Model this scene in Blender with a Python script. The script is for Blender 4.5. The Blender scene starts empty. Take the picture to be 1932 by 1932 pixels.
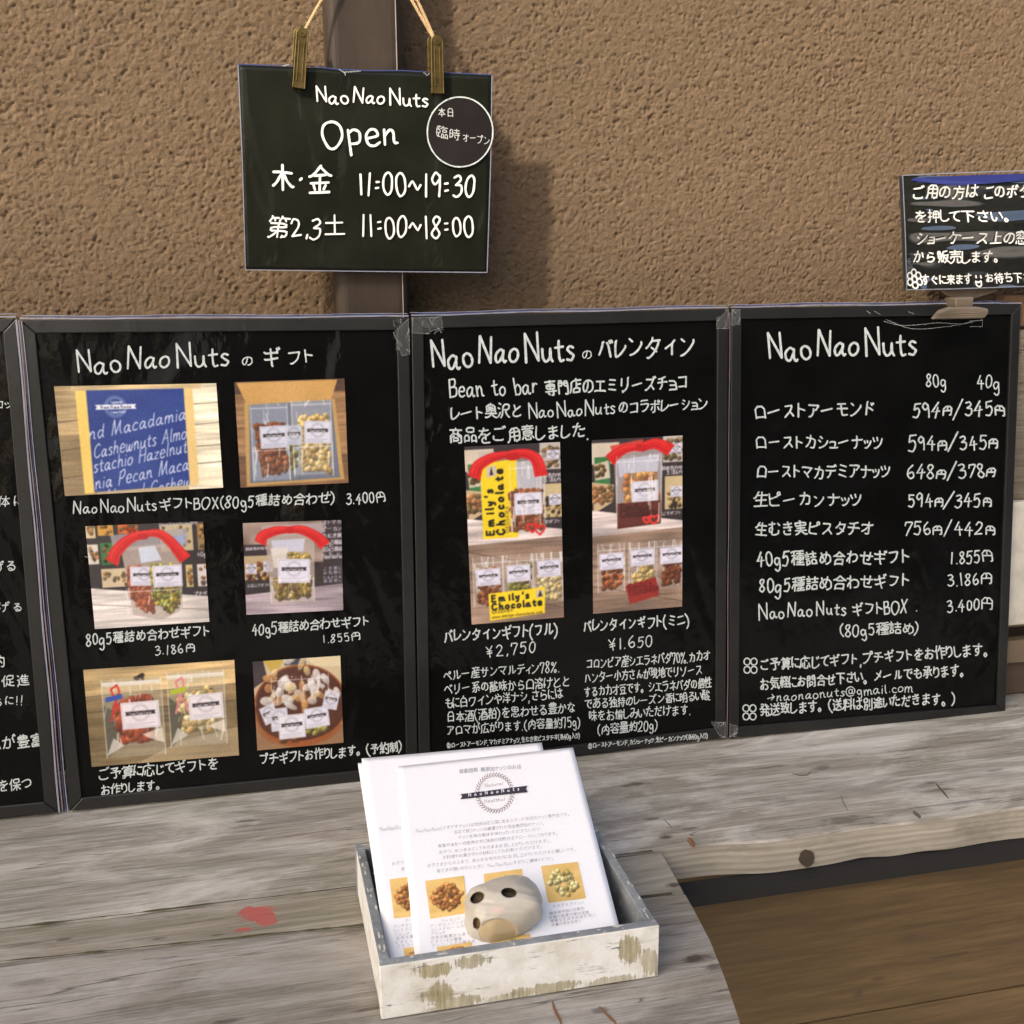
import bpy, math, random
import numpy as np
from mathutils import Vector, Matrix

SC = bpy.context.scene
R = math.radians
rnd = random.Random(7)

# ---------------------------------------------------------------- camera
TH = R(4.2)                                   # how far the chalkboards lean back
F_REL = 1.10                                  # focal length / picture width
CAM = np.array([0.247, -1.4013, 0.6863])
def _basis():
    a, b, c = R(13.23), R(8.79), R(-1.27)
    f = np.array([math.sin(a)*math.cos(b), math.cos(a)*math.cos(b), -math.sin(b)])
    r = np.array([math.cos(a), -math.sin(a), 0.0]); u = np.cross(r, f)
    r2 = r*math.cos(c)+u*math.sin(c); u2 = -r*math.sin(c)+u*math.cos(c)
    M = np.array([[1, 0, 0], [0, math.cos(TH), math.sin(TH)], [0, -math.sin(TH), math.cos(TH)]])
    return M@r2, M@u2, M@f
CR, CU, CF = _basis()
cd = bpy.data.cameras.new('camera'); cam = bpy.data.objects.new('camera', cd)
SC.collection.objects.link(cam); SC.camera = cam
cd.sensor_width = 36; cd.lens = 36*F_REL; cd.clip_start = 0.05; cd.clip_end = 500
cam.matrix_world = Matrix(((CR[0], CU[0], -CF[0], CAM[0]), (CR[1], CU[1], -CF[1], CAM[1]), (CR[2], CU[2], -CF[2], CAM[2]), (0, 0, 0, 1)))

# ---------------------------------------------------------------- light
SUN_DIR = Vector((0.61, 0.525, -0.60)).normalized()   # the way the light travels
w = bpy.data.worlds.new('World'); SC.world = w; w.use_nodes = True
nt = w.node_tree; nt.nodes.clear()
sk = nt.nodes.new('ShaderNodeTexSky'); sk.sky_type = 'NISHITA'; sk.sun_disc = False
sk.sun_elevation = math.asin(-SUN_DIR.z); sk.sun_rotation = math.atan2(-SUN_DIR.x, -SUN_DIR.y)
sk.dust_density = 5.0; sk.air_density = 1.0
bg = nt.nodes.new('ShaderNodeBackground'); bg.inputs[1].default_value = 0.15
wo = nt.nodes.new('ShaderNodeOutputWorld')
nt.links.new(sk.outputs[0], bg.inputs[0]); nt.links.new(bg.outputs[0], wo.inputs[0])
sd = bpy.data.lights.new('sun', 'SUN'); sd.energy = 2.8; sd.angle = R(3.0); sd.color = (1.0, 0.90, 0.74)
so = bpy.data.objects.new('sun', sd); SC.collection.objects.link(so)
so.rotation_euler = SUN_DIR.to_track_quat('-Z', 'Y').to_euler()
SC.view_settings.view_transform = 'Standard'; SC.view_settings.look = 'None'
SC.view_settings.exposure = 0.95; SC.view_settings.gamma = 1.0; SC.view_settings.use_curve_mapping = False

# ---------------------------------------------------------------- geometry helpers
def ray(x, y):
    return CF + CR*((x-966)/(F_REL*1932)) - CU*((y-966)/(F_REL*1932))
class Frame:
    """A plane in the world: local X along it, local Z up it, local -Y out of it towards the street."""
    def __init__(s, o, ex, ez):
        s.o = np.array(o, float); s.ex = np.array(ex, float)/np.linalg.norm(ex)
        ez = np.array(ez, float); ez = ez-s.ex*(ez@s.ex); s.ez = ez/np.linalg.norm(ez); s.ey = np.cross(s.ez, s.ex)
    def uv(s, x, y, d=0.0):                    # where the sight line of a photo pixel meets the plane d in front of it
        q = s.o - s.ey*d; r = ray(x, y); t = ((q-CAM)@s.ey)/(r@s.ey); p = CAM+r*t-s.o
        return (p@s.ex, p@s.ez)
    def P(s, x, y, d=0.0):
        u, v = s.uv(x, y, d); return (u, -d, v)
    def world(s, l): return s.o+s.ex*l[0]+s.ey*l[1]+s.ez*l[2]
    def matrix(s):
        return Matrix(((s.ex[0], s.ey[0], s.ez[0], s.o[0]), (s.ex[1], s.ey[1], s.ez[1], s.o[1]), (s.ex[2], s.ey[2], s.ez[2], s.o[2]), (0, 0, 0, 1)))
def zpl(x, y, z=0.0):
    r = ray(x, y); t = (z-CAM[2])/r[2]; return CAM+r*t
def ypl(x, y, Y):
    r = ray(x, y); t = (Y-CAM[1])/r[1]; return CAM+r*t
WORLD = Frame((0, 0, 0), (1, 0, 0), (0, 0, 1))

def link(o, parent=None):
    SC.collection.objects.link(o)
    if parent is not None: o.parent = parent
    return o
def mesh(name, V, F, mat, parent=None, smooth=False, bevel=0, uv=None):
    me = bpy.data.meshes.new(name); me.from_pydata([tuple(map(float, v)) for v in V], [], [tuple(map(int, f)) for f in F])
    me.materials.append(mat); me.update()
    if smooth:
        for p in me.polygons: p.use_smooth = True
    o = link(bpy.data.objects.new(name, me), parent)
    if bevel:
        b = o.modifiers.new('bevel', 'BEVEL'); b.width = bevel; b.segments = 2; b.limit_method = 'ANGLE'
    return o
def npmesh(name, V, Q, mat, parent=None, smooth=False, col=None):
    """Fast mesh from numpy arrays: V (n,3), Q (m,4)."""
    me = bpy.data.meshes.new(name); n, m = len(V), len(Q); k = Q.shape[1]
    me.vertices.add(n); me.vertices.foreach_set('co', np.ascontiguousarray(V, np.float32).ravel())
    me.loops.add(m*k); me.loops.foreach_set('vertex_index', np.ascontiguousarray(Q, np.int32).ravel())
    me.polygons.add(m); me.polygons.foreach_set('loop_start', np.arange(0, m*k, k, dtype=np.int32))
    me.polygons.foreach_set('loop_total', np.full(m, k, np.int32))
    if smooth: me.polygons.foreach_set('use_smooth', np.ones(m, bool))
    me.update(calc_edges=True); me.validate()
    if col is not None:
        a = me.color_attributes.new('col', 'FLOAT_COLOR', 'POINT')
        c = np.ones((n, 4), np.float32); c[:, :3] = col; a.data.foreach_set('color', c.ravel())
    me.materials.append(mat)
    return link(bpy.data.objects.new(name, me), parent)
def grid_faces(nx, ny):
    i = np.arange(nx-1)[None, :]; j = np.arange(ny-1)[:, None]; a = (j*nx+i).ravel()
    return np.stack([a, a+1, a+nx+1, a+nx], 1)
def thing(name, label, cat, frame=None, loc=None, group=None):
    o = link(bpy.data.objects.new(name, None)); o.empty_display_size = 0.05
    if frame is not None: o.matrix_world = frame.matrix()
    elif loc is not None: o.location = loc
    return tag(o, label, cat, group)
def tag(o, label, cat, group=None):
    o['label'] = label; o['category'] = cat
    if group: o['group'] = group
    return o
def box(x0, x1, y0, y1, z0, z1):
    V = [(x, y, z) for z in (z0, z1) for y in (y0, y1) for x in (x0, x1)]
    return V, [(0, 2, 3, 1), (4, 5, 7, 6), (0, 1, 5, 4), (2, 6, 7, 3), (0, 4, 6, 2), (1, 3, 7, 5)]
def prism(poly, y0, y1):
    """poly: list of (x,z); extruded from y0 (front) to y1 (back)."""
    n = len(poly); V = [(x, y0, z) for x, z in poly]+[(x, y1, z) for x, z in poly]
    F = [tuple(range(n)), tuple(range(2*n-1, n-1, -1))]+[(i, i+n, (i+1) % n+n, (i+1) % n) for i in range(n)]
    return V, F
def tube(pts, r, n=8, closed=False):
    P = [Vector(p) for p in pts]; V = []; F = []
    prev = None
    for i, p in enumerate(P):
        t = (P[min(i+1, len(P)-1)]-P[max(i-1, 0)]).normalized()
        if prev is None: a = t.orthogonal().normalized()
        else: a = (prev-t*prev.dot(t)).normalized()
        prev = a; b = t.cross(a); rr = r[i] if hasattr(r, '__len__') else r
        for k in range(n):
            an = 2*math.pi*k/n; V.append(p+a*math.cos(an)*rr+b*math.sin(an)*rr)
    for i in range(len(P)-1):
        for k in range(n): F.append((i*n+k, i*n+(k+1) % n, (i+1)*n+(k+1) % n, (i+1)*n+k))
    F += [tuple(range(n-1, -1, -1)), tuple(range((len(P)-1)*n, len(P)*n))]
    return V, F
def joinm(parts):
    V = []; F = []
    for v, f in parts:
        k = len(V); V += list(v); F += [tuple(i+k for i in q) for q in f]
    return V, F
def vnoise(ny, nx, cy, cx, seed):
    """smooth value noise on an ny x nx grid with cells of cy x cx samples."""
    g = np.random.RandomState(seed); a = g.rand(int(ny/cy)+3, int(nx/cx)+3)
    y = np.arange(ny)/cy; x = np.arange(nx)/cx; iy = y.astype(int); ix = x.astype(int)
    fy = (y-iy); fx = (x-ix); fy = (fy*fy*(3-2*fy))[:, None]; fx = (fx*fx*(3-2*fx))[None, :]
    A = a[iy][:, ix]; B = a[iy][:, ix+1]; C_ = a[iy+1][:, ix]; D = a[iy+1][:, ix+1]
    return (A*(1-fx)+B*fx)*(1-fy)+(C_*(1-fx)+D*fx)*fy

# ---------------------------------------------------------------- materials
class NT:
    def __init__(s, name):
        s.m = bpy.data.materials.new(name); s.m.use_nodes = True; s.t = s.m.node_tree
        s.b = s.t.nodes['Principled BSDF']; s._c = None
    def n(s, kind, **kw):
        nd = s.t.nodes.new('ShaderNode'+kind)
        for k, v in kw.items():
            if k.startswith('i_'):
                key = k[2:]; nd.inputs[int(key) if key.isdigit() else key.replace('_', ' ')].default_value = v
            else: setattr(nd, k, v)
        return nd
    def l(s, a, b): s.t.links.new(a, b)
    def coord(s, scale=(1, 1, 1), loc=(0, 0, 0), rot=(0, 0, 0)):
        if s._c is None: s._c = s.n('TexCoord')
        mp = s.n('Mapping'); s.l(s._c.outputs['Object'], mp.inputs[0])
        mp.inputs['Scale'].default_value = scale; mp.inputs['Location'].default_value = loc; mp.inputs['Rotation'].default_value = rot
        return mp.outputs[0]
    def noise(s, vec, scale, detail=4, rough=0.5, dist=0.0):
        nd = s.n('TexNoise', i_Scale=scale, i_Detail=detail, i_Roughness=rough, i_Distortion=dist); s.l(vec, nd.inputs['Vector']); return nd.outputs[0]
    def ramp(s, fac, stops):
        nd = s.n('ValToRGB'); e = nd.color_ramp.elements
        while len(e) < len(stops): e.new(0.5)
        for k, (p, c) in enumerate(stops):
            e[k].position = p; e[k].color = (*c, 1) if hasattr(c, '__len__') else (c, c, c, 1)
        s.l(fac, nd.inputs[0]); return nd.outputs[0]
    def mix(s, fac, a, b, mode='MIX'):
        nd = s.n('Mix', data_type='RGBA', blend_type=mode)
        for v, i in ((fac, 0), (a, 6), (b, 7)):
            if hasattr(v, 'is_linked') or hasattr(v, 'links'): s.l(v, nd.inputs[i])
            else: nd.inputs[i].default_value = v if i == 0 else ((*v, 1) if len(v) == 3 else v)
        return nd.outputs[2]
    def math(s, op, a, b=None, c=None, clamp=False):
        nd = s.n('Math', operation=op); nd.use_clamp = clamp
        for i, v in enumerate((a, b, c)):
            if v is None: continue
            if hasattr(v, 'links'): s.l(v, nd.inputs[i])
            else: nd.inputs[i].default_value = v
        return nd.outputs[0]
    def bump(s, h, strength=0.5, dist=0.001, inp='Normal', prev=None):
        nd = s.n('Bump', i_Strength=strength, i_Distance=dist); s.l(h, nd.inputs['Height'])
        if prev is not None: s.l(prev, nd.inputs['Normal'])
        s.l(nd.outputs[0], s.b.inputs[inp]); return nd.outputs[0]
    def set(s, **kw):
        for k, v in kw.items():
            i = s.b.inputs[k.replace('_', ' ')]
            if hasattr(v, 'links'): s.l(v, i)
            else: i.default_value = (*v, 1) if hasattr(v, '__len__') and len(v) == 3 and i.type == 'RGBA' else v
        return s
def plain(name, col, rough=0.6, **kw):
    m = NT(name); c = m.coord()
    v = m.ramp(m.noise(c, 60, 3), [(0.3, tuple(x*0.88 for x in col)), (0.7, tuple(min(1, x*1.08) for x in col))])
    m.set(Base_Color=v, Roughness=rough, **kw); return m.m

def mat_stucco():
    m = NT('brown_stucco'); c = m.coord()
    n1 = m.noise(c, 420, 4, 0.65); n2 = m.noise(c, 5, 3); n3 = m.noise(c, 120, 4, 0.6)
    col = m.ramp(n3, [(0.30, (0.120, 0.081, 0.050)), (0.55, (0.153, 0.104, 0.065)), (0.75, (0.190, 0.131, 0.084))])
    col = m.mix(m.ramp(n2, [(0.35, 0.0), (0.7, 1.0)]), col, m.mix(0.5, col, (0.138, 0.098, 0.060)))
    m.set(Base_Color=col, Roughness=0.95, Specular_IOR_Level=0.12)
    m.bump(n1, 0.65, 0.0022); return m.m
def mat_weathered(name, base, dark, light, knots=(), green=0.0, seed=0.0, warm=(0.30, 0.24, 0.17), fine=1.0, paint=(), pale=None):
    """grey weathered softwood, grain along local X; knots = (x, y, length, width, darkness)"""
    m = NT(name); o = (seed*1.7, seed*2.3, seed)
    g1 = m.noise(m.coord((3.2, 46, 46), o), 1.6, 9, 0.68, 0.35)
    g2 = m.noise(m.coord((9, 260, 260), o), 1.0, 6, 0.7)
    g3 = m.noise(m.coord((1.3, 7, 7), o), 1.5, 4, 0.6)
    fib = m.noise(m.coord((40, 900, 900), o), 1.0, 3, 0.7)
    sp = m.noise(m.coord((24, 110, 110), o), 1.3, 5, 0.75)
    col = m.ramp(g1, [(0.30, dark), (0.50, base), (0.68, light)])
    col = m.mix(m.ramp(g2, [(0.42, 0.55), (0.60, 0.0)]), col, tuple(x*0.62 for x in dark))
    col = m.mix(m.ramp(g3, [(0.40, 0.0), (0.75, 0.50)]), col, warm)
    if green: col = m.mix(m.ramp(m.noise(m.coord((2, 5, 5), o), 2.2, 5, 0.65), [(0.42, 0.0), (0.70, green)]), col, (0.16, 0.17, 0.085))
    col = m.mix(m.ramp(sp, [(0.60, 0.0), (0.72, 0.55)]), col, tuple(x*0.5 for x in dark))
    if pale:
        bl = m.noise(m.coord((3.0, 10, 10), (o[0]+3, o[1], o[2])), 1.3, 6, 0.68, 0.6)
        col = m.mix(m.ramp(bl, [(0.46, 0.0), (0.66, 0.75)]), col, pale)
        col = m.mix(m.ramp(m.noise(m.coord((4.0, 16, 16), (o[0], o[1]+5, o[2])), 1.3, 5, 0.7, 0.4), [(0.28, 0.6), (0.44, 0.0)]), col, tuple(x*0.75 for x in dark))
    cr = m.noise(m.coord((1.6, 34, 34), (o[0], o[1], o[2]+9)), 1.2, 3, 0.55, 0.5)
    crack = m.ramp(m.math('ABSOLUTE', m.math('SUBTRACT', cr, 0.5)), [(0.0, 1.0), (0.006, 0.0)])
    crack = m.math('MULTIPLY', crack, m.ramp(g3, [(0.46, 0.0), (0.56, 1.0)]))
    col = m.mix(m.math('MULTIPLY', crack, 0.7), col, tuple(x*0.28 for x in dark))
    hole = None
    wob = m.noise(m.coord((1, 1, 1), o), 70, 4, 0.6)
    for (kx, ky, kl, kw, kc) in paint:
        ln = m.n('VectorMath', operation='LENGTH'); m.l(m.coord((1/kl, 1/kw, 0.0), (-kx/kl, -ky/kw, 0)), ln.inputs[0])
        d = m.math('ADD', ln.outputs['Value'], m.math('MULTIPLY', m.math('SUBTRACT', wob, 0.5), 1.9)); d = m.math('ADD', d, m.math('MULTIPLY', m.math('SUBTRACT', m.noise(m.coord((120, 500, 500)), 1.0, 4, 0.7), 0.5), 1.1))
        col = m.mix(m.ramp(d, [(0.80, 0.92), (1.02, 0.0)]), col, kc)
    for (kx, ky, kl, kw, kd) in knots:
        mp = m.coord((1/kl, 1/kw, 0.0), (-kx/kl, -ky/kw, 0))
        ln = m.n('VectorMath', operation='LENGTH'); m.l(mp, ln.inputs[0])
        d = m.math('ADD', ln.outputs['Value'], m.math('MULTIPLY', m.math('SUBTRACT', wob, 0.5), 1.5))
        k = m.ramp(d, [(0.35, 1.0), (1.0, 0.0)]); k = m.math('MULTIPLY', k, kd)
        hole = k if hole is None else m.math('MAXIMUM', hole, k)
    if hole is not None: col = m.mix(hole, col, (0.045, 0.034, 0.026))
    h = m.math('ADD', m.math('MULTIPLY', g2, 0.8), m.math('MULTIPLY', g1, 1.2)); h = m.math('ADD', h, m.math('MULTIPLY', fib, 0.35)); h = m.math('SUBTRACT', h, m.math('MULTIPLY', crack, 1.2))
    if hole is not None: h = m.math('SUBTRACT', h, m.math('MULTIPLY', hole, 1.0))
    m.set(Base_Color=col, Roughness=0.82, Specular_IOR_Level=0.25)
    m.bump(h, 0.65*fine, 0.0022); return m.m
def mat_film(name, col, coat=0.9, cr=0.06, bumpd=0.004, bs=7.0, strength=0.35, rough=0.45, spec=0.3):
    m = NT(name); c = m.coord((1, 1, 0.6))
    n = m.noise(c, bs, 3, 0.5, 0.8); n2 = m.noise(c, bs*9, 3, 0.5)
    colr = m.ramp(m.noise(m.coord(), 14, 6, 0.6), [(0.35, tuple(x*0.75 for x in col)), (0.7, tuple(x*1.35 for x in col))])
    dust = m.ramp(m.noise(m.coord(), 900, 2, 0.5), [(0.80, 0.0), (0.88, 0.4)])
    colr = m.mix(dust, colr, (0.10, 0.10, 0.10))
    m.set(Base_Color=colr, Roughness=rough, Coat_Weight=coat, Coat_Roughness=cr, Specular_IOR_Level=spec)
    h = m.math('ADD', n, m.math('MULTIPLY', n2, 0.06)); m.bump(h, strength, bumpd, 'Coat Normal'); return m.m
def mat_vcol():
    m = NT('glossy_photo_print'); a = m.n('Attribute'); a.attribute_name = 'col'
    m.set(Base_Color=a.outputs['Color'], Roughness=0.5, Coat_Weight=0.4, Coat_Roughness=0.1); return m.m
def mat_whitewash(name='chipped_whitewash', seed=0.0, wear=0.5, along=0, patches=()):
    m = NT(name); sc = [60, 60, 60]; sc[along] = 7
    o = (seed, seed*2, seed*.7)
    big = m.noise(m.coord((9, 9, 12), o), 1.0, 4, 0.55, 0.5); st = m.noise(m.coord(tuple(sc), o), 1.4, 7, 0.75)
    edge = m.noise(m.coord((30, 30, 30), o), 1.0, 5, 0.7)
    f = m.math('ADD', m.math('MULTIPLY', big, 0.55), m.math('MULTIPLY', st, 0.45))
    cream = m.ramp(edge, [(0.3, (0.56, 0.545, 0.48)), (0.6, (0.74, 0.74, 0.72))])
    wood = m.ramp(st, [(0.35, (0.15, 0.125, 0.07)), (0.6, (0.36, 0.31, 0.17))])
    blue = m.ramp(st, [(0.4, (0.16, 0.19, 0.21)), (0.6, (0.33, 0.37, 0.39))])
    col = m.mix(m.ramp(f, [(0.36+0.1*wear, 1.0), (0.44+0.1*wear, 0.0)]), cream, wood)
    col = m.mix(m.ramp(m.math('ADD', m.math('MULTIPLY', edge, 0.4), m.math('MULTIPLY', st, 0.6)), [(0.60, 0.0), (0.66, 0.9)]), col, blue)
    vs = m.noise(m.coord((320, 320, 26), o), 1.0, 4, 0.7); wob = m.noise(m.coord(), 55, 5, 0.7)
    for (px, pz, rx, rz, am) in patches:
        ln = m.n('VectorMath', operation='LENGTH'); m.l(m.coord((1/rx, 0.0, 1/rz), (-px/rx, 0, -pz/rz)), ln.inputs[0])
        d = m.math('ADD', ln.outputs['Value'], m.math('MULTIPLY', m.math('SUBTRACT', wob, 0.5), 1.6)); d = m.math('ADD', d, m.math('MULTIPLY', m.math('SUBTRACT', vs, 0.5), 1.5))
        col = m.mix(m.math('MULTIPLY', m.ramp(d, [(0.70, 1.0), (0.86, 0.0)]), am), col, m.ramp(vs, [(0.35, (0.20, 0.175, 0.095)), (0.65, (0.44, 0.39, 0.25))]))
    ck = m.noise(m.coord((26, 26, 190), o), 1.0, 5, 0.7)
    col = m.mix(m.ramp(ck, [(0.33, 0.95), (0.37, 0.0)]), col, (0.10, 0.12, 0.135))
    m.set(Base_Color=col, Roughness=0.75); m.bump(f, 0.5, 0.001); return m.m
def mat_greypaint():
    m = NT('worn_grey_blue_paint'); c = m.coord((20, 20, 20)); n = m.noise(c, 1.5, 6, 0.7); n2 = m.noise(m.coord((60, 60, 60)), 1.5, 5, 0.7)
    col = m.ramp(n, [(0.35, (0.15, 0.165, 0.175)), (0.62, (0.26, 0.28, 0.29))])
    col = m.mix(m.ramp(n2, [(0.60, 0.0), (0.64, 0.85)]), col, (0.60, 0.59, 0.53))
    m.set(Base_Color=col, Roughness=0.7); m.bump(n2, 0.4, 0.0008); return m.m
def mat_paper():
    m = NT('white_paper'); n = m.noise(m.coord(), 300, 3); m.set(Base_Color=m.ramp(n, [(0.3, (0.84, 0.85, 0.88)), (0.7, (0.87, 0.88, 0.90))]), Roughness=0.7); return m.m
def mat_ink(name='chalk_marker_white'):
    m = NT(name); n = m.noise(m.coord(), 240, 4, 0.6)
    m.set(Base_Color=m.ramp(n, [(0.30, (0.36, 0.41, 0.41)), (0.58, (0.56, 0.60, 0.585))]), Roughness=0.55, Specular_IOR_Level=0.3); return m.m
M = {}
SIGN_T=[("NaoNaoNuts",596,192,812,201,31,1.1),("Open",608,277,758,272,48,1.08),("木・金",512,363,626,368,56,.95),("11:00~19:30",676,369,901,373,43,1),
("第2,3土",505,449,653,446,42,.9),("11:00~18:00",681,447,898,450,40,1)]
STICK_T=[("本日",825,220,858,222,22,.6),("臨時",822,259,869,268,26,.6),("オープン",872,267,924,277,20,.6)]
B1_T=[("コック",-12,773,44,769,20,.9),("体に",-4,958,50,954,23,.9),("げる",-12,1079,32,1077,23,.9),("たげる",-30,1158,48,1155,22,.9),("的",-14,1260,10,1258,26,.9),
("促進",3,1298,60,1293,25,.9),("ちに!!",-15,1336,48,1329,21,.9),("ムが豊富",-22,1418,83,1409,29,.9),("を保つ",-5,1495,62,1487,26,.9)]
B2_T=[("NaoNaoNuts",145,704,438,688,45,1),("の",455,693,481,691,24,1),("ギ",494,695,530,693,42,1),("フト",540,692,596,686,33,1),
("NaoNaoNuts",138,970,298,962,25,1),("ギフトBOX(80g5種詰め合わせ)",300,963,634,951,26,1),("3.400円",654,951,728,948,24,1),
("80g5種詰め合わせギフト",162,1219,398,1201,26,1),("3.186円",293,1237,372,1230,20,1),
("40g5種詰め合わせギフト",476,1198,698,1182,24,1),("1.855円",609,1214,684,1207,18,1),
("ご予算に応じてギフトを",186,1473,413,1452,25,1),("お作りします。",190,1502,314,1490,24,1),("プチギフトお作りします。(予約制)",491,1444,760,1419,24,1)]
B3_T=[("NaoNaoNuts",814,694,1089,678,54,1),("の",1097,680,1119,679,23,.82),("バレンタイン",1127,681,1313,673,44,1),
("Bean to bar",848,750,1017,742,32,1),("専門店のエミリーズチョコ",1028,748,1299,736,34,1),("レート奥沢と",850,795,988,788,32,1),("NaoNaoNuts",998,789,1164,780,28,1),
("のコラボレーション",1166,783,1336,774,28,1),("商品をご用意しました.",847,838,1114,827,33,1),
("バレンタインギフト(フル)",837,1214,1054,1200,29,1),("¥2,750",917,1241,1016,1230,21,1),("バレンタインギフト(ミニ)",1100,1195,1302,1181,27,1),("¥1.650",1149,1227,1235,1218,21,1),
("ペルー産サンマルティン78%.",836,1285,1058,1268,24,.82),("ベリー系の酸味から口溶けとと",837,1312,1077,1297,24,.82),("もに白ワインや洋ナシ,さらには",839,1338,1063,1319,24,.82),
("日本酒(酒粕)を思わせる豊かな",842,1365,1087,1345,24,.82),("アロマが広がります.(内容量約75g)",842,1389,1097,1371,23,.82),
("②ローストアーモンド,マカデミアナッツ,生むき実ピスタチオ(各40g入り)",843,1412,1095,1393,12,.9),
("コロンビア産シエラネバダ70%.カカオ",1105,1264,1340,1248,24,.82),("ハンター小方さんが現地でリソース",1102,1290,1326,1274,23,.82),("するカカオ豆です。シエラネバダの個性",1102,1316,1343,1299,23,.82),
("である独特のレーズン香に明るい酸",1103,1339,1340,1322,22,.82),("味をお愉しみいただけます.",1111,1362,1305,1349,23,.82),("(内容量約20g)",1127,1387,1243,1377,23,.82),
("②ローストアーモンド,カシューナッツ.生ピーカンナッツ(各40g入り)",1110,1413,1336,1393,12,.9)]
B4_T=[("NaoNaoNuts",1449,678,1735,668,52,1),("80g",1746,729,1788,731,25,1),("40g",1843,732,1889,734,25,1),
("ローストアーモンド",1422,794,1654,787,35,1),("594円/345円",1722,788,1897,784,33,1),("ローストカシューナッツ",1424,849,1668,850,32,1),("594円/345円",1714,849,1885,848,32,1),
("ローストマカデミアナッツ",1426,904,1681,904,31,1),("648円/378円",1712,902,1881,901,30,1),("生ピーカンナッツ",1422,957,1629,957,31,1),("594円/345円",1712,957,1872,956,30,1),
("生むき実ピスタチオ",1424,1012,1648,1011,31,1),("756円/442円",1706,1009,1878,1009,29,1),
("40g5種詰め合わせギフト",1428,1070,1719,1064,32,1),("1.855円",1793,1064,1875,1060,27,1),("80g5種詰め合わせギフト",1432,1119,1719,1108,31,1),("3.186円",1788,1106,1874,1101,26,1),
("NaoNaoNuts",1432,1168,1599,1159,29,1),("ギフトBOX",1607,1163,1714,1157,29,1),(".",1729,1154,1734,1154,20,1),("3.400円",1787,1155,1874,1151,26,1),("(80g5種詰め)",1584,1201,1736,1196,26,1),
("ご予算に応じてギフト,プチギフトをお作りします。",1433,1268,1876,1237,27,1),("お気軽にお問合せ下さい。メールでも承ります。",1434,1303,1830,1275,26,1),
("→naonaonuts@gmail.com",1447,1324,1726,1304,17,1),("発送致します。(送料は別途いただきます。)",1434,1352,1804,1328,26,1)]
CARD_T=[("ご用の方は",1717,377,1844,376,30,1),("このボタン",1855,376,1968,374,30,1),("を押して下さい。",1721,421,1913,420,27,1),("ショーケース上の窓口",1728,463,1958,461,28,1),
("から販売します。",1724,498,1898,497,27,1),("すぐに来ます",1739,539,1835,536,22,1),("お待ち下さい",1859,535,1962,532,22,1)]
LEAF_T=[("自家焙煎 無添加ナッツのお店",866,1460,984,1451,10,.5),
("NaoNaoNuts(ナオナオナッツ)は世田谷区三宿にあるスタンド形式のナッツ専門店です。",785,1572,1079,1540,8,.3),
("当店で扱うナッツは厳選された完全無添加のナッツ。",856,1575,1031,1557,8,.3),("ナッツ本来の風味を味わっていただきたいので、",864,1585,1025,1568,8,.3),
("食塩や油を一切使用せずに独自の焙煎方法でローストしております。",826,1601,1057,1576,8,.3),("おやつ、おつまみとしてそのままお召し上がりいただけますし、",828,1613,1043,1590,8,.3),
("お料理やお菓子作りの材料としてもお使いいただけます。",835,1623,1027,1601,8,.3),("お子さまから大人まで、あらゆる世代の方にお召し上がりいただけると嬉しいです。",806,1638,1091,1606,8,.3),
("皆さまの憩いのひとときに、NaoNaoNutsをぜひご賞味ください。",824,1648,1050,1623,8,.3),
("アーモンド",832,1742,870,1737,7,.4),("マカデミアナッツ",1042,1714,1103,1706,7,.4),
("・アンチエイジングの工",806,1752,892,1741,7,.4),("コレステロールの吸収",812,1759,894,1748,7,.4),("ブロック",812,1766,842,1762,7,.4),("・活性化酸素から身を守",808,1774,897,1763,7,.4),("ビタミンEが豊富",813,1781,872,1774,7,.4),("・アルコールの分解を促",810,1789,898,1778,7,.4),
("・糖尿病予防に効果的",1032,1728,1103,1717,7,.4),("肝臓の脂質代謝の促進",1036,1735,1112,1724,7,.4),("・健康な生活を目指す方に!",1034,1742,1125,1729,7,.4),("皮膚の老化を防ぐ",1040,1749,1098,1740,7,.4)]
BACK_T=[("NaoNaoNu",717,1569,757,1564,8,.3),("お子さ",739,1634,763,1631,8,.3),("皆",757,1644,764,1643,8,.3),("アー",765,1741,777,1739,7,.4),
("・アンチエイ",738,1753,779,1747,7,.4),("コレステロ",740,1760,781,1755,7,.4),("ブロック",743,1768,775,1764,7,.4),("・活性化酸",742,1775,783,1769,7,.4),("ビタミン",746,1782,780,1778,7,.4),("・アルコー",744,1790,784,1784,7,.4)]
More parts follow.
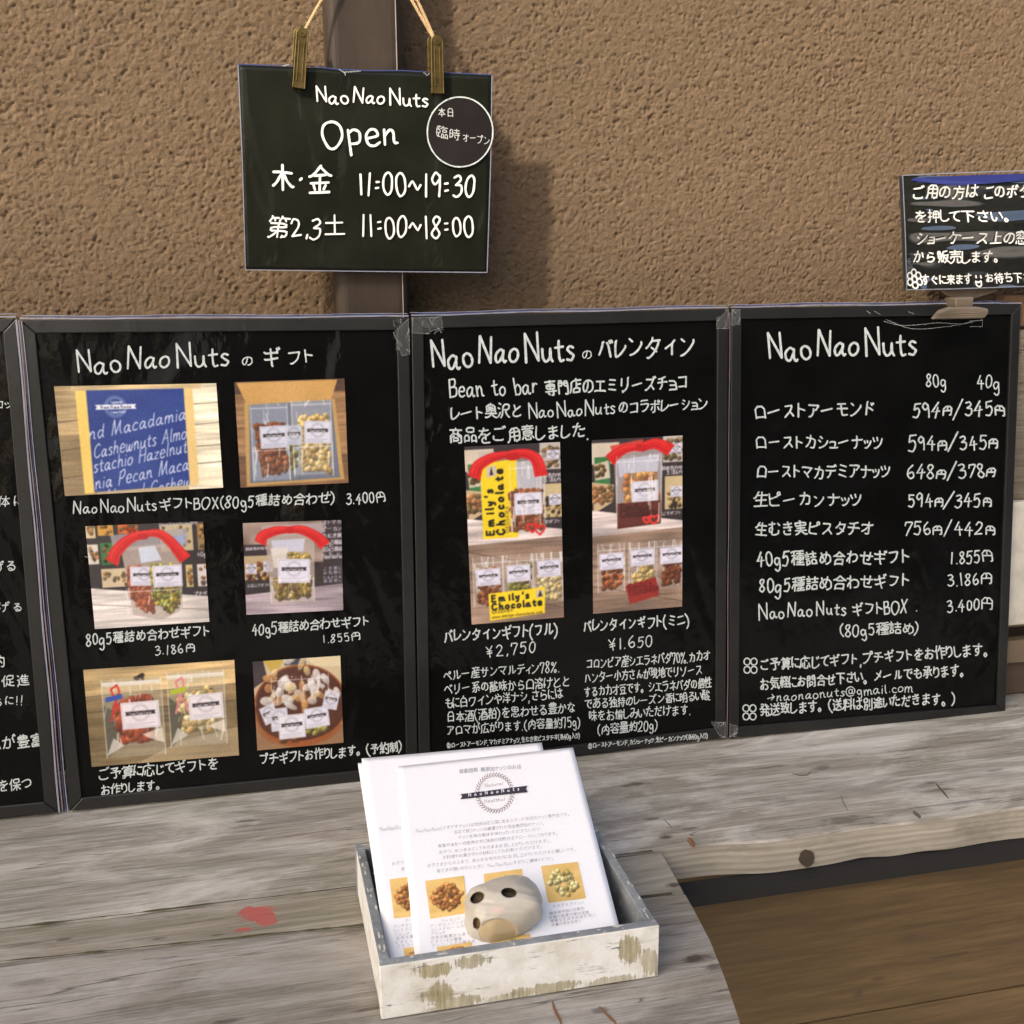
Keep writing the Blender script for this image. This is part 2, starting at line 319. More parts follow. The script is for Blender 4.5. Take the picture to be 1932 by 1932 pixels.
GLYPHS = {
'あ': [[47,48,46,46,39,46,24,44,14,45], [40,39,40,37,34,25,30,20,26,19], [34,11,38,10,44,12,48,16,50,20,50,27,49,30,45,34,37,36,27,35,18,30,12,22,12,15,14,13,18,12,26,16], [28,14,25,26,26,52]],
'い': [[14,46,14,26,16,19,18,16,21,13,26,14,31,22,30,25], [51,22,49,32,44,44]],
'う': [[12,37,17,35,25,38,38,38,42,36,44,32,45,28,44,22,39,16,34,13,26,10,24,10,21,12], [40,48,22,50]],
'お': [[44,44,52,40], [18,28,19,26], [13,42,22,42,35,44], [34,12,36,11,42,12,44,14,48,18,48,22,46,28,40,31,25,30,18,26,12,20,12,15,14,13,18,12,22,12,24,14,24,52]],
'か': [[44,44,46,44,48,40,53,28], [10,38,34,40,38,36,38,21,35,14,31,11,26,11,24,12], [10,10,12,12,19,26,24,42,24,51]],
'が': [[52,28,45,44], [54,50,52,53,50,55], [48,48,46,52], [10,38,32,40,35,39,37,37,37,22,35,14,31,11,24,11,22,13], [12,12,16,18,20,32,24,50]],
'き': [[17,23,16,20,16,16,20,12,26,10,40,10,42,12], [15,34,36,34,48,36], [30,52,33,50,33,47,35,44,36,36,39,33,40,30,42,25,42,23,34,24], [46,49,45,47,38,46,28,44,16,45]],
'く': [[40,10,18,30,20,34,30,43,36,49]],
'ぐ': [[44,42,48,36], [40,10,38,10,18,30,18,34,36,49], [40,34,38,39]],
'け': [[14,18,17,20,18,26], [42,50,43,32,42,20,36,12,34,10,32,10], [54,42,52,40,48,39,29,38,27,40], [15,13,12,26,14,50]],
'げ': [[48,52,50,46], [18,25,16,20,14,18], [55,48,53,53,52,54], [26,38,40,38,51,39], [41,50,41,20,38,14,32,9,32,10], [14,49,12,24,12,18,14,16,14,12,12,11]],
'こ': [[46,48,44,46,41,46,19,46], [16,24,16,18,16,16,22,12,25,12,42,12,47,12]],
'ご': [[46,52,48,47], [52,54,54,50], [15,24,14,18,16,15,18,13,24,11,41,11,46,12,48,14], [42,46,18,45]],
'さ': [[42,28,42,28,41,28,42,28], [42,11,28,10,20,12,18,15,16,18,18,26], [42,28,42,26,34,26], [50,46,48,44,32,42,18,42,14,42], [42,28,43,28,42,30,36,44,34,51]],
'し': [[50,20,43,14,34,10,26,10,21,13,19,18,20,50]],
'じ': [[44,48,46,42], [39,40,36,46], [48,20,48,18,43,14,33,10,24,10,20,13,18,16,18,50]],
'す': [[36,36,26,35,23,32,22,30,23,25,26,22,28,21,36,22], [12,44,37,44,52,44], [38,53,36,51,36,34,37,25,35,18,30,12,24,10,22,11]],
'ず': [[44,51,45,49,45,44], [34,50,32,52], [34,34,25,34,22,32,21,30,21,26,23,22,26,20,32,21,33,20], [33,20,32,19,32,20,33,20], [50,52,52,49], [10,43,50,44], [19,10,22,10,26,11,29,12,34,18,36,25,34,38,34,50]],
'せ': [[20,48,20,19,22,14,24,12,28,12,46,12,48,14], [33,25,38,24,40,26,42,50], [6,38,8,37,8,36,12,36,32,38,52,39]],
'ぜ': [[47,50,49,45], [52,51,54,46], [44,12,28,10,24,12,20,14,19,18,19,48], [32,24,38,24,40,24,40,49], [50,38,8,35]],
'そ': [[30,32,30,29,26,23,25,19,27,14,30,12,35,10,42,10,42,11], [38,49,20,48], [38,49,38,46,26,36,24,32], [49,33,22,32,12,30]],
'た': [[52,36,50,34,35,34], [52,14,50,12,39,12,35,12,32,15,32,22], [10,40,12,42,28,42,35,44], [14,12,21,31,24,50,28,53]],
'だ': [[49,11,38,10,32,12,30,16,30,21,32,22], [53,46,51,50,50,51], [48,34,34,34], [46,44,44,48], [33,43,20,41,10,41], [12,11,20,30,22,44,23,50,22,52]],
'ち': [[20,27,30,30,40,31,44,29,47,26,48,23,46,16,41,12,34,10,24,10,22,12], [44,45,27,43,12,44], [18,23,24,45,24,50]],
'っ': [[16,30,32,36,40,36,45,33,46,31,48,24,47,22,44,17,36,13,30,12,27,12]],
'つ': [[24,14,27,14,38,16,48,22,50,26,50,30,50,37,46,40,42,43,30,43,11,37]],
'て': [[44,11,36,13,32,16,29,18,26,24,26,30,28,35,33,42,35,43,36,46], [49,48,30,46,11,44]],
'で': [[43,11,32,14,28,18,26,23,26,28,28,36,34,42,36,46], [52,34,49,39], [43,36,46,32,47,32], [51,49,49,47,10,44]],
'と': [[20,50,26,34], [45,43,30,35,26,34], [26,34,26,32,22,30,18,25,17,18,20,14,28,11,39,11,47,12,49,14]],
'な': [[13,21,21,36,22,42], [42,43,50,39], [25,52,24,44], [50,15,38,22,32,22,27,21,24,18,24,15,24,12,28,10,34,10,36,10,39,13,39,34], [11,42,20,42,30,44,33,44,34,46]],
'に': [[31,44,48,44], [50,14,35,13,30,14,28,18,28,22], [18,25,17,20,14,18], [18,51,15,49,12,30,12,21,15,10]],
'の': [[32,12,36,12,40,13,45,16,50,22,50,26,50,35,48,40,45,43,36,47,28,47,24,46,16,41,13,36,11,30,11,24,14,18,15,16,18,16,22,16,24,19,28,26,30,34,32,46]],
'は': [[18,24,16,19,14,18], [28,40,49,40,52,41,53,43], [53,15,48,20,44,20,41,22,34,23,30,22,28,20,26,16,26,14,28,12,34,10,40,12,42,14,42,50], [14,50,12,30,12,20,14,12]],
'ひ': [[44,36,46,36,52,26], [42,48,42,47,44,39,42,23,38,14,34,12,30,10,24,10,20,12,16,14,14,19,16,30,18,35,23,42,22,45], [28,48,24,46,12,46,10,43]],
'ま': [[16,34,37,33,47,34], [48,14,38,20,28,22,25,22,18,20,16,18,16,13,18,11,22,10,28,10,32,13,32,51], [48,46,38,44,16,45]],
'み': [[28,32,29,37,32,44,33,48,20,48,16,46], [46,25,50,24,52,23], [34,10,38,12,43,18,47,30,47,36], [46,28,32,32,22,32,16,30,12,26,10,22,10,17,14,14,18,16,22,20,26,28,26,32]],
'む': [[22,34,16,34,12,30,12,23,12,21,14,20,20,19], [50,38,44,44,43,45], [32,45,23,44,10,44], [46,22,46,15,42,12,35,10,28,10,23,11,20,13,20,21,23,26,23,31,22,36,22,51]],
'め': [[30,18,30,19,27,20], [19,36,15,34,12,28,10,23,11,18,14,15,18,14,21,16,24,20,27,20], [27,20,27,24], [37,50,36,44,33,34,30,26,27,24], [33,11,36,10,40,12,47,16,50,20,50,24,50,32,48,36,44,40,38,42,30,42,19,39], [27,24,24,26,22,29,16,46]],
'も': [[35,42,26,42,12,43], [43,32,46,30,48,26,48,20,48,16,44,13,36,10,31,10,24,13,22,18,22,26,25,50], [10,30,20,28,35,28,36,29]],
'や': [[10,32,9,29], [34,48,29,52], [16,47,20,38,22,36,28,22,30,10], [10,32,32,42,36,43,44,43,49,41,50,38,51,34,50,30,47,28,41,26,35,27,34,28]],
'ゆ': [[23,10,27,10,30,13,34,21,36,40,34,52], [24,26,24,25,27,21,34,18,40,18,46,20,48,23,50,28,50,35,49,38,44,42,36,44,28,42,24,40,20,36,17,31,14,29], [14,18,13,36,14,47,17,48]],
'ら': [[40,46,40,47,24,50], [20,12,24,10,32,10,42,13,46,18,48,22,47,26,44,30,38,32,29,32,20,27,17,26], [18,41,16,24]],
'り': [[22,40,18,40], [19,51,18,38,18,25], [25,10,34,13,42,20,44,24,44,32,44,40,40,46,36,48,32,48,28,46,21,38,18,36]],
'る': [[29,33,28,36], [39,48,19,48], [26,33,26,36,38,44,39,48], [15,26,24,32,35,34,42,32,46,28,48,26,48,18,44,13,34,10,26,10,22,14,22,18,24,20,32,20,36,17,38,12]],
'れ': [[21,35,26,36,29,40,34,42,42,43,44,40,43,15,46,12,49,12,54,15,56,17], [20,29,17,28,16,27,10,20,10,16], [21,42,10,42], [20,10,20,32,22,43,22,51]],
'わ': [[20,29,17,28,16,27,10,20,10,16], [21,42,10,42], [21,34,24,35,31,39,36,40,43,40,48,38,50,35,52,32,52,26,49,20,46,16,39,14,35,13], [20,10,20,32,22,43,22,51]],
'を': [[48,36,39,31,34,30], [26,52,26,48,26,46], [46,10,30,10,25,11,22,14,22,18,23,22,29,26,34,28], [26,46,28,47,27,48,26,46], [20,34,29,35,32,34,34,32,34,20], [23,44,23,42,20,36,12,27,12,25], [41,46,22,44,12,45]],
'ん': [[22,30,21,31,21,34,23,38,30,49,33,50], [12,12,14,20,20,30,27,31,31,31,33,30,34,25,34,16,35,13,38,11,42,11,47,13,52,20,52,24,52,25]],
'ア': [[37,33,40,33,46,40,50,44,50,47,12,48], [14,12,20,12,26,18,30,26,30,37]],
'ィ': [[14,23,28,29,32,30], [43,40,37,34,32,32,32,30], [32,9,32,30]],
'イ': [[12,28,30,36,34,36], [44,46,34,38,34,11]],
'エ': [[31,44,31,15], [48,44,14,44], [8,12,11,15,50,15,54,12]],
'オ': [[12,18,20,22,28,28,34,36,36,37], [10,38,13,41,36,40,39,41,50,41,52,43], [27,12,28,11,36,11,38,13,38,36,36,38,37,50]],
'カ': [[13,41,47,40,47,26,45,15,42,12,33,12], [14,12,20,18,26,28,29,43,29,50]],
'ギ': [[44,42,47,48,44,52], [50,54,52,50], [36,8,33,12,26,50], [48,28,14,22,11,23], [47,41,40,42,15,38,12,38,8,40]],
'ク': [[47,43,46,36,38,24,32,18,26,14,20,11,16,12], [28,44,28,49,29,50,28,52], [28,44,26,44,21,38,15,32,14,32,10,32], [52,44,28,44]],
'グ': [[9,30,11,30,14,32,23,42,25,43], [25,43,44,42,45,40,44,36,38,26,30,16,18,10,14,10], [25,43,27,50], [50,54,52,53,54,49], [47,48,46,51,43,52]],
'ケ': [[37,40,36,32,32,20,25,12,24,12,18,12], [54,38,50,41,20,41], [10,30,12,30,14,32,21,42,22,50]],
'コ': [[15,45,48,45], [16,15,48,15], [48,12,48,45]],
'サ': [[24,12,28,11,30,12,36,16,38,20,40,30,40,50,43,52], [10,39,52,39], [21,50,21,26]],
'シ': [[13,37,21,32], [16,12,18,12,26,15,36,20,44,26,48,32,50,35,50,38], [28,44,20,49]],
'ジ': [[49,52,52,46], [42,48,45,44], [12,13,14,12,18,12,28,16,36,20,48,32,50,34,50,39], [20,32,12,36], [20,48,28,44]],
'ス': [[34,27,37,26,48,14], [16,46,42,46,42,44,42,40,35,28,22,18,14,12]],
'ズ': [[46,14,44,16,34,26], [54,50,51,54], [10,12,14,12,24,18,30,25,34,26], [42,44,41,40,35,30,34,26], [44,52,47,48,46,46], [46,46,44,45,14,45]],
'ソ': [[14,46,20,35], [20,12,24,12,36,22,43,33,46,47,50,49]],
'タ': [[12,32,16,34,26,44,28,45], [28,45,29,52], [42,22,27,32], [47,44,46,38,40,26,32,18,26,14,20,11,16,12], [50,45,28,45]],
'ダ': [[9,30,11,30,14,32,20,38,22,42,26,44], [54,50,51,54,49,54], [45,44,26,44], [28,50,26,44], [40,21,25,31], [44,52,48,48,46,45,44,36,38,26,29,16,18,10,16,10]],
'チ': [[54,30,52,32,11,33], [18,11,20,11,24,14,29,20,30,23,32,34,32,46], [46,49,42,49,30,46,15,46]],
'ッ': [[15,36,16,36,20,28], [46,38,46,38,46,32,38,18,31,12,24,9,20,10], [29,38,32,31]],
'ツ': [[49,46,46,33,38,22,26,13,22,12,18,12], [18,34,16,36,12,45], [31,38,28,48]],
'テ': [[47,50,45,48,18,48], [18,11,22,11,29,18,32,25,32,34], [53,36,51,34,11,34]],
'デ': [[18,10,20,10,28,18,31,25,32,34], [16,48,41,48], [48,48,46,52], [51,55,55,50], [52,36,50,34,10,34]],
'ト': [[24,35,30,34,46,28], [24,50,24,11]],
'ド': [[45,26,45,27,38,30,28,34,22,34], [46,49,48,46], [42,42,40,46,38,48], [25,52,22,49,22,11]],
'ナ': [[54,40,52,38,12,38], [32,50,32,34,30,24,28,18,22,12,18,12]],
'ニ': [[16,43,44,43], [12,16,49,16,52,18]],
'ネ': [[31,28,32,30,36,32,42,40,43,43], [31,28,28,28,14,22,9,22], [31,28,31,11], [34,54,32,52,32,44], [50,21,42,26], [49,43,14,44]],
'ハ': [[38,46,45,32,50,14], [12,14,19,28,22,37,24,44,23,46]],
'バ': [[54,48,52,52,50,53], [47,46,44,51], [50,14,42,38,38,44,36,45], [26,46,22,44,22,39,18,26,12,14]],
'ビ': [[44,43,43,40], [42,51,44,50,45,46], [16,32,24,34,43,40], [52,48,49,53,48,53], [16,48,16,16,18,14,22,12,40,12,46,12]],
'ピ': [[45,44,46,44,50,44,52,44,53,46,52,51,50,53,46,52,44,50,44,46,45,44], [45,44,43,40], [16,32,24,34,43,40], [16,48,16,16,18,14,22,12,40,12,46,12]],
'フ': [[14,46,46,46,47,45,44,34,40,24,30,16,22,12,18,13]],
'ブ': [[46,46,12,46], [54,50,51,55], [18,12,21,12,28,14,33,18,41,27,44,35,46,42,46,50,44,54]],
'プ': [[12,46,44,46,50,44,53,44,55,46,56,51,52,54,48,54,46,52,46,42,43,31,38,24,33,18,22,12,16,12]],
'ベ': [[44,39,41,45], [48,47,51,42], [11,23,10,24,21,38,24,40,28,40,50,18,51,16,51,12]],
'ペ': [[11,23,10,24,21,38,24,40,28,40,50,18,51,16,51,12], [51,43,50,47,45,48,42,46,41,40,44,38,48,38,50,40,51,43]],
'ボ': [[12,19,18,29], [50,19,44,29], [44,51,46,46], [48,54,50,53,53,48,54,48], [30,50,33,52], [10,40,50,40], [30,50,30,12,28,10,22,10,20,8]],
'マ': [[31,22,28,23,20,29], [31,22,32,19,38,12], [31,22,44,34,48,40,49,44], [54,44,12,45,10,42]],
'ミ': [[44,12,36,14,16,19], [45,44,21,49], [41,30,19,34]],
'ム': [[18,15,20,21,26,39,28,49], [47,18,13,14,10,14,9,16], [41,30,46,22,46,20,49,17,51,12,52,12]],
'メ': [[44,48,40,36,32,26,22,16,15,12,12,12], [20,40,34,31,41,24]],
'モ': [[49,12,32,12,28,15,28,46], [16,46,46,46], [12,32,51,31]],
'ュ': [[16,33,20,36,40,35,41,33,38,19,38,14], [14,13,48,13,50,15]],
'ョ': [[44,12,17,12,14,10], [44,25,20,25], [18,38,44,38,44,12]],
'ラ': [[18,48,44,48], [14,36,48,36,46,29,39,18,28,12,26,11,21,12], [16,46,16,46]],
'リ': [[18,48,18,27], [24,12,28,11], [28,11,32,12,37,16,42,22,44,34,43,48,46,51], [28,11,26,8]],
'ル': [[52,24,50,22,44,17,38,14,35,14,35,48,34,49], [10,12,12,12,15,16,19,24,20,36,20,48]],
'レ': [[21,50,18,48,18,14,20,13,27,14,38,20,50,30,50,34]],
'ロ': [[14,15,48,15], [48,12,48,46,14,46,14,12]],
'ワ': [[24,12,26,12,32,14,42,24,46,34,48,42,48,46,14,46,14,32]],
'ン': [[16,47,24,41], [51,40,51,36,50,34,38,22,24,14,16,12,14,12]],
'一': [[53,32,8,32]],
'三': [[16,30,45,30], [52,12,10,12], [48,48,13,48]],
'上': [[29,36,50,36], [53,10,9,10], [29,10,29,53]],
'下': [[49,28,34,36,30,36], [53,50,9,50], [30,50,30,8]],
'世': [[16,52,16,12,52,12], [30,54,31,23,45,23,45,53], [9,40,53,40]],
'予': [[14,51,44,50], [46,24,50,30,51,34], [31,34,31,10,26,8,23,8,20,10], [34,40,35,42,43,48,44,50], [34,40,30,40,22,44], [34,40,34,38,36,38,37,34], [9,34,52,34,55,34]],
'人': [[54,10,52,10,47,13,40,20,36,28,33,38,30,38], [10,10,14,12,19,16,26,28,28,36,30,40,31,53]],
'代': [[16,39,12,38,8,32], [45,52,46,52,52,46], [36,53,38,28,43,14,48,9,52,10,54,16,54,19], [55,41,52,39,24,36], [16,8,16,40,17,44,20,48,22,52]],
'体': [[14,38,10,36,8,34,8,30], [28,18,46,18], [37,8,37,54], [54,18,47,26,40,40,34,43,22,43], [18,54,14,40,14,8], [22,18,28,26,34,38,40,43,54,43]],
'作': [[53,21,37,21], [8,34,12,38,15,39], [37,33,52,33], [34,53,32,45], [32,45,29,44,24,36], [54,44,32,45], [37,44,37,8], [20,53,16,42,16,8]],
'使': [[14,40,11,38,8,34], [23,48,54,48], [38,27,52,28,52,38,25,39,25,28,38,27], [24,23,26,23,30,18,38,12,50,8,56,10], [21,9,24,8,30,12,35,16,36,20,38,29,38,54], [20,53,14,41,15,8]],
'促': [[7,31,7,33,10,38,14,39], [51,24,38,24], [38,36,38,11], [26,19,34,12,44,9,53,9], [14,8,14,41,18,54], [21,9,26,20,27,27], [24,35,26,36,50,36,50,50,49,52,26,52,26,36]],
'保': [[14,39,11,38,8,34], [38,38,50,38,50,50,50,52,26,52,26,38,38,38], [38,38,38,8], [54,12,54,11,51,13,46,18,41,25,35,28,22,28], [15,8,14,40,16,45,20,53], [54,28,42,28,34,24,28,16,22,11,22,12]],
'個': [[7,32,10,37,14,39], [52,11,24,11], [38,30,44,30,44,19,32,20,32,30,38,30], [46,40,30,40], [38,46,38,30], [52,11,52,50,24,50,24,8], [14,8,14,40,18,53,20,54]],
'健': [[24,15,27,14,32,10,38,9,53,8,56,10], [18,32,20,34,22,34], [24,19,23,20,21,22,20,25,21,28], [21,50,28,50,26,44,23,38,22,34], [8,32,10,37,12,38], [51,28,34,28], [32,20,53,20], [34,35,50,36,50,50,34,50], [42,54,42,14], [54,42,32,42], [16,54,12,40,14,37,14,8], [19,9,24,14,27,23,28,30,28,34,22,34]],
'入': [[8,10,10,10,14,12,20,18,24,24,28,33,30,38,31,40], [53,10,53,10,50,13,43,20,34,38,30,41,28,47,22,52]],
'全': [[46,22,16,22], [31,34,31,10], [52,10,10,10], [14,38,16,34,46,34,48,37], [54,35,44,41,32,52,30,52,22,44,12,36,10,35,7,36]],
'内': [[41,24,33,32,30,34], [40,10,42,8,47,8,50,10,50,44,11,44,11,8], [18,20,21,22,26,26,30,35,31,53]],
'円': [[30,50,30,30], [10,30,51,30], [10,8,10,50,51,50,51,10,48,8,43,8]],
'分': [[56,35,52,35,51,36,44,44,40,52], [11,8,18,12,22,17,26,25,26,33], [31,10,34,8,40,8,42,10,44,16,46,32,16,33,13,36], [22,52,22,51,18,42,13,36,10,35]],
'切': [[26,22,18,20,14,19], [37,49,37,36,35,24,32,16,27,11,24,10], [8,38,25,41], [38,10,42,8,46,8,48,10,50,12,52,21,52,49,29,49], [12,15,14,20,14,52]],
'別': [[16,28,28,28,28,17,26,9,25,8,19,8,18,9], [38,21,38,47], [51,52,51,10,48,8,43,8,40,10], [17,37,28,38,28,52,11,52,11,38,17,37], [17,37,15,20,10,10]],
'制': [[52,53,52,10,50,8,44,8], [42,23,42,48], [10,13,11,28,32,28,32,13,28,12,26,14], [34,36,10,36], [12,46,32,46], [22,8,22,54], [13,52,12,48,9,42,10,36]],
'加': [[36,12,51,12], [8,6,8,10,10,11,12,16,16,28,16,54], [20,10,24,9,26,10,27,12,28,43,9,44], [51,10,51,47,36,47,36,9]],
'効': [[21,24,18,25,16,28], [9,30,9,32,14,40,17,42], [26,16,24,18,21,21], [17,54,18,54,20,50,20,46], [31,32,26,40], [30,46,10,46], [36,41,52,40,52,22,50,10,48,8,43,8,40,6], [42,53,40,28,37,16,31,8], [9,10,12,10,18,18,24,27,24,31]],
'化': [[34,30,40,32,48,41,51,45], [23,23,26,22,29,25,34,26], [16,40,14,39,9,34], [32,10,32,10], [53,20,54,15,52,10,49,9,38,9,34,11,34,52], [22,54,17,44,17,8]],
'区': [[52,50,11,50,11,10,53,10], [16,18,20,18,26,22,37,34,44,44], [21,42,33,32,46,18]],
'厳': [[45,19,47,20,48,23,51,35], [45,19,42,22,41,28,39,29], [45,19,45,16], [16,53,18,50,18,46], [45,16,52,9,55,9], [45,16,36,8], [49,54,47,54,46,51,44,46], [20,26,32,26], [30,54,31,51,31,46], [20,19,32,19], [20,12,20,32], [30,33,17,32], [16,11,34,12], [31,40,30,34,32,31,32,8], [53,46,12,46,12,24,10,14,8,10,8,8], [34,41,32,40,18,40], [36,26,36,26,40,32,40,34,42,40], [40,36,54,36,56,37]],
'収': [[10,18,12,20], [12,48,12,20], [53,10,50,12,44,18,42,20], [22,23,12,20], [42,23,39,25,34,36,32,44,33,50], [42,23,42,20], [30,9,33,11,38,16,42,20], [30,50,50,50,50,41,46,30,44,24,42,23], [23,53,23,8]],
'口': [[49,14,13,14], [49,10,49,48,13,48,13,10]],
'召': [[47,10,47,26,16,26,16,10], [47,10,16,10], [28,50,27,46,22,37,14,32,10,30], [34,35,36,33,43,33,46,34,48,42,48,50,11,50]],
'各': [[6,28,10,26,18,29,28,34,30,36], [17,10,44,10], [17,10,18,24,44,24,44,10], [24,49,25,54], [24,49,44,48,43,44,36,38,34,36], [20,45,28,38,30,36], [34,36,30,36], [34,36,35,33,44,29,50,27,54,28], [24,49,20,48,20,46,10,40]],
'合': [[46,11,16,11], [46,40,42,36,20,36,18,38], [46,8,46,25,45,26,17,26,16,8], [52,36,42,42,32,50], [9,36,18,40,24,44,30,50,32,50]],
'吸': [[10,17,10,48,20,48,20,22,10,22], [54,10,52,9,45,14,38,22,34,30,31,32], [32,9,33,8,38,12,44,18,48,26,51,36,42,36,46,48,45,50,26,50], [21,8,26,18,29,25,31,33,32,50]],
'味': [[51,45,28,45], [10,21,20,21,20,48,10,48,10,18], [39,8,39,54], [26,32,38,32,40,28,44,26,50,16], [22,12,24,12,26,14,33,22,36,26,42,32,53,32]],
'品': [[10,11,26,11], [52,11,36,11], [44,46,44,52,18,52,18,38,44,38,44,46], [10,8,10,28,26,28,26,11], [52,8,52,28,36,28,36,8]],
'商': [[24,30,18,26], [30,54,32,48], [22,37,23,42,22,44,22,48], [44,27,37,32], [40,48,40,44,38,40,38,37], [12,8,12,37,50,36,50,10,48,8,42,8,40,9], [22,14,39,15,38,24,22,24,22,12], [52,48,10,48]],
'問': [[35,44,51,44], [26,44,10,44], [43,8,48,8,51,10,51,52,35,52,36,36,51,36], [10,36,26,36,26,52,10,52,10,8], [22,12,22,28,39,28,39,16,22,16]],
'土': [[50,36,12,36], [31,53,31,11], [53,10,9,10]],
'地': [[24,32,29,34], [30,36,40,38], [40,40,52,43,51,24,50,22,46,22,45,24], [16,22,15,53], [22,40,8,40,6,39], [29,48,30,11,34,9,52,10,54,16], [40,54,40,20], [22,23,8,18]],
'塩': [[42,10,42,24], [30,48,53,48], [34,10,34,24], [26,42,29,40], [29,40,48,40,48,31,30,30,29,32,29,40], [14,53,15,22], [26,10,26,24,50,24,51,10], [54,10,20,10], [20,22,17,22,8,18], [26,42,22,40,9,40], [31,54,30,50,27,45,26,42]],
'売': [[7,10,11,8,16,11,20,15,23,20,24,25], [37,24,37,12,38,10,52,10,53,14,52,17], [51,25,50,32,11,32,10,25], [48,40,14,40], [30,40,30,54], [52,48,9,48]],
'大': [[31,36,32,38,52,38], [31,53,30,39,26,25,22,18,16,13,10,9,9,10], [10,38,30,38,32,35,34,30,40,19,50,10,52,10,54,10]],
'奥': [[41,30,36,33], [30,54,30,50], [28,36,27,34,20,29], [39,44,37,41,38,37], [24,37,24,42,22,44], [34,21,34,18,40,12,50,8,53,9], [14,28,14,50,47,50,48,28], [6,10,10,8,16,10,22,12,28,17,30,24,32,26], [31,44,31,30], [52,22,8,22], [18,36,20,37,42,37]],
'嬉': [[20,42,22,44], [20,14,19,17,16,18], [28,9,50,9,50,16,50,17,28,17,28,9], [31,31,32,23], [48,29,46,28], [54,50,24,50,22,48], [24,23,54,23], [20,42,8,42], [38,54,38,44], [16,21,14,22,10,26,10,30,13,44,14,54], [45,23,46,31], [52,44,26,44], [31,31,49,31,50,38,29,38,28,37,28,32,31,31], [8,9,14,15,18,23,20,38,20,42]],
'子': [[53,30,9,30], [44,50,44,46,32,39,31,38,30,9,27,8,22,8], [14,50,50,50]],
'守': [[16,26,22,18], [32,48,32,52,30,54], [39,40,38,10,36,8,30,8,27,10], [52,32,10,32], [51,41,51,47,10,47,10,41]],
'完': [[24,28,23,20,20,14,17,11,13,9,7,9], [18,38,44,38], [37,28,37,12,39,9,52,9,54,12,52,17], [30,54,32,48], [8,28,52,28], [10,40,10,48,51,48,51,40]],
'実': [[55,10,50,8,41,12,34,18,34,22], [10,9,13,9,22,14,27,18,28,22], [28,54,31,53,32,49], [30,22,30,43], [46,30,16,30], [10,42,10,48,52,48,52,42,48,38,14,38,12,37], [9,22,52,22]],
'家': [[34,22,31,22,26,18,16,13,10,11], [31,50,30,53], [54,12,52,11,50,12,45,18,42,21,40,28], [30,40,28,36], [10,30,12,30,24,35,28,36], [30,30,28,36], [30,30,20,24,11,20], [44,40,17,40], [52,42,51,49,10,49,10,42], [30,30,32,29,34,24,34,12,32,9,28,8,25,8,24,10,22,10], [47,34,38,27,34,26]],
'容': [[44,24,44,10], [44,10,18,10], [8,34,14,34,22,42], [30,54,32,50], [50,34,39,42,38,42], [52,44,52,48,50,49,10,49,10,44], [9,20,14,23,42,22,47,24,52,22,53,22], [18,10,18,22,20,26,30,35,33,35,37,30,44,26,44,24]],
'宿': [[31,50,30,54,28,54], [26,11,50,11], [38,40,36,31], [50,21,26,21], [15,32,12,30,11,29], [50,8,49,31,27,31,26,8], [52,45,51,49,11,49,10,44], [52,40,24,40], [16,8,16,34,19,42]],
'富': [[31,50,30,54,28,54], [45,43,17,43], [18,30,44,30,44,37,18,37,18,30,18,30], [48,16,14,16], [14,10,48,10], [30,24,30,10], [48,10,48,24,14,24,14,10], [52,44,51,50,10,50,10,44]],
'専': [[24,11,18,16], [33,8,40,8,40,9,41,28], [54,20,8,20], [52,50,10,50], [48,36,14,36], [30,54,30,28], [41,28,14,28,14,42,48,42,48,28,41,28]],
'小': [[44,41,45,40,47,37,51,29,54,20], [31,53,31,10,27,8,22,8], [6,20,8,20,10,23,14,32,16,40]],
'尿': [[41,24,50,31], [18,30,28,30,28,28,26,24,22,16,19,13,15,12], [13,41,50,41,50,52,13,52,12,23,8,10], [29,8,34,8,35,12,35,36], [53,13,52,12,46,16,40,25,36,28]],
'工': [[31,48,31,12], [12,48,50,48], [53,12,9,12]],
'広': [[48,14,48,14,22,12,22,16,28,25,33,39], [33,53,34,47], [53,46,13,46,13,24,12,16,9,10], [42,26,47,20,48,16,51,12,52,10]],
'店': [[32,53,34,48], [22,11,48,11], [34,35,51,35], [22,11,22,24,48,24,48,11], [34,42,34,24], [8,10,12,20,12,47,53,47]],
'康': [[50,23,42,18], [20,24,25,20,26,16], [56,36,54,34,18,34], [20,27,48,28,48,42,20,42], [16,12,30,18,34,18], [53,49,12,49,12,24,8,10], [32,54,34,48,34,10,32,8,24,8], [34,22,38,20,45,14,53,10,54,12]],
'式': [[20,32,20,13], [50,49,45,53], [36,53,38,34,42,16,46,10,51,8,53,10,54,17], [30,32,11,32], [53,44,9,44], [10,10,32,15]],
'当': [[48,22,16,22], [20,42,18,42,14,50,11,52], [31,53,31,35], [12,10,48,10], [43,41,48,52,51,52], [14,34,48,34,48,10]],
'形': [[36,28,40,28,52,38], [54,24,43,12,37,9,33,10], [50,53,45,48,38,43], [15,50,15,26,13,16,10,10], [28,8,28,50], [34,32,8,32], [32,50,9,50]],
'待': [[10,45,18,54], [8,28,12,32,15,32], [33,15,30,20,28,22], [38,36,38,54], [54,26,24,26], [46,36,46,10,42,8,40,8,38,9], [51,47,26,47], [54,36,24,36], [16,8,16,35,19,42]],
'応': [[29,54,32,52,34,47], [54,14,53,18,48,28], [18,14,20,24,20,27], [39,36,30,40], [28,32,28,12,30,10,43,10,45,16,44,19], [53,46,12,46,12,22,8,10]],
'思': [[48,22,52,12], [36,20,28,26], [22,22,22,12,23,10,40,10,42,14,42,17], [10,12,14,22], [48,41,14,41], [30,51,30,31], [30,51,14,51,14,32,48,31,48,51,30,51]],
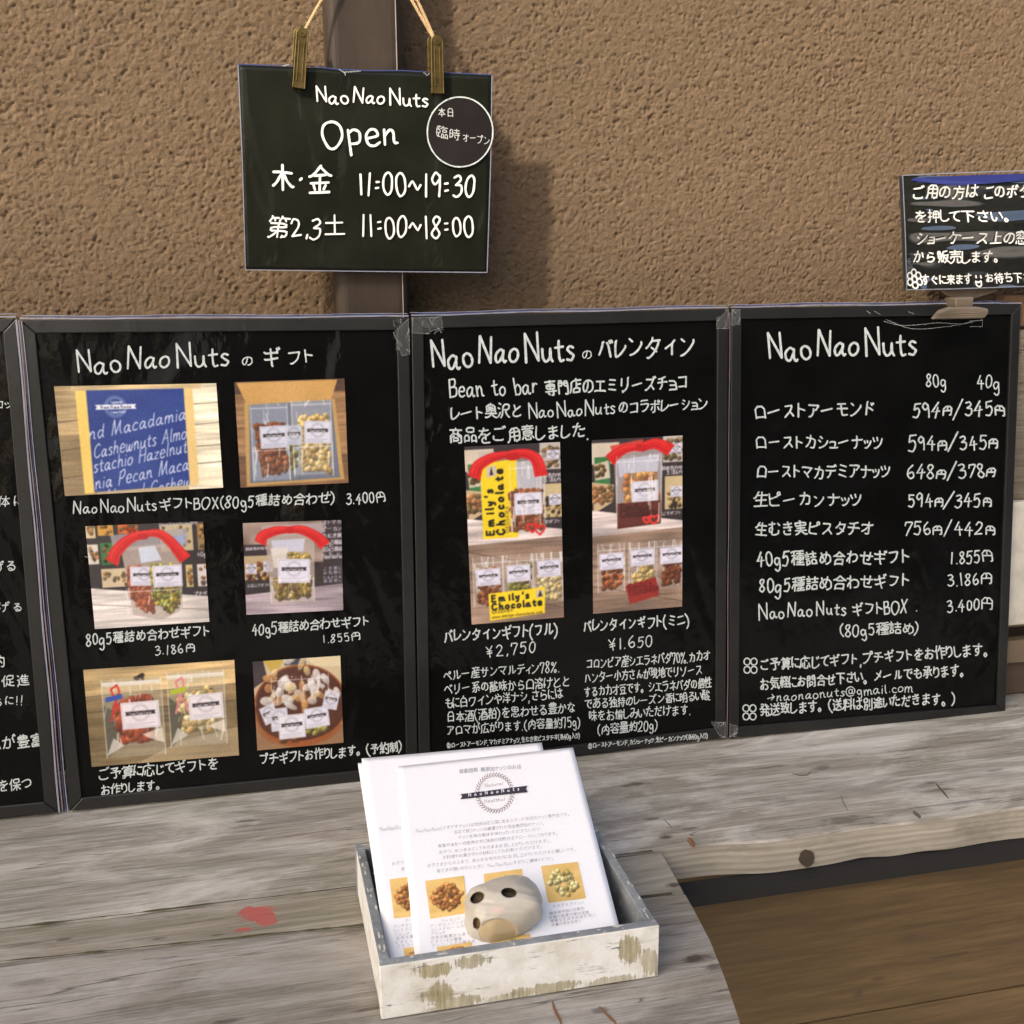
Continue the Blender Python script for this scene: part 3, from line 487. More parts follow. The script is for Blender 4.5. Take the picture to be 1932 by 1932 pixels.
'性': [[15,54,15,8], [10,44,8,33], [20,44,22,40,24,38,26,38], [53,10,24,10], [52,42,29,42], [40,54,40,10], [51,27,28,27,26,26], [30,50,30,46,26,36,24,34,22,34]],
'愉': [[14,8,14,54], [10,44,8,32], [29,44,30,41,47,41,49,44], [51,35,51,10,50,8,46,8], [36,19,26,19], [44,32,44,17], [36,26,26,26], [33,8,36,8,36,10,36,34,26,34,26,8], [18,46,21,38], [39,52,51,43,53,42,55,43], [39,52,37,51,28,43,25,42,20,42]],
'意': [[40,14,41,11,40,8,24,8,22,11,22,16], [46,29,16,29], [29,22,29,20], [22,42,22,46,22,50], [40,42,40,50], [34,17,29,20], [46,18,48,16,52,11], [32,51,30,54,30,54], [14,17,14,15,10,10], [16,29,16,24,17,22,46,22,46,36,16,36,16,29], [52,42,10,42], [12,50,50,50]],
'憩': [[34,18,27,22], [14,18,12,14,9,10], [42,54,42,49], [22,18,22,10,26,8,41,9,42,12,42,15], [52,42,34,42], [43,19,46,19,54,11], [9,50,8,49,9,49,9,50], [52,27,34,27], [52,34,34,34], [19,52,19,36], [52,27,51,49,34,49,34,27], [29,44,9,44], [28,52,26,53,9,50], [12,26,26,26,26,36,12,36,12,26]],
'扱': [[44,50,48,52], [8,26,14,27,18,29,21,29,24,32], [8,43,22,43], [16,54,16,10,14,8,10,8], [54,9,52,9,44,15,38,22,34,30,31,32], [44,50,25,50], [44,50,44,46,42,40,42,36,50,36,50,32,46,22,41,15,32,8,32,9], [31,50,31,33,30,30,26,16,21,8]],
'承': [[10,40,20,40,20,36,16,26,11,16], [52,39,47,34,44,33], [17,52,42,51], [38,36,24,36], [38,28,24,28], [40,20,22,20], [23,9,27,8,31,10,31,41,32,43,40,47,42,51], [53,15,50,18,46,26,42,40,42,42,41,42]],
'押': [[8,43,21,43], [52,26,28,26], [52,38,28,38], [40,50,40,8], [28,24,28,50,52,50,52,26], [10,8,14,8,15,10,15,54], [8,26,14,26,18,29,21,29]],
'指': [[51,50,48,50,36,46,30,46], [51,20,30,20], [54,42,52,44], [51,10,30,10], [8,26,22,30,24,32], [22,43,8,43], [16,54,16,9,10,8], [54,42,53,39,51,36,32,36,30,40,30,54], [30,10,30,28,50,28,51,10]],
'料': [[38,32,32,36], [8,51,10,50,11,42], [35,49,40,45], [17,30,20,29,24,22], [17,30,14,28,8,16], [26,51,22,42,23,40], [47,8,47,54], [17,54,17,8], [30,20,54,24], [9,36,26,36]],
'方': [[46,32,24,32], [46,32,46,20,44,11,40,8,33,8], [46,32,49,34], [31,53,32,50,32,44], [52,44,10,44], [24,44,24,34,21,22,14,11,10,9,7,9]],
'日': [[16,12,46,12], [46,31,16,31], [46,9,46,50,16,50,16,9]],
'明': [[10,36,24,36], [33,38,52,38], [32,25,52,25], [10,18,10,50,24,50,24,22,10,22], [25,10,29,14,32,22,33,32,33,52,52,52,52,10,50,8,48,8,44,8,42,10]],
'時': [[22,34,10,34], [31,22,35,16], [47,36,47,10,46,8,40,8], [26,28,54,28], [52,48,28,48], [40,54,40,37], [10,18,22,18,22,50,10,50,10,14], [54,37,26,37]],
'木': [[31,8,31,53], [52,40,34,40,26,34,20,24,14,18,9,15], [10,40,30,40,36,34,40,26,48,19,53,15,56,16]],
'本': [[36,42,37,37,43,27,52,18], [26,42,25,38,18,27,12,20,9,18], [10,42,52,42], [31,53,31,8], [44,18,18,18]],
'材': [[26,26,26,29,22,35,19,36,18,35], [26,18,30,18,40,28,43,34,47,36], [18,35,14,33,14,32,8,19,8,16], [26,42,10,42], [32,42,54,42], [18,8,18,54], [40,8,44,8,47,9,48,12,48,36,47,38,48,53]],
'来': [[54,12,52,11,46,16,37,24,34,28], [42,34,46,42,48,43], [6,12,10,11,14,14,25,24,28,28], [20,35,18,41,16,42], [50,47,12,47], [31,53,31,8], [10,30,28,30,30,28,35,30,53,30]],
'果': [[28,24,24,20,16,13,10,10,8,11], [54,12,52,11,46,14,38,19,34,24], [48,42,14,42], [31,51,46,52,48,50,47,34,14,34,14,51,31,51], [31,8,31,51], [10,25,28,25,30,24,36,25,52,25]],
'気': [[18,49,52,48], [13,33,44,33,45,19,47,11,50,8,52,8,54,12,54,15,53,16], [20,40,46,40], [36,12,24,20,16,26], [32,28,28,20,22,16,16,11,11,8], [22,55,19,54,18,50,10,38,10,37,6,37]],
'沢': [[9,38,15,36], [38,34,40,25,44,18,52,10,53,10], [11,52,12,53,18,50], [18,24,10,10], [20,8,25,16,27,23,28,51,51,51,51,34,28,34]],
'油': [[16,34,9,38], [18,50,12,52], [11,10,17,22], [52,27,26,27], [52,12,26,12], [38,54,38,12], [52,9,52,42,26,42,26,8]],
'法': [[9,38,16,35], [19,24,11,10], [18,50,12,53], [48,14,30,11,28,12], [50,44,27,44], [24,31,52,31], [28,12,28,15,32,20,38,32,38,54], [54,8,52,9,46,20]],
'洋': [[48,54,45,48,44,44], [12,52,18,48], [16,34,9,38], [32,44,32,48,30,53], [17,24,10,12,10,9], [54,20,24,20], [26,32,50,32], [38,8,38,44], [52,44,25,44]],
'活': [[50,10,27,10], [12,52,18,50], [18,24,10,10], [9,38,16,34], [24,38,54,38], [50,10,50,25,27,25,27,10], [38,25,38,50], [54,52,48,53,34,50,26,50]],
'添': [[54,15,50,22,48,24,47,25], [12,53,16,50], [14,36,9,38], [10,10,16,22,15,24], [22,14,26,22,26,24], [28,8,32,8,34,9,34,30], [56,28,52,28,50,30,44,36,43,40], [34,40,36,50], [43,16,40,24], [31,40,30,36,27,32,20,27], [52,50,24,50], [54,40,22,40]],
'溶': [[48,22,48,10], [48,22,50,24], [47,40,44,42,42,42], [9,38,15,34,17,35], [31,41,24,34], [48,10,28,10], [12,52,18,49], [37,54,38,51,38,48], [52,43,52,48,24,48,24,43], [54,22,52,24,44,29,38,34], [48,22,29,22,26,24,23,22,17,24,11,10], [38,34,27,26,28,10]],
'焙': [[33,38,32,43], [14,22,18,20,21,15], [10,43,8,32], [48,43,44,32], [38,54,40,54,40,48], [50,10,30,10], [20,36,22,44], [52,48,27,48], [54,32,26,32], [30,8,30,24,50,24,50,10], [15,54,15,26,12,16,9,10]],
'無': [[24,15,26,9], [11,44,16,46], [10,8,14,16,16,17], [36,15,38,10,40,8], [52,8,48,16], [46,22,46,48], [36,48,36,22], [26,48,26,22], [51,48,17,48], [51,35,10,35], [8,22,52,22], [16,22,16,47,18,54]],
'煎': [[28,34,12,34], [22,48,21,52,18,54], [40,48,41,52,44,54], [12,28,28,28], [14,16,11,9,9,8], [25,9,24,14], [48,42,48,22,46,20,42,20,40,21], [52,10,49,14,46,16], [38,40,38,26], [36,14,38,8], [12,20,12,41,28,41,28,22,27,20,22,20], [53,48,8,48]],
'特': [[32,22,36,16], [23,28,20,28,16,25,9,24], [39,9,40,8,44,8,47,10,47,37], [30,48,51,48], [10,42,22,42], [40,38,40,54], [53,27,28,27], [17,8,17,54], [54,38,26,38], [10,50,10,44,8,34]],
'独': [[8,22,10,22,16,29,18,30], [6,39,9,39,13,42,16,43], [16,47,18,48,20,52,22,53], [25,10,51,12], [38,27,50,27,50,44,27,43,27,27,38,27], [38,12,38,54], [53,9,50,18,48,20,47,21], [10,52,14,48,18,40,19,29,19,18,18,11,16,8,10,8]],
'現': [[30,34,51,34], [34,25,34,20,32,14,28,10,22,8], [56,15,54,13,53,8,45,8,44,12,44,25], [30,43,51,43], [9,36,22,36], [23,51,9,51], [16,20,16,51], [34,25,51,26,51,52,30,51,30,26,34,25], [24,22,8,17]],
'理': [[6,12,6,12], [27,21,52,21], [54,10,24,10], [9,34,20,34], [21,50,8,50], [15,50,16,18], [28,41,52,41], [40,10,40,52], [40,31,28,32,28,52,52,51,52,31,40,31], [8,14,22,18]],
'生': [[50,43,16,44], [31,10,31,53], [48,28,14,28], [53,10,9,10], [20,54,18,52,16,46,10,35,6,35]],
'産': [[32,50,30,54], [18,46,22,45], [44,45,42,44,40,38], [50,28,22,28], [18,9,52,9], [22,19,48,19], [52,38,13,38,12,20,8,9], [34,32,34,9], [50,49,12,49], [24,38,24,42,22,44,22,49], [18,24,23,30,23,32,26,34]],
'用': [[38,10,41,8], [31,50,31,9], [50,38,14,38], [50,24,14,24], [38,6,41,8,50,10,50,50,14,50,14,20,10,10,8,8,6,8]],
'田': [[12,12,50,12], [30,50,30,12], [50,31,11,31], [11,9,11,50,50,50,50,9,53,6]],
'病': [[36,48,36,52,34,54], [46,16,41,22,37,24], [12,36,9,43], [16,26,12,26,8,24], [44,9,45,8,50,8,52,10,52,30,24,30,24,8], [23,40,53,40], [54,48,17,48,16,22,14,16,10,9], [30,16,34,18,38,26,38,39]],
'発': [[50,16,52,14], [45,36,47,36,52,33,55,34], [45,36,44,40], [43,50,38,47], [14,44,18,41], [7,33,10,32,14,36,17,36], [13,52,26,52,26,48,24,46,20,42,18,41], [17,36,18,41], [44,40,50,45], [17,36,18,34,44,34,45,36], [38,34,38,10,39,8,50,8,52,14], [12,22,50,22], [44,40,42,41,40,44,34,54], [10,9,13,8,21,14,23,18,24,34]],
'白': [[14,12,48,12], [32,55,30,54,28,46], [48,28,14,28], [14,8,14,45,48,45,48,8]],
'的': [[36,46,52,45], [42,24,36,33], [52,45,52,25,50,12,48,10,46,9,40,10], [16,46,18,54], [26,30,10,30], [10,10,10,46,26,45,26,14,10,14], [38,54,36,48,31,37]],
'皆': [[28,28,29,32], [28,48,15,48], [50,50,38,46,35,46], [46,18,16,18], [46,10,16,10], [15,54,15,36], [16,10,16,28,46,28,46,10], [35,54,35,38,37,35,52,35,53,38,52,41], [13,35,29,38]],
'皮': [[33,16,36,16], [33,16,24,28,23,32], [33,16,32,14,24,10,18,8,16,10], [36,16,38,14,43,11,51,8,54,10], [32,53,32,33], [8,10,12,16,14,24,14,46,50,46,50,43,48,39], [36,16,44,26,46,30,46,32,14,33]],
'目': [[47,25,14,25], [47,12,14,12], [14,38,47,38], [14,8,14,50,47,50,47,8]],
'種': [[24,25,24,28,20,30,17,32], [17,32,14,30,11,24,8,20,8,16], [29,30,52,30], [54,9,26,9], [28,16,52,16], [24,38,9,38], [53,44,27,44], [40,24,30,24,29,24,29,37,52,38,52,24,40,24], [40,9,40,51], [17,8,17,50], [52,52,50,53,35,51,28,51,27,52,22,52,10,50,8,48,6,48]],
'窓': [[24,44,13,38,10,38], [20,20,20,13,20,10,22,9,41,9,42,10,44,14], [32,50,30,54], [34,16,32,20], [46,21,52,12], [12,19,10,11], [44,14,42,16], [28,39,21,32,20,28], [48,38,40,43,36,44], [14,29,17,28,18,28,36,28,42,29,42,30], [52,45,52,50,10,50,10,45], [35,35,39,34,48,27]],
'第': [[22,44,21,49], [37,50,38,54], [44,49,46,44], [16,54,16,50], [10,9,12,8,19,12,24,16,28,21], [10,43,14,48,16,50], [40,12,41,10], [30,8,30,37,32,40,32,44,36,50,37,50], [37,50,54,50], [30,50,16,50], [38,8,41,10,46,10,48,12,50,16,50,22,31,22,30,21,26,22,14,22,14,30,48,30,48,38,13,39]],
'算': [[20,50,20,42], [6,45,9,45,13,50,14,50], [47,30,16,30], [15,54,14,50], [31,42,32,47], [44,42,44,46,43,50], [16,36,47,36], [40,24,40,8], [44,42,47,42,46,24,16,24,16,26,16,42,44,42], [8,17,53,17], [14,50,28,50,32,47], [53,50,36,50], [8,9,12,8,13,8,20,14,22,18,22,24], [38,55,36,54,36,52,32,47]],
'粕': [[30,11,51,10], [24,22,20,28,16,29], [22,41,24,50], [8,51,10,48,11,42], [38,44,40,54], [51,28,30,28], [8,14,8,18,13,27,16,29], [9,36,24,36], [16,54,16,8], [30,8,30,44,51,44,51,10]],
'糖': [[10,42,8,50], [8,15,8,18,12,26,14,28], [20,42,22,51], [14,28,16,28,18,28,21,23,20,22], [52,10,33,10], [37,55,40,54,42,49], [22,35,8,35], [52,10,51,20,33,20,33,10], [34,40,52,40,51,27,34,27], [42,44,42,20], [54,34,31,34], [22,8,26,16,28,27,28,48,53,48], [15,8,15,54]],
'系': [[20,20,12,12,9,12], [18,38,20,41,26,46,26,48,26,49], [26,49,30,51,44,53,48,53,49,52], [48,15,42,20], [30,38,28,34,20,30,20,28], [12,50,25,50,26,49], [32,27,31,10,28,8,25,8,22,10], [26,49,24,48,26,48,26,49], [16,38,32,38,36,39,42,44], [10,27,14,26,16,27,44,28,46,29], [42,34,43,34,52,24]],
'約': [[20,21,18,19,20,11], [12,27,13,30,18,36,16,37], [23,44,20,39,16,37], [37,31,42,24], [37,10,38,10,40,8,44,8,48,9,50,11,51,20,52,44], [18,53,16,48,12,42,10,38], [52,44,54,46], [52,44,34,44], [8,10,11,18], [24,21,27,14], [6,39,16,38,16,37], [10,26,26,28], [27,26,24,34], [36,53,34,46,30,38,30,37,26,36]],
'素': [[54,10,51,10,44,14,40,15], [32,20,32,10,28,8,23,9], [22,16,20,16,10,9,6,10], [28,36,26,34,22,32,22,30], [28,28,28,26,22,24,21,21], [48,44,14,44], [51,50,12,50], [30,54,30,37], [8,37,53,37], [12,20,18,21,39,21,44,22,46,22], [42,26,44,26,51,20], [15,28,20,29,32,28,41,32]],
'老': [[8,22,10,21,18,26,24,26], [46,26,30,20,24,20], [30,34,30,32,24,28,24,26], [14,46,41,46,43,45], [27,36,27,54], [51,15,50,12,48,9,26,9,24,12,24,26], [8,36,53,36], [48,50,38,39,38,36]],
'肝': [[12,39,24,39], [12,26,24,26], [54,32,30,32], [42,51,42,8], [31,51,52,51], [9,8,8,10,10,14,12,24,12,52,24,52,24,10,21,8,18,8,16,10]],
'脂': [[51,20,30,20], [30,10,51,10], [30,46,34,46,50,50], [11,26,22,26], [11,40,22,40], [54,42,52,38,50,36,32,37,30,39,30,54], [30,10,31,28,50,28,51,10], [8,9,10,17,11,25,11,52,22,52,22,10,18,8,16,9]],
'膚': [[46,12,22,12], [22,16,46,16], [30,52,49,52], [44,42,20,41], [49,29,20,29], [9,8,12,20,13,46,50,46,50,42,52,40], [34,32,34,26], [22,8,22,20,24,21,46,21,46,20,46,8,46,8,40,8], [20,29,20,32,20,33,49,32,49,26,48,25,21,25,20,26,20,29], [52,40,51,38,32,38,30,43,30,52]],
'臓': [[37,34,37,28], [52,32,53,31,50,22,48,21], [18,39,10,39], [10,26,18,26], [37,14,37,20], [23,8,25,19,26,40,54,40,54,43,50,46], [24,50,53,50], [31,14,42,14,44,12], [32,54,32,45], [31,11,31,34,40,34], [8,9,9,14,10,28,10,52,19,52,19,9], [23,8,14,8], [31,28,40,27,40,20,31,20], [38,8,41,8,46,14,48,14], [44,54,44,46,46,42,46,30,48,16,51,9,54,10,55,12,54,16]],
'臨': [[33,48,52,48], [33,48,34,54], [33,48,31,48,28,44,25,44], [18,12,18,26], [18,51,18,38], [38,11,30,11], [44,11,54,11], [34,34,34,41,50,40,50,32,34,32,34,34], [10,38,24,38,24,26,10,26], [25,12,10,12,10,50,25,51], [54,8,54,24,44,24,44,8], [30,8,30,24,38,24,38,8]],
'自': [[28,46,30,54], [14,22,48,22], [14,11,48,11], [14,34,48,34], [48,8,48,46,47,46,14,46,14,8]],
'致': [[35,37,36,36,40,24,42,22], [35,37,32,35], [16,50,15,46,12,40,11,38], [31,32,32,35], [53,10,50,10,45,17,42,18], [24,44,26,38], [42,22,44,23,46,26,49,36,50,44], [42,22,42,18], [42,18,36,12,30,9], [28,26,10,26], [18,32,18,14], [37,44,54,44], [30,14,28,15,8,12], [28,50,8,50], [40,55,38,52,37,46,36,43,35,37], [32,35,24,38,17,37,11,38]],
'菓': [[36,20,37,17,40,14,52,9,54,10], [8,10,11,10,20,14,25,17,26,20], [48,34,14,34], [9,50,52,50], [30,8,30,42], [30,27,47,27,48,42,14,42,15,27,30,27], [22,47,22,54], [40,54,40,47], [8,20,53,20]],
'解': [[33,38,34,38,38,42,40,48,40,51], [22,40,24,49,15,50], [28,30,12,30], [34,18,54,18], [28,20,12,20], [36,28,52,28], [44,33,44,8], [20,40,20,10,20,10,22,10,24,8,26,8,28,10,28,40,11,40], [45,38,50,38,52,43,52,51,34,52], [32,23,34,24,36,30,36,33], [18,55,16,54,11,42,12,22,8,8]],
'詰': [[23,30,10,30], [24,45,8,45], [10,38,22,38], [32,10,51,10], [32,10,32,25,50,25,51,10], [18,50,16,54], [52,34,30,34], [42,34,42,53], [54,46,30,46], [10,8,10,24,23,23,23,11,10,11]],
'謝': [[33,55,30,54,30,48], [20,45,8,45], [42,34,44,24], [10,30,18,30], [34,24,32,26,26,26], [26,32,36,32], [14,53,15,50], [34,24,36,23,36,9,30,8,28,10], [18,38,10,38], [26,40,36,40], [52,55,50,53,50,10,49,8,44,8], [40,42,54,42], [10,8,10,24,18,23,18,11,10,11], [18,14,24,14,36,26,36,48,26,48,26,26]],
'谷': [[44,26,18,26], [21,50,14,44,10,42], [18,10,44,10], [48,46,40,52,38,52], [16,28,18,24,18,10], [44,10,44,26,46,28], [54,26,52,26,50,28,48,28,40,32,32,42,29,40,22,34,15,28,10,26,6,27]],
'豆': [[10,51,52,51], [22,15,20,22], [37,10,40,18,42,22,44,24], [28,28,46,28,46,41,15,42,15,28,28,28], [8,10,52,10]],
'豊': [[39,9,40,18], [22,14,20,15], [10,31,53,31], [8,9,53,9], [22,18,16,18,16,18,16,26,46,26,46,18,22,18], [48,44,14,44], [36,54,36,38], [25,54,25,38], [36,38,14,37,14,50,48,50,48,38,36,38], [22,18,23,9]],
'販': [[10,42,22,42], [22,32,10,32], [54,38,52,36], [44,19,46,20,48,26,52,36], [44,19,42,20,38,26,34,37], [44,19,44,16], [44,16,53,9], [44,16,34,8], [8,9,12,16], [24,11,22,12,20,16], [52,53,31,50,30,24,27,12,24,11], [10,32,10,51,22,52,22,22,10,22,10,32], [52,36,31,37]],
'賞': [[8,9,13,8,22,12,26,12], [20,48,18,52,17,54], [16,20,46,20], [44,48,44,52,46,54], [30,54,30,48], [36,11,40,12,50,8,54,8], [46,26,16,26], [19,41,20,42,42,42,44,42,44,36,20,36,19,41], [16,15,16,31,46,30,46,15,16,15], [10,42,11,48,42,48,52,48,52,42]],
'質': [[10,8,24,12], [54,9,51,8,38,12,38,16], [16,22,46,22], [28,40,29,40], [16,29,46,29], [46,35,48,37], [22,46,22,40], [45,40,45,46], [12,46,28,46], [54,46,34,46], [46,35,45,16,16,16,16,17,16,35,46,35], [27,54,14,52,12,51,12,44,9,39], [50,54,48,54,36,52,34,51,34,44,32,40]],
'身': [[44,28,48,30,52,34], [8,8,12,8,24,13,36,20,38,24], [30,49,30,54], [44,40,17,40], [44,32,17,32], [44,24,10,24], [17,24,17,48,44,48,44,10,38,8,33,8]],
'軽': [[32,48,32,49], [28,18,8,18], [9,48,27,48], [52,22,33,22], [54,10,30,10], [42,10,42,29], [18,8,18,54], [36,52,36,48,35,48,40,39,52,32,54,31,55,32], [9,25,26,25,26,40,9,40,9,25], [32,52,50,51,50,48,48,44,40,35,32,31,28,32,25,33,9,33]],
'送': [[16,46,11,53], [15,15,18,14,24,10,32,8,53,9,56,12], [15,15,15,36,9,36], [15,15,12,14,8,10], [38,28,40,28,49,18], [38,28,36,28,34,23,30,19,25,16], [31,44,32,49,29,53], [50,54,46,52,44,48,44,44], [53,32,24,32], [38,44,38,28], [51,44,24,44]],
'途': [[52,18,46,26], [16,48,11,52], [16,14,18,14,26,10,34,8,52,9,55,11], [16,14,16,34,8,35], [16,14,12,13,10,10], [22,18,26,22,28,26,30,26], [23,32,52,32], [48,44,46,40,29,40,27,44], [38,40,38,16,36,15,32,15,30,16], [20,42,24,42,36,52,38,52,42,48,50,42,54,42]],
'進': [[26,42,23,40,20,38,20,36], [15,47,14,49,10,52], [10,33,16,33,16,14], [50,36,26,36], [50,28,26,28], [52,45,28,46], [40,52,42,48,40,44,40,18], [53,18,26,19,26,44,30,52], [10,6,10,10,13,14,17,14,22,11,32,9,47,9,53,10,54,10]],
'選': [[10,52,15,46], [11,12,16,14], [24,13,22,12,20,14,16,14], [9,33,16,33,16,14], [22,23,53,23], [24,31,52,31], [23,46,34,46,34,52,23,52,23,40,24,39,32,38,35,40,37,42], [53,42,54,40,50,38,42,39,40,40,40,52,52,52,52,46,40,46], [42,20,44,24,44,34], [32,20,31,24,31,34], [22,15,24,15,23,11,30,9,49,9,54,10,54,10], [52,15,43,20,40,20], [24,13,27,16,34,20]],
'酒': [[10,52,16,49], [52,20,24,20], [41,30,42,29,52,29], [10,8,10,11,16,24], [14,35,9,38], [52,10,24,10], [42,51,41,30], [24,8,24,40,52,40,52,10], [32,50,33,36,32,32,29,28,24,27], [22,51,54,51]],
'酸': [[52,42,51,44,50,44], [39,26,40,30,42,32], [26,20,8,20], [26,12,8,12], [37,38,32,31], [48,50,50,44], [35,44,50,44], [14,52,14,32,12,27,8,27], [20,52,20,30,22,28,26,28], [26,52,8,52], [26,9,26,42,9,42,8,8], [36,23,41,16,46,12,52,8,56,10], [39,26,50,26,50,23,48,20,40,12,32,8], [39,26,38,26,36,24,32,20], [40,54,36,47,36,46,32,41]],
'量': [[48,22,50,20], [54,37,8,37], [46,48,16,48], [48,26,14,26], [13,15,50,15], [30,10,30,32], [16,48,16,52,16,53,46,52,46,42,16,42,16,48], [8,9,54,9], [48,22,48,32,46,32,14,32,14,21,48,22]],
'金': [[44,21,40,14], [21,14,18,22], [50,26,12,26], [52,10,10,10], [31,10,31,38], [18,40,19,38,42,38,46,41], [55,38,52,38,47,40,32,52], [33,54,24,46,20,42,12,38,8,38]],
'門': [[26,44,10,44], [35,44,51,44], [10,35,26,35,26,51,10,51,10,8], [51,35,36,35,35,51,51,51,51,10,50,9,47,8,43,8,40,10]],
'防': [[38,10,40,8,46,8,48,9,49,14,50,32], [10,8,10,52,22,51,18,37,22,30,22,23,20,20,17,20], [34,32,50,32], [38,54,40,49,40,48,40,44], [26,44,53,44], [34,44,34,30,32,20,28,14,22,9]],
'風': [[54,18,55,13,54,10,50,10,49,13,48,28,47,51,14,51,14,26,12,18,10,11,8,10,9,8], [30,24,40,24,40,34,21,35,21,24,30,24], [30,13,30,44], [20,42,40,44], [18,12,40,14], [44,10,40,18,38,19]],
'食': [[18,32,44,32], [44,24,47,22], [44,24,18,24], [47,22,50,22], [47,22,47,20,41,17,40,15], [28,46,30,44,32,40], [44,42,44,24], [10,38,14,40,19,40,44,39], [48,9,38,16,32,19,30,19], [32,12,18,10,18,38,19,43,30,52,32,52,36,48,46,42,52,40,55,40]],
'香': [[46,18,17,18], [46,10,17,10], [48,29,46,26], [46,26,17,26], [14,29,17,26], [46,26,46,10], [31,50,31,31], [17,10,17,26], [53,42,9,42], [12,50,15,50,30,50,44,53,46,52], [9,27,16,30,23,36,26,38,26,41], [53,28,40,35,37,38,36,41]],
}
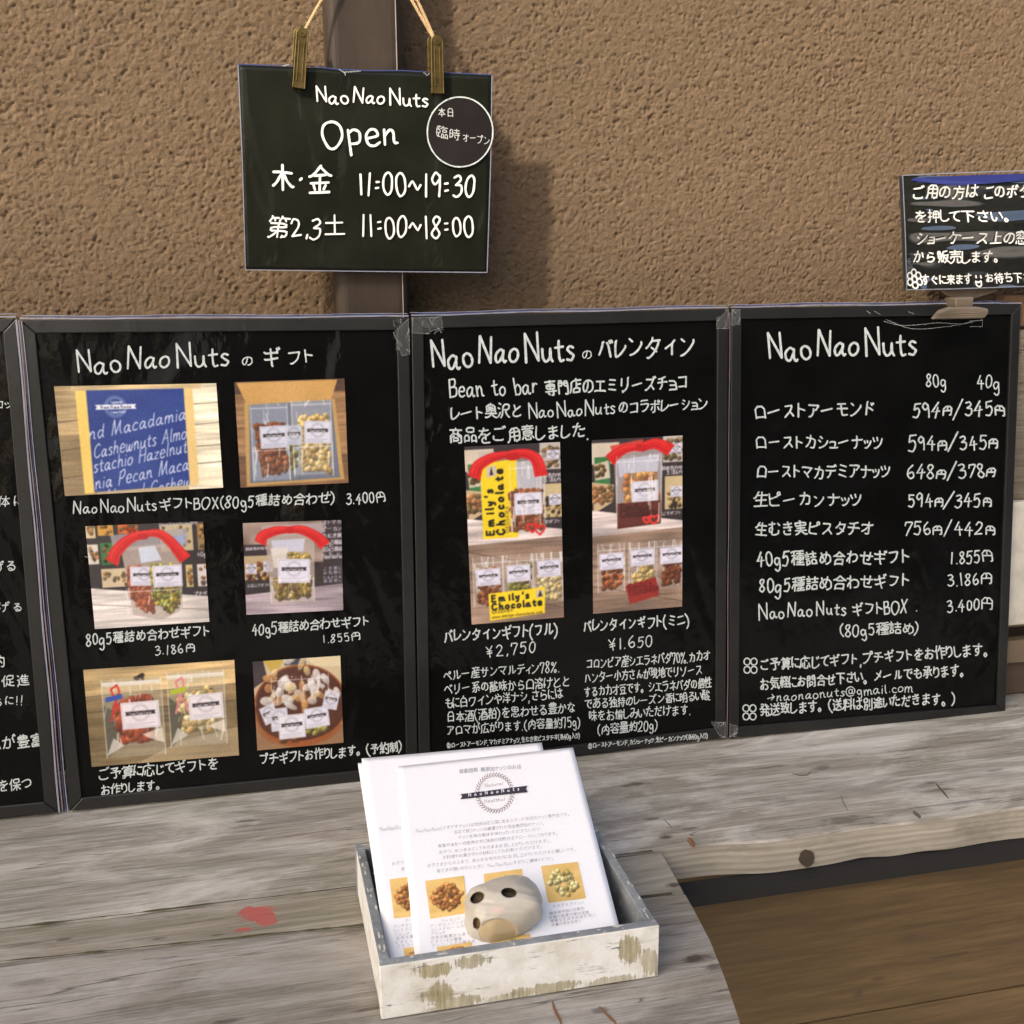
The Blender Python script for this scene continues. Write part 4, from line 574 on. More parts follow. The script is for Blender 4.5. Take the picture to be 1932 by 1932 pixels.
# ---------------------------------------------------------------- handwriting
LATIN = {   # width | strokes; l = straight, c = smooth curve; cap height 10
'N': '7|l .3,0 .5,10|l .5,10 6.2,.2|l 6.2,.2 6.3,10', 'a': '6|c 4.3,4.6 2.4,5.3 .4,3.2 .9,.5 2.6,.5 4.2,3.4 4.3,4.9|c 4.3,4.9 4.3,1.6 5.2,.2 6,.7',
'o': '5.2|c 2.7,5.4 .6,4 .5,1.2 2.4,0 4.6,1.6 4.6,4.2 2.7,5.4', 'u': '5.6|c .3,5.2 .4,1.6 1.8,.1 3.7,1.4 4.4,5.2|c 4.4,5.2 4.4,1.6 5.2,.2', 't': '4.4|c 2,8.3 2,2.2 2.6,.3 4.1,.5|l .2,5.5 4.2,5.9',
's': '4.2|c 3.8,5 2.2,5.7 .8,4.6 2.2,3.1 3.7,1.8 2.4,.1 .3,.5', 'O': '8|c 4,10 1,8.6 .3,4.5 2.4,.3 5,.2 7.4,4.2 6.8,8.2 4,10', 'p': '6|l .8,6.2 1,-3.6|c 1,5 3,6.4 5.2,5 4.8,1.4 1.2,.8',
'e': '5.4|c .6,3 4.6,3.6 4,5.8 2,6 .5,3.8 1,.8 3,0 5,1', 'n': '5.8|l .4,5.8 .8,0|c .8,3.4 2.6,5.8 4,4.6 4.4,1 5.6,.6', 'B': '6|l .6,10 .5,0|c .5,9.8 4.4,9.6 4.2,6.2 .6,5.4|c .6,5.4 5.4,5 5,.8 .5,.1',
'b': '5.4|l .6,9.6 .6,0|c .6,4 3,5.8 4.8,3.4 3.4,.2 .7,.4', 'r': '4.2|l .5,5.6 .7,0|c .7,3 2,5.4 4,5', 'g': '5.4|c 4.4,5 2,5.8 .5,3.4 2,.8 4.3,3 4.4,5.2|c 4.4,5.2 4.6,-1.6 2.8,-3.6 .8,-2.2',
'i': '2|l 1,5.2 1,.1|l 1,7.6 1,7.9', 'l': '2|c 1,9.6 .9,2 1.6,.1', 'c': '4.8|c 4.3,4.8 2.4,5.6 .5,3.4 1.4,.4 4.4,.6', 'm': '8|l .5,5.4 .6,0|c .6,3 2.2,5.4 3.6,4.6 3.8,0|c 3.8,3 5.2,5.4 6.6,4.4 6.9,.8 7.8,.4',
'@': '9|c 6.2,6 4,6.4 2.8,4 4,2 6,3.4 6.4,6|c 6.4,6 6,2 8.2,3 8.4,6.4 5,9.2 1,7.4 .4,3 3,-.4 7.4,.4', 'X': '6|l .6,10 5.6,0|l 5.6,10 .4,0', 'd': '5.6|c 4.4,4.6 2,5.6 .4,3 2,.1 4.4,2.6|c 4.6,9.6 4.4,2 5.4,.3',
'h': '5.4|l .7,9.6 .6,0|c .6,3 2.6,5.6 4.2,4.2 4.3,1 5.2,.3', 'w': '7|c .3,5.2 .8,.4 2.4,.6 3.6,4.6|c 3.6,4.6 4,.4 5.6,.6 6.6,5', 'z': '4.6|l .5,5 4.2,5.2 .4,.3 4.4,.2', 'y': '5|c .4,5.2 1,2 2.6,1.8 4.4,5.2|c 4.4,5.2 3,-2 .8,-3',
'M': '9|c .3,0 1.4,9.6 2,9.8 3.4,.6|l 3.4,.6 6.8,9.8|c 6.8,9.8 7,3 8.4,.2', 'C': '6.6|c 6,8.4 4,10 .8,7 .8,2 3.6,0 6.4,1.8', 'H': '7|l .8,10 .4,0|l 6.2,10 5.8,0|l .6,5 6,5.4', 'P': '6|l 1,9.6 .4,-.4|c .8,9 4.4,10.6 5.4,7.4 3.4,4.6 .9,4.6',
'A': '7|l .2,0 3.4,10 6.6,0|l 1.4,3.6 5.4,3.6', 'k': '5|l .7,9.6 .6,0|l 4.2,5 .7,2.4 4.6,.1', 'E': '5.6|l 5,9.6 .6,9.6 .5,.2 5.2,.2|l .6,5.2 4.4,5.2', 'K': '6|l .6,10 .6,0|l 5.4,10 .7,4.8 5.6,0', 'U': '6.4|c .5,10 .6,2 3,0 5.6,2 5.7,10',
'S': '5.6|c 5,8.6 3,10 .8,8 2.8,5.4 5,3 3,0 .4,1.4', 'W': '9|l .3,10 2.4,.2 4.4,8 6.4,.2 8.6,10', '0': '5.6|c 2.9,9.8 .8,7.8 .6,3 2.4,.2 4.8,2.4 4.9,7.6 2.9,9.8', '1': '3|l 1.5,10 1.4,.1', '2': '5.8|c .6,7.6 2.2,9.8 4.6,8.6 4.2,5.4 .4,.4|l .4,.4 5.4,.7',
'3': '5.4|c .6,9 3,9.8 4.4,7.8 1.8,5.5|c 1.8,5.5 4.8,5 4.8,1.8 2.4,.1 .4,1', '4': '6|l 3.4,9.8 .4,3.6 5.6,4|l 3.8,6.4 3.6,-.3', '5': '5.6|l 1.4,9.6 1,5.6|c 1,5.6 3.6,6.6 5,3.8 3.4,.2 .6,.6|l 1.3,9.6 5.2,9.9', '6': '5.4|c 3.6,9.9 1,6.6 .6,2.4 2.6,.1 4.8,1.8 3.8,4.8 .8,3.4',
'7': '5.4|l .5,7.2 .6,9.6|c .6,9.6 4.8,9.8 4.4,7 2.4,0', '8': '5.4|c 4.4,8.8 2.4,10 .9,8 2.6,5.4 4.8,2.6 2.8,.1 .6,2 2.6,5.2 4.4,8.8', '9': '5.4|c 4.4,8.4 2.4,10 .6,7.4 2.2,5.2 4.3,7 4.5,8.6|c 4.5,8.6 4.6,4 4,0', ':': '3.4|l .9,6.4 2.4,6.6|l .9,3.4 2.4,3.7',
'~': '7|c .5,4.2 2,6.4 3.6,5 5.2,3.4 6.6,5.6', '.': '2.4|l 1,.1 1.1,.4', ',': '2.6|l 1.4,.8 .8,-1.2', '(': '3.6|c 3.2,10.4 .8,7 1,2.4 3.4,-1', ')': '3.6|c .4,10.4 2.8,7 2.6,2.4 .2,-1', '/': '7|l 6.8,11.5 .2,-1.5', '%': '7.4|l 6.6,10 .6,0|c 2,9.8 .8,8.4 2,7 3.2,8.4 2,9.8|c 5.8,3 4.6,1.6 5.8,.2 7,1.6 5.8,3',
'¥': '6.4|l .6,9.6 3.2,5.6 5.8,10|l 3.2,5.6 2.9,-.4|l 1,5 5.4,5.4|l 1,3 5.2,3.4', '!': '2.8|l 1.8,9.6 1.2,3|l 1,.5 1.1,.8', '→': '8|l .4,4 7.4,5|l 5.2,8 7.4,5 4.8,1.8', "'": '2|l 1.2,10 .8,7.6', '-': '4|l .5,3.6 3.5,3.8', '・': '4.4|l 2,4 2.6,4.5',
'。': '9|c 2,2.6 .8,1.2 2,0 3.2,1.2 2,2.6', '、': '6|l .8,2 2.2,.2', 'ー': '9.5|l 1,4.6 8.4,5.4', '②': '11|c 5.4,10 1,7 1.4,2 5.4,0 9.4,2 9.6,7 5.4,10|c 3.6,6 5.4,8 6.6,6 3.4,2.4 7,2.6', ' ': '4|'}
CJK = {c: [np.array([((s[i]-4)/54, (s[i+1]-10.5)/54+0.11) for i in range(0, len(s), 2)]) for s in r] for c, r in GLYPHS.items()}
SMALL = set('ッャュョァィゥェォっゃゅょ')
def catmull(P, k=4):
    P = np.array(P); n = len(P)
    if n < 3: return P
    Q = np.vstack([2*P[0]-P[1], P, 2*P[-1]-P[-2]]) if np.linalg.norm(P[0]-P[-1]) > 1e-6 else np.vstack([P[-2], P, P[1]])
    out = []
    for i in range(1, n):
        a, b, c, d = Q[i-1], Q[i], Q[i+1], Q[i+2]
        for j in range(k):
            t = j/k; out.append(0.5*((2*b)+(-a+c)*t+(2*a-5*b+4*c-d)*t*t+(-a+3*b-3*c+d)*t**3))
    out.append(P[-1]); return np.array(out)
def chaikin(P):
    if len(P) < 3: return P
    out = [P[0]]
    for i in range(len(P)-1):
        a, b = P[i], P[i+1]
        if i > 0: out.append(a*.75+b*.25)
        if i < len(P)-2: out.append(a*.25+b*.75)
    out.append(P[-1]); return np.array(out)
_lc = {}
def latin(ch):
    if ch not in _lc:
        w_, *ss = LATIN[ch].split('|'); st = []
        for s in ss:
            if not s: continue
            P = np.array([[float(v) for v in q.split(',')] for q in s[2:].split(' ')]); st.append(catmull(P) if s[0] == 'c' else P)
        _lc[ch] = (float(w_), st)
    return _lc[ch]
def layout(text, h, L, wob=1.0, seed=0, capf=None):
    """polylines of a line of writing of height h stretched to length L; x along, y up"""
    g = random.Random(hash_(text)+seed); has = any(c in CJK for c in text)
    ls = (h*(0.84 if has else 1.0) if capf is None else h*capf)/10
    items = []; x = 0.0
    for i, ch in enumerate(text):
        if ch in CJK:
            e = h*(0.97 if h < 40 else 1.04)
            if ch in SMALL: e *= 0.92
            if ch == '円' and '/' in text: e = h*0.66
            adv = e*(0.62 if ch in SMALL else 0.74 if ch in 'りしトノくいレうてこに' else 0.98); st = [p*e for p in CJK[ch]]
            bb = np.vstack(st); ox = (adv-(bb[:, 0].max()+bb[:, 0].min()))/2; st = [p+(ox, 0) for p in st]
            st = [chaikin(p) for p in st]
        elif ch in LATIN or ch == 'V':
            w_, st0 = latin(ch); tight = 'NaoNaoNuts' in text
            if tight and ch == 'N' and i: x += 1.5*ls
            if tight and ch in 'aouts': st0 = [p*(0.9, 0.84) for p in st0]; w_ *= 0.9
            k = ls*(1.15 if ch in '。、ー・' and has else 1); st = [p*k for p in st0]; adv = (w_+1.3)*k; e = h
        else: continue
        if wob and st:
            a = g.gauss(0, 0.03)*wob; s = 1+g.gauss(0, 0.035)*wob; dy = g.gauss(0, 0.02)*wob*h; sh = g.gauss(0, 0.035)*wob
            c0 = np.array([adv/2, h*0.4]); Rm = np.array([[math.cos(a), -math.sin(a)+sh], [math.sin(a), math.cos(a)]])*s
            ph = g.random()*6; ph2 = g.random()*6
            st2 = []
            for p in st:
                q = (p-c0)@Rm.T+c0+(0, dy)
                q = q+np.stack([np.sin(q[:, 1]/h*4+ph), np.sin(q[:, 0]/h*4+ph2)], 1)*h*0.016*wob
                st2.append(q)
            st = st2
        items.append((x, st)); x += adv
    k = L/max(x, 1e-6)
    out = []
    for x0, st in items:
        for p in st: out.append(p*(min(max(k, 0.62), 1.08), 1)+(x0*k, 0))
    return out
def hash_(s):
    v = 7
    for c in s: v = (v*131+ord(c)) % 1000003
    return v
def ribbon(P, r, V, F, place, d, g):
    """add one pen stroke (polyline P, half width r) as a flat round-ended ribbon"""
    P = np.asarray(P, float)
    keep = [0]+[i for i in range(1, len(P)) if np.linalg.norm(P[i]-P[i-1]) > r*0.15]; P = P[keep]
    if len(P) == 1: P = np.vstack([P[0], P[0]+(r*0.3, 0)])
    T = np.zeros_like(P); T[1:-1] = P[2:]-P[:-2]; T[0] = P[1]-P[0]; T[-1] = P[-1]-P[-2]
    T /= np.maximum(np.linalg.norm(T, axis=1), 1e-9)[:, None]; Nn = np.stack([-T[:, 1], T[:, 0]], 1)
    rr = r*(1+0.10*np.sin(np.arange(len(P))*1.7+g.random()*6)); rr = rr*np.ones(len(P))
    for i in range(1, len(P)-1):
        a = P[i]-P[i-1]; b = P[i+1]-P[i]; c = (a@b)/(np.linalg.norm(a)*np.linalg.norm(b)+1e-9)
        rr[i] *= min(1.5, 1/max(0.5, math.sqrt(max(0, (1+c)/2))))
    k0 = len(V)
    A = P[0]-T[0]*r*0.85; B = P[-1]+T[-1]*r*0.85
    rows = [(A+Nn[0]*r*0.5, A-Nn[0]*r*0.5)]+[(P[i]+Nn[i]*rr[i], P[i]-Nn[i]*rr[i]) for i in range(len(P))]+[(B+Nn[-1]*r*0.5, B-Nn[-1]*r*0.5)]
    for i, (a, b) in enumerate(rows): dd = d+0.00009*i/len(rows); V.append(place(a, dd)); V.append(place(b, dd))
    for i in range(len(rows)-1): F.append((k0+2*i, k0+2*i+1, k0+2*i+3, k0+2*i+2))
def write(frame, parent, lines, mat, d=0.0006, name='lettering', wob=1.45, wmul=1.0, minw=0.0, warp=None):
    for k, (text, x0, y0, x1, y1, h, wt) in enumerate(lines):
        a = np.array([x0, y0]); b = np.array([x1, y1]); L = np.linalg.norm(b-a); ex = (b-a)/L; up = np.array([ex[1]*0.4, -1.0])
        up /= np.linalg.norm(up); g = random.Random(k)
        r = max(minw, (0.074*h+0.62)*wt*wmul)/2
        V = []; F = []
        def place(p, dd):
            q = a+ex*p[0]+up*p[1]; l = frame.P(q[0], q[1], dd)
            return l if warp is None else warp(l)
        for i, s in enumerate(layout(text, h, L, wob, k)):
            ribbon(s, r, V, F, place, d+(i % 12)*0.000012, g)
        if V: mesh(name, V, F, mat, parent)
def strokes_obj(frame, parent, polys, wpx, mat, d, name='pen_mark'):
    V = []; F = []; g = random.Random(1)
    for i, P in enumerate(polys):
        ribbon(np.array(P, float), wpx/2, V, F, lambda p, dd: frame.P(p[0], p[1], dd), d+(i % 10)*0.000015, g)
    return mesh(name, V, F, mat, parent)
def ringpts(cx, cy, rx, ry, n=28, a0=0.0, a1=2*math.pi, wob=0.0, g=rnd):
    return [(cx+rx*(1+g.uniform(-wob, wob))*math.cos(a0+(a1-a0)*i/n), cy+ry*(1+g.uniform(-wob, wob))*math.sin(a0+(a1-a0)*i/n)) for i in range(n+1)]

# ---------------------------------------------------------------- a small painter for what is printed on the photo prints
def lin(c):
    c = np.asarray(c, float)/255.0; return np.where(c <= 0.04045, c/12.92, ((c+0.055)/1.055)**2.4)
class Pic:
    def __init__(s, W, H, c, seed=1):
        s.W, s.H = W, H; s.a = np.ones((H, W, 3))*np.array(c, float); s.g = random.Random(seed); s.seed = seed
        s.yy, s.xx = np.mgrid[0:H, 0:W]+0.5
    def blend(s, m, c, sl=None):
        c = np.array(c, float)
        if sl is None: s.a = s.a*(1-m[..., None])+c*m[..., None]
        else: s.a[sl] = s.a[sl]*(1-m[..., None])+c*m[..., None]
    def noise(s, cy, cx, amp, region=None):
        n = (vnoise(s.H, s.W, cy, cx, s.seed)-0.5)*2*amp; s.seed += 1
        if region is not None: n = n*region
        s.a = np.clip(s.a+n[..., None], 0, 255)
    def polymask(s, P):
        P = [(u*s.W, v*s.H) for u, v in P]; X, Y = s.xx, s.yy
        ins = np.zeros(X.shape, bool); D = np.full(X.shape, 1e9)
        for i in range(len(P)):
            (x0, y0), (x1, y1) = P[i], P[(i+1) % len(P)]
            if y0 != y1: ins ^= ((y0 > Y) != (y1 > Y)) & (X < (x1-x0)*(Y-y0)/(y1-y0)+x0)
            dx, dy = x1-x0, y1-y0; t = np.clip(((X-x0)*dx+(Y-y0)*dy)/(dx*dx+dy*dy+1e-9), 0, 1)
            D = np.minimum(D, np.hypot(X-x0-t*dx, Y-y0-t*dy))
        return np.clip(np.where(ins, D, -D)+0.5, 0, 1)
    def poly(s, P, c, al=1.0): s.blend(s.polymask(P)*al, c)
    def rect(s, x0, y0, x1, y1, c, al=1.0): s.poly([(x0, y0), (x1, y0), (x1, y1), (x0, y1)], c, al)
    def ell(s, cx, cy, rx, ry, rot, c, al=1.0, shade=0.0):
        """centre in 0..1, radii in pixels"""
        X0, Y0 = cx*s.W, cy*s.H; m = int(max(rx, ry)+2)
        x0, x1, y0, y1 = max(0, int(X0)-m), min(s.W, int(X0)+m+1), max(0, int(Y0)-m), min(s.H, int(Y0)+m+1)
        if x0 >= x1 or y0 >= y1: return
        sl = (slice(y0, y1), slice(x0, x1)); X = s.xx[sl]-X0; Y = s.yy[sl]-Y0
        u = (X*math.cos(rot)+Y*math.sin(rot))/rx; v = (-X*math.sin(rot)+Y*math.cos(rot))/ry; q = np.sqrt(u*u+v*v)
        mk = np.clip((1-q)*min(rx, ry)+0.5, 0, 1)*al
        cc = np.array(c, float)*(1+shade*(-(X+Y*1.3)/(rx+ry)-0.25*q))[..., None]
        s.a[sl] = s.a[sl]*(1-mk[..., None])+np.clip(cc, 0, 255)*mk[..., None]
    def line(s, P, w, c, al=1.0, px=False):
        for i in range(len(P)-1):
            x0, y0 = P[i]; x1, y1 = P[i+1]
            if not px: x0, y0, x1, y1 = x0*s.W, y0*s.H, x1*s.W, y1*s.H
            a0, a1 = max(0, int(min(x0, x1)-w-2)), min(s.W, int(max(x0, x1)+w+3)); b0, b1 = max(0, int(min(y0, y1)-w-2)), min(s.H, int(max(y0, y1)+w+3))
            if a0 >= a1 or b0 >= b1: continue
            sl = (slice(b0, b1), slice(a0, a1)); X, Y = s.xx[sl], s.yy[sl]; dx, dy = x1-x0, y1-y0
            t = np.clip(((X-x0)*dx+(Y-y0)*dy)/(dx*dx+dy*dy+1e-9), 0, 1); D = np.hypot(X-x0-t*dx, Y-y0-t*dy)
            s.blend(np.clip(w/2-D+0.5, 0, 1)*al, c, sl)
    def wood(s, P, c, n=3, rot=0.0, gap=(60, 50, 35)):
        m = s.polymask(P); k = vnoise(s.H, s.W, 2.2, 40, s.seed)*0.6+vnoise(s.H, s.W, 6, 90, s.seed+1)*0.6+vnoise(s.H, s.W, 30, 60, s.seed+2)*0.8; s.seed += 3
        col = np.array(c, float)*(0.62+0.40*k)[..., None]; s.a = s.a*(1-m[..., None])+col*m[..., None]
        ys = [q[1] for q in P]
        for i in range(1, n):
            v = min(ys)+(max(ys)-min(ys))*i/n+s.g.uniform(-.02, .02); X = np.linspace(0, 1, 9)
            mm = np.clip(1.1-np.abs(s.yy-(v*s.H+(s.xx-s.W/2)*rot)), 0, 1)*m*0.75; s.blend(mm, gap)
    def nuts(s, P, n, rx, ry, cols, shade=0.5, under=None, al=1.0):
        m = s.polymask(P); n = int(n*1.6); rx *= .8; ry *= .8
        if under is not None: s.blend(m*al, under)
        xs = [q[0] for q in P]; ys = [q[1] for q in P]; k = 0; t = 0
        while k < n and t < n*12:
            t += 1; u = s.g.uniform(min(xs), max(xs)); v = s.g.uniform(min(ys), max(ys))
            if m[min(s.H-1, int(v*s.H)), min(s.W-1, int(u*s.W))] < 0.5: continue
            c = s.g.choice(cols); f = s.g.uniform(0.75, 1.12); rt = s.g.uniform(0, 3.14)
            s.ell(u, v+0.6/s.H, rx*1.12, ry*1.2, rt, tuple(x*0.50 for x in c), 0.45*al); s.ell(u, v, rx, ry, rt, tuple(x*f for x in c), al, shade); k += 1
    def text(s, t, x, y, h, c, w_, ang=0.0, L=None, shear=0.0, al=1.0, wob=0.3):
        """baseline start in 0..1, h in pixels, ang radians up"""
        if L is None: L = sum((latin(ch)[0]+1.3)*h/10 if ch in LATIN else h*.98 for ch in t)
        ca, sa = math.cos(ang), math.sin(ang)
        for P in layout(t, h, L, wob, capf=1.0):
            Q = [(x*s.W+(p[0]+p[1]*shear)*ca-p[1]*sa*1.0, y*s.H-(p[0]+p[1]*shear)*sa-p[1]*ca) for p in P]; s.line(Q, w_, c, al, px=True)
    def wreath(s, cx, cy, r, c, al=0.9, n=30, asp=1.0):
        for i in range(n):
            a = 2*math.pi*i/n; x = cx*s.W+r*math.cos(a); y = cy*s.H+r*asp*math.sin(a)
            for q in (-0.9, 0.9):
                b = a+math.pi/2+q; s.line([(x, y), (x+math.cos(b)*r*.22, y+math.sin(b)*r*.22)], max(.7, r*.05), c, al, px=True)
    def label(s, cx, cy, w_, h_, rot=0.0, c=(228, 224, 240)):
        """a white product label with wreath and dark ribbon; centre 0..1, size in pixels"""
        ca, sa = math.cos(rot), math.sin(rot)
        T = lambda x, y: ((cx*s.W+x*ca-y*sa)/s.W, (cy*s.H+x*sa+y*ca)/s.H)
        q = lambda a, b, c_, d_: [T(a, b), T(c_, b), T(c_, d_), T(a, d_)]
        s.poly(q(-w_/2, -h_/2, w_/2, h_/2), c); X, Y = w_/2*.92, h_/2*.9
        for e in ((-X, -Y, X, -Y), (X, -Y, X, Y), (X, Y, -X, Y), (-X, Y, -X, -Y)): s.line([T(e[0], e[1]), T(e[2], e[3])], .7, (150, 148, 165), .6)
        u, v = T(0, -h_*.08); s.wreath(u, v, h_*.29, (120, 118, 130), .7, 22); rr = h_*.07
        s.poly([T(-w_*.40, -h_*.08-rr), T(w_*.40, -h_*.08-rr), T(w_*.37, -h_*.08), T(w_*.40, -h_*.08+rr), T(-w_*.40, -h_*.08+rr), T(-w_*.37, -h_*.08)], (35, 28, 32))
        u0, v0 = T(-w_*.3, -h_*.08+rr*.6); s.text('NaoNaoNuts', u0, v0, rr*1.1, (220, 215, 220), .6, -rot, w_*.6, al=.8, wob=0)
        s.line([T(-w_*.38, h_*.32), T(w_*.36, h_*.32)], .8, (130, 128, 150), .6); s.line([T(-w_*.38, h_*.39), T(w_*.2, h_*.39)], .8, (130, 128, 150), .5)
    def bag(s, x0, y0, x1, y1, al=0.3, tint=(232, 226, 220), streaks=14, hi=0.8):
        s.rect(x0, y0, x1, y1, tint, al)
        for i in range(streaks):
            u = s.g.uniform(x0, x1); v = s.g.uniform(y0, y1); a = s.g.uniform(-1.9, -1.2); L = s.g.uniform(.03, .14)
            s.line([(u, v), (min(x1, max(x0, u+math.cos(a)*L*.6)), min(y1, max(y0, v+math.sin(a)*L)))], s.g.uniform(.8, 2.4), (250, 248, 246), s.g.uniform(.3, hi))
        for e in ((x0, y0, x0, y1), (x1, y0, x1, y1)): s.line([(e[0], e[1]), (e[2], e[3])], 1.4, (245, 243, 240), .6)
        s.line([(x0, y0+.035), (x1, y0+.035)], 1.5, (250, 250, 252), .6)
    def red(s, P, w_, c=(216, 34, 34)):
        """a flat ribbon tied in the middle: narrow at the knot, wide and cut off square at the tails"""
        Q = catmull(np.array(P, float), 6)*(s.W, s.H); n = len(Q); T = np.gradient(Q, axis=0); T /= np.linalg.norm(T, axis=1)[:, None]+1e-9; N = np.stack([-T[:, 1], T[:, 0]], 1)
        k = np.abs(np.linspace(-1, 1, n)); wd = w_*(0.34+0.36*k**0.7)
        A = Q+N*wd[:, None]; B = Q-N*wd[:, None]; A[0] += T[0]*-2.5; B[-1] += T[-1]*3
        s.poly([tuple(p/(s.W, s.H)) for p in np.vstack([A, B[::-1]])], c)
        fold = Q+N*(wd*0.45)[:, None]; s.line([tuple(p) for p in fold[1:-1]], 1.6, (150, 16, 20), .55, px=True)
        s.line([tuple(p) for p in (Q-N*(wd*0.5)[:, None])[2:-2]], 1.4, (244, 84, 76), .6, px=True)
    def finish(s):
        a = np.pad(s.a, ((1, 1), (1, 1), (0, 0)), 'edge'); H, W = s.H, s.W
        bl = sum(a[y:y+H, x:x+W]*wt for y, r_ in enumerate(((1, 2, 1), (2, 5, 2), (1, 2, 1))) for x, wt in enumerate(r_))/17.0
        s.a = bl; s.noise(2, 2, 6); s.noise(26, 30, 5)
    def build(s, frame, parent, corners, mat, d=0.0012, name='photo_print', warp=None):
        (ax, ay), (bx, by), (cx, cy), (dx, dy) = corners        # TL TR BR BL in photo pixels
        C4 = [np.array(frame.P(x, y, d)) for x, y in corners]
        U, Vv = np.meshgrid(np.linspace(0, 1, s.W), np.linspace(0, 1, s.H))
        U, Vv = U.ravel()[:, None], Vv.ravel()[:, None]
        V = (C4[0]*(1-U)+C4[1]*U)*(1-Vv)+(C4[3]*(1-U)+C4[2]*U)*Vv
        if warp is not None: V = np.array([warp(v) for v in V])
        return npmesh(name, V, grid_faces(s.W, s.H)[:, ::-1], mat, parent, col=lin(np.clip(s.a, 0, 255)).reshape(-1, 3)*0.92)
AL1, AL2 = (160, 94, 56), (128, 70, 42); CS1, CS2 = (232, 205, 140), (214, 178, 110); PI1, PI2 = (150, 150, 70), (110, 88, 50)
def shop_backdrop(p, split=0.66, rise=0.0):
    """what stands behind the pouches in the prints: dark menu boards with little photos above a pale plank"""
    p.rect(0, 0, 1, 1, (52, 44, 46)); g = p.g
    for (x0, y0, x1, y1, c) in ((0, -.05, .08, .12, (222, 200, 160)), (.1, -.05, .23, .1, (214, 160, 60)), (.27, -.05, .44, .09, (222, 110, 40)), (0, .18, .09, .37, (225, 215, 200)), (.11, .17, .26, .38, (62, 120, 62)), (.1, .42, .32, .6, (215, 195, 160)), (.62, .02, .9, .28, (200, 180, 140)), (.94, .02, 1.05, .28, (150, 125, 80)), (.82, .42, .88, .64, (205, 185, 130)), (.92, .42, 1.05, .64, (216, 205, 205))):
        p.rect(x0, y0, x1, y1, c); p.nuts([(x0+.02, y0+.02), (x1-.01, y0+.02), (x1-.01, y1-.02), (x0+.02, y1-.02)], 9, 4, 3, [tuple(max(0, v-70) for v in c), (200, 140, 80), (120, 90, 50)], .4)
    p.wood([(0, split), (1, split+.12+rise), (1, 1.02), (0, 1.02)], (205, 196, 190), 2, 0.1, (120, 105, 90))
# ================================================================ LARGE STRUCTURE
M['stucco'] = mat_stucco()
M['ink'] = mat_ink()
M['bright'] = plain('bright_marker_white', (0.78, 0.78, 0.74), 0.55); M['paperink'] = plain('paper_white_print', (0.8, 0.8, 0.82), 0.6); M['vcol'] = mat_vcol(); M['paper'] = mat_paper()
M['board'] = mat_film('black_menu_panel', (0.0030, 0.0030, 0.0028), coat=0.24, cr=0.07, bumpd=0.05, bs=5.0, strength=0.45, rough=0.5, spec=0.04)
M['frame'] = mat_film('dark_grey_moulding', (0.010, 0.010, 0.0095), coat=0.35, cr=0.22, bumpd=0.01, bs=12, strength=0.3, rough=0.5)
M['sign'] = mat_film('laminated_black_sheet', (0.0095, 0.0105, 0.0065), coat=0.22, cr=0.10, bumpd=0.05, bs=6.0, strength=0.45, rough=0.45, spec=0.08)
M['sleeve'] = plain('milky_plastic_edge', (0.24, 0.25, 0.31), 0.25, Coat_Weight=0.6)
M['sleeve_blue'] = plain('sky_blue_plastic_edge', (0.05, 0.065, 0.19), 0.2, Coat_Weight=0.6)  # clear film edge: the blue of the sky is put into its colour
M['sleeve_pink'] = plain('pinkish_plastic_edge', (0.20, 0.155, 0.165), 0.3, Coat_Weight=0.6)
WALL_Y = 0.14

# ground: street paving, one sheet, the shop stands on it
m = NT('street_paving'); c_ = m.coord(); m.set(Base_Color=m.ramp(m.noise(c_, 3, 6), [(0.3, (0.20, 0.19, 0.175)), (0.7, (0.30, 0.285, 0.26))]), Roughness=0.9)
g_ = mesh('ground', [(-60, -80, -0.78), (60, -80, -0.78), (60, 20, -0.78), (-60, 20, -0.78)], [(0, 1, 2, 3)], m.m); g_['kind'] = 'structure'

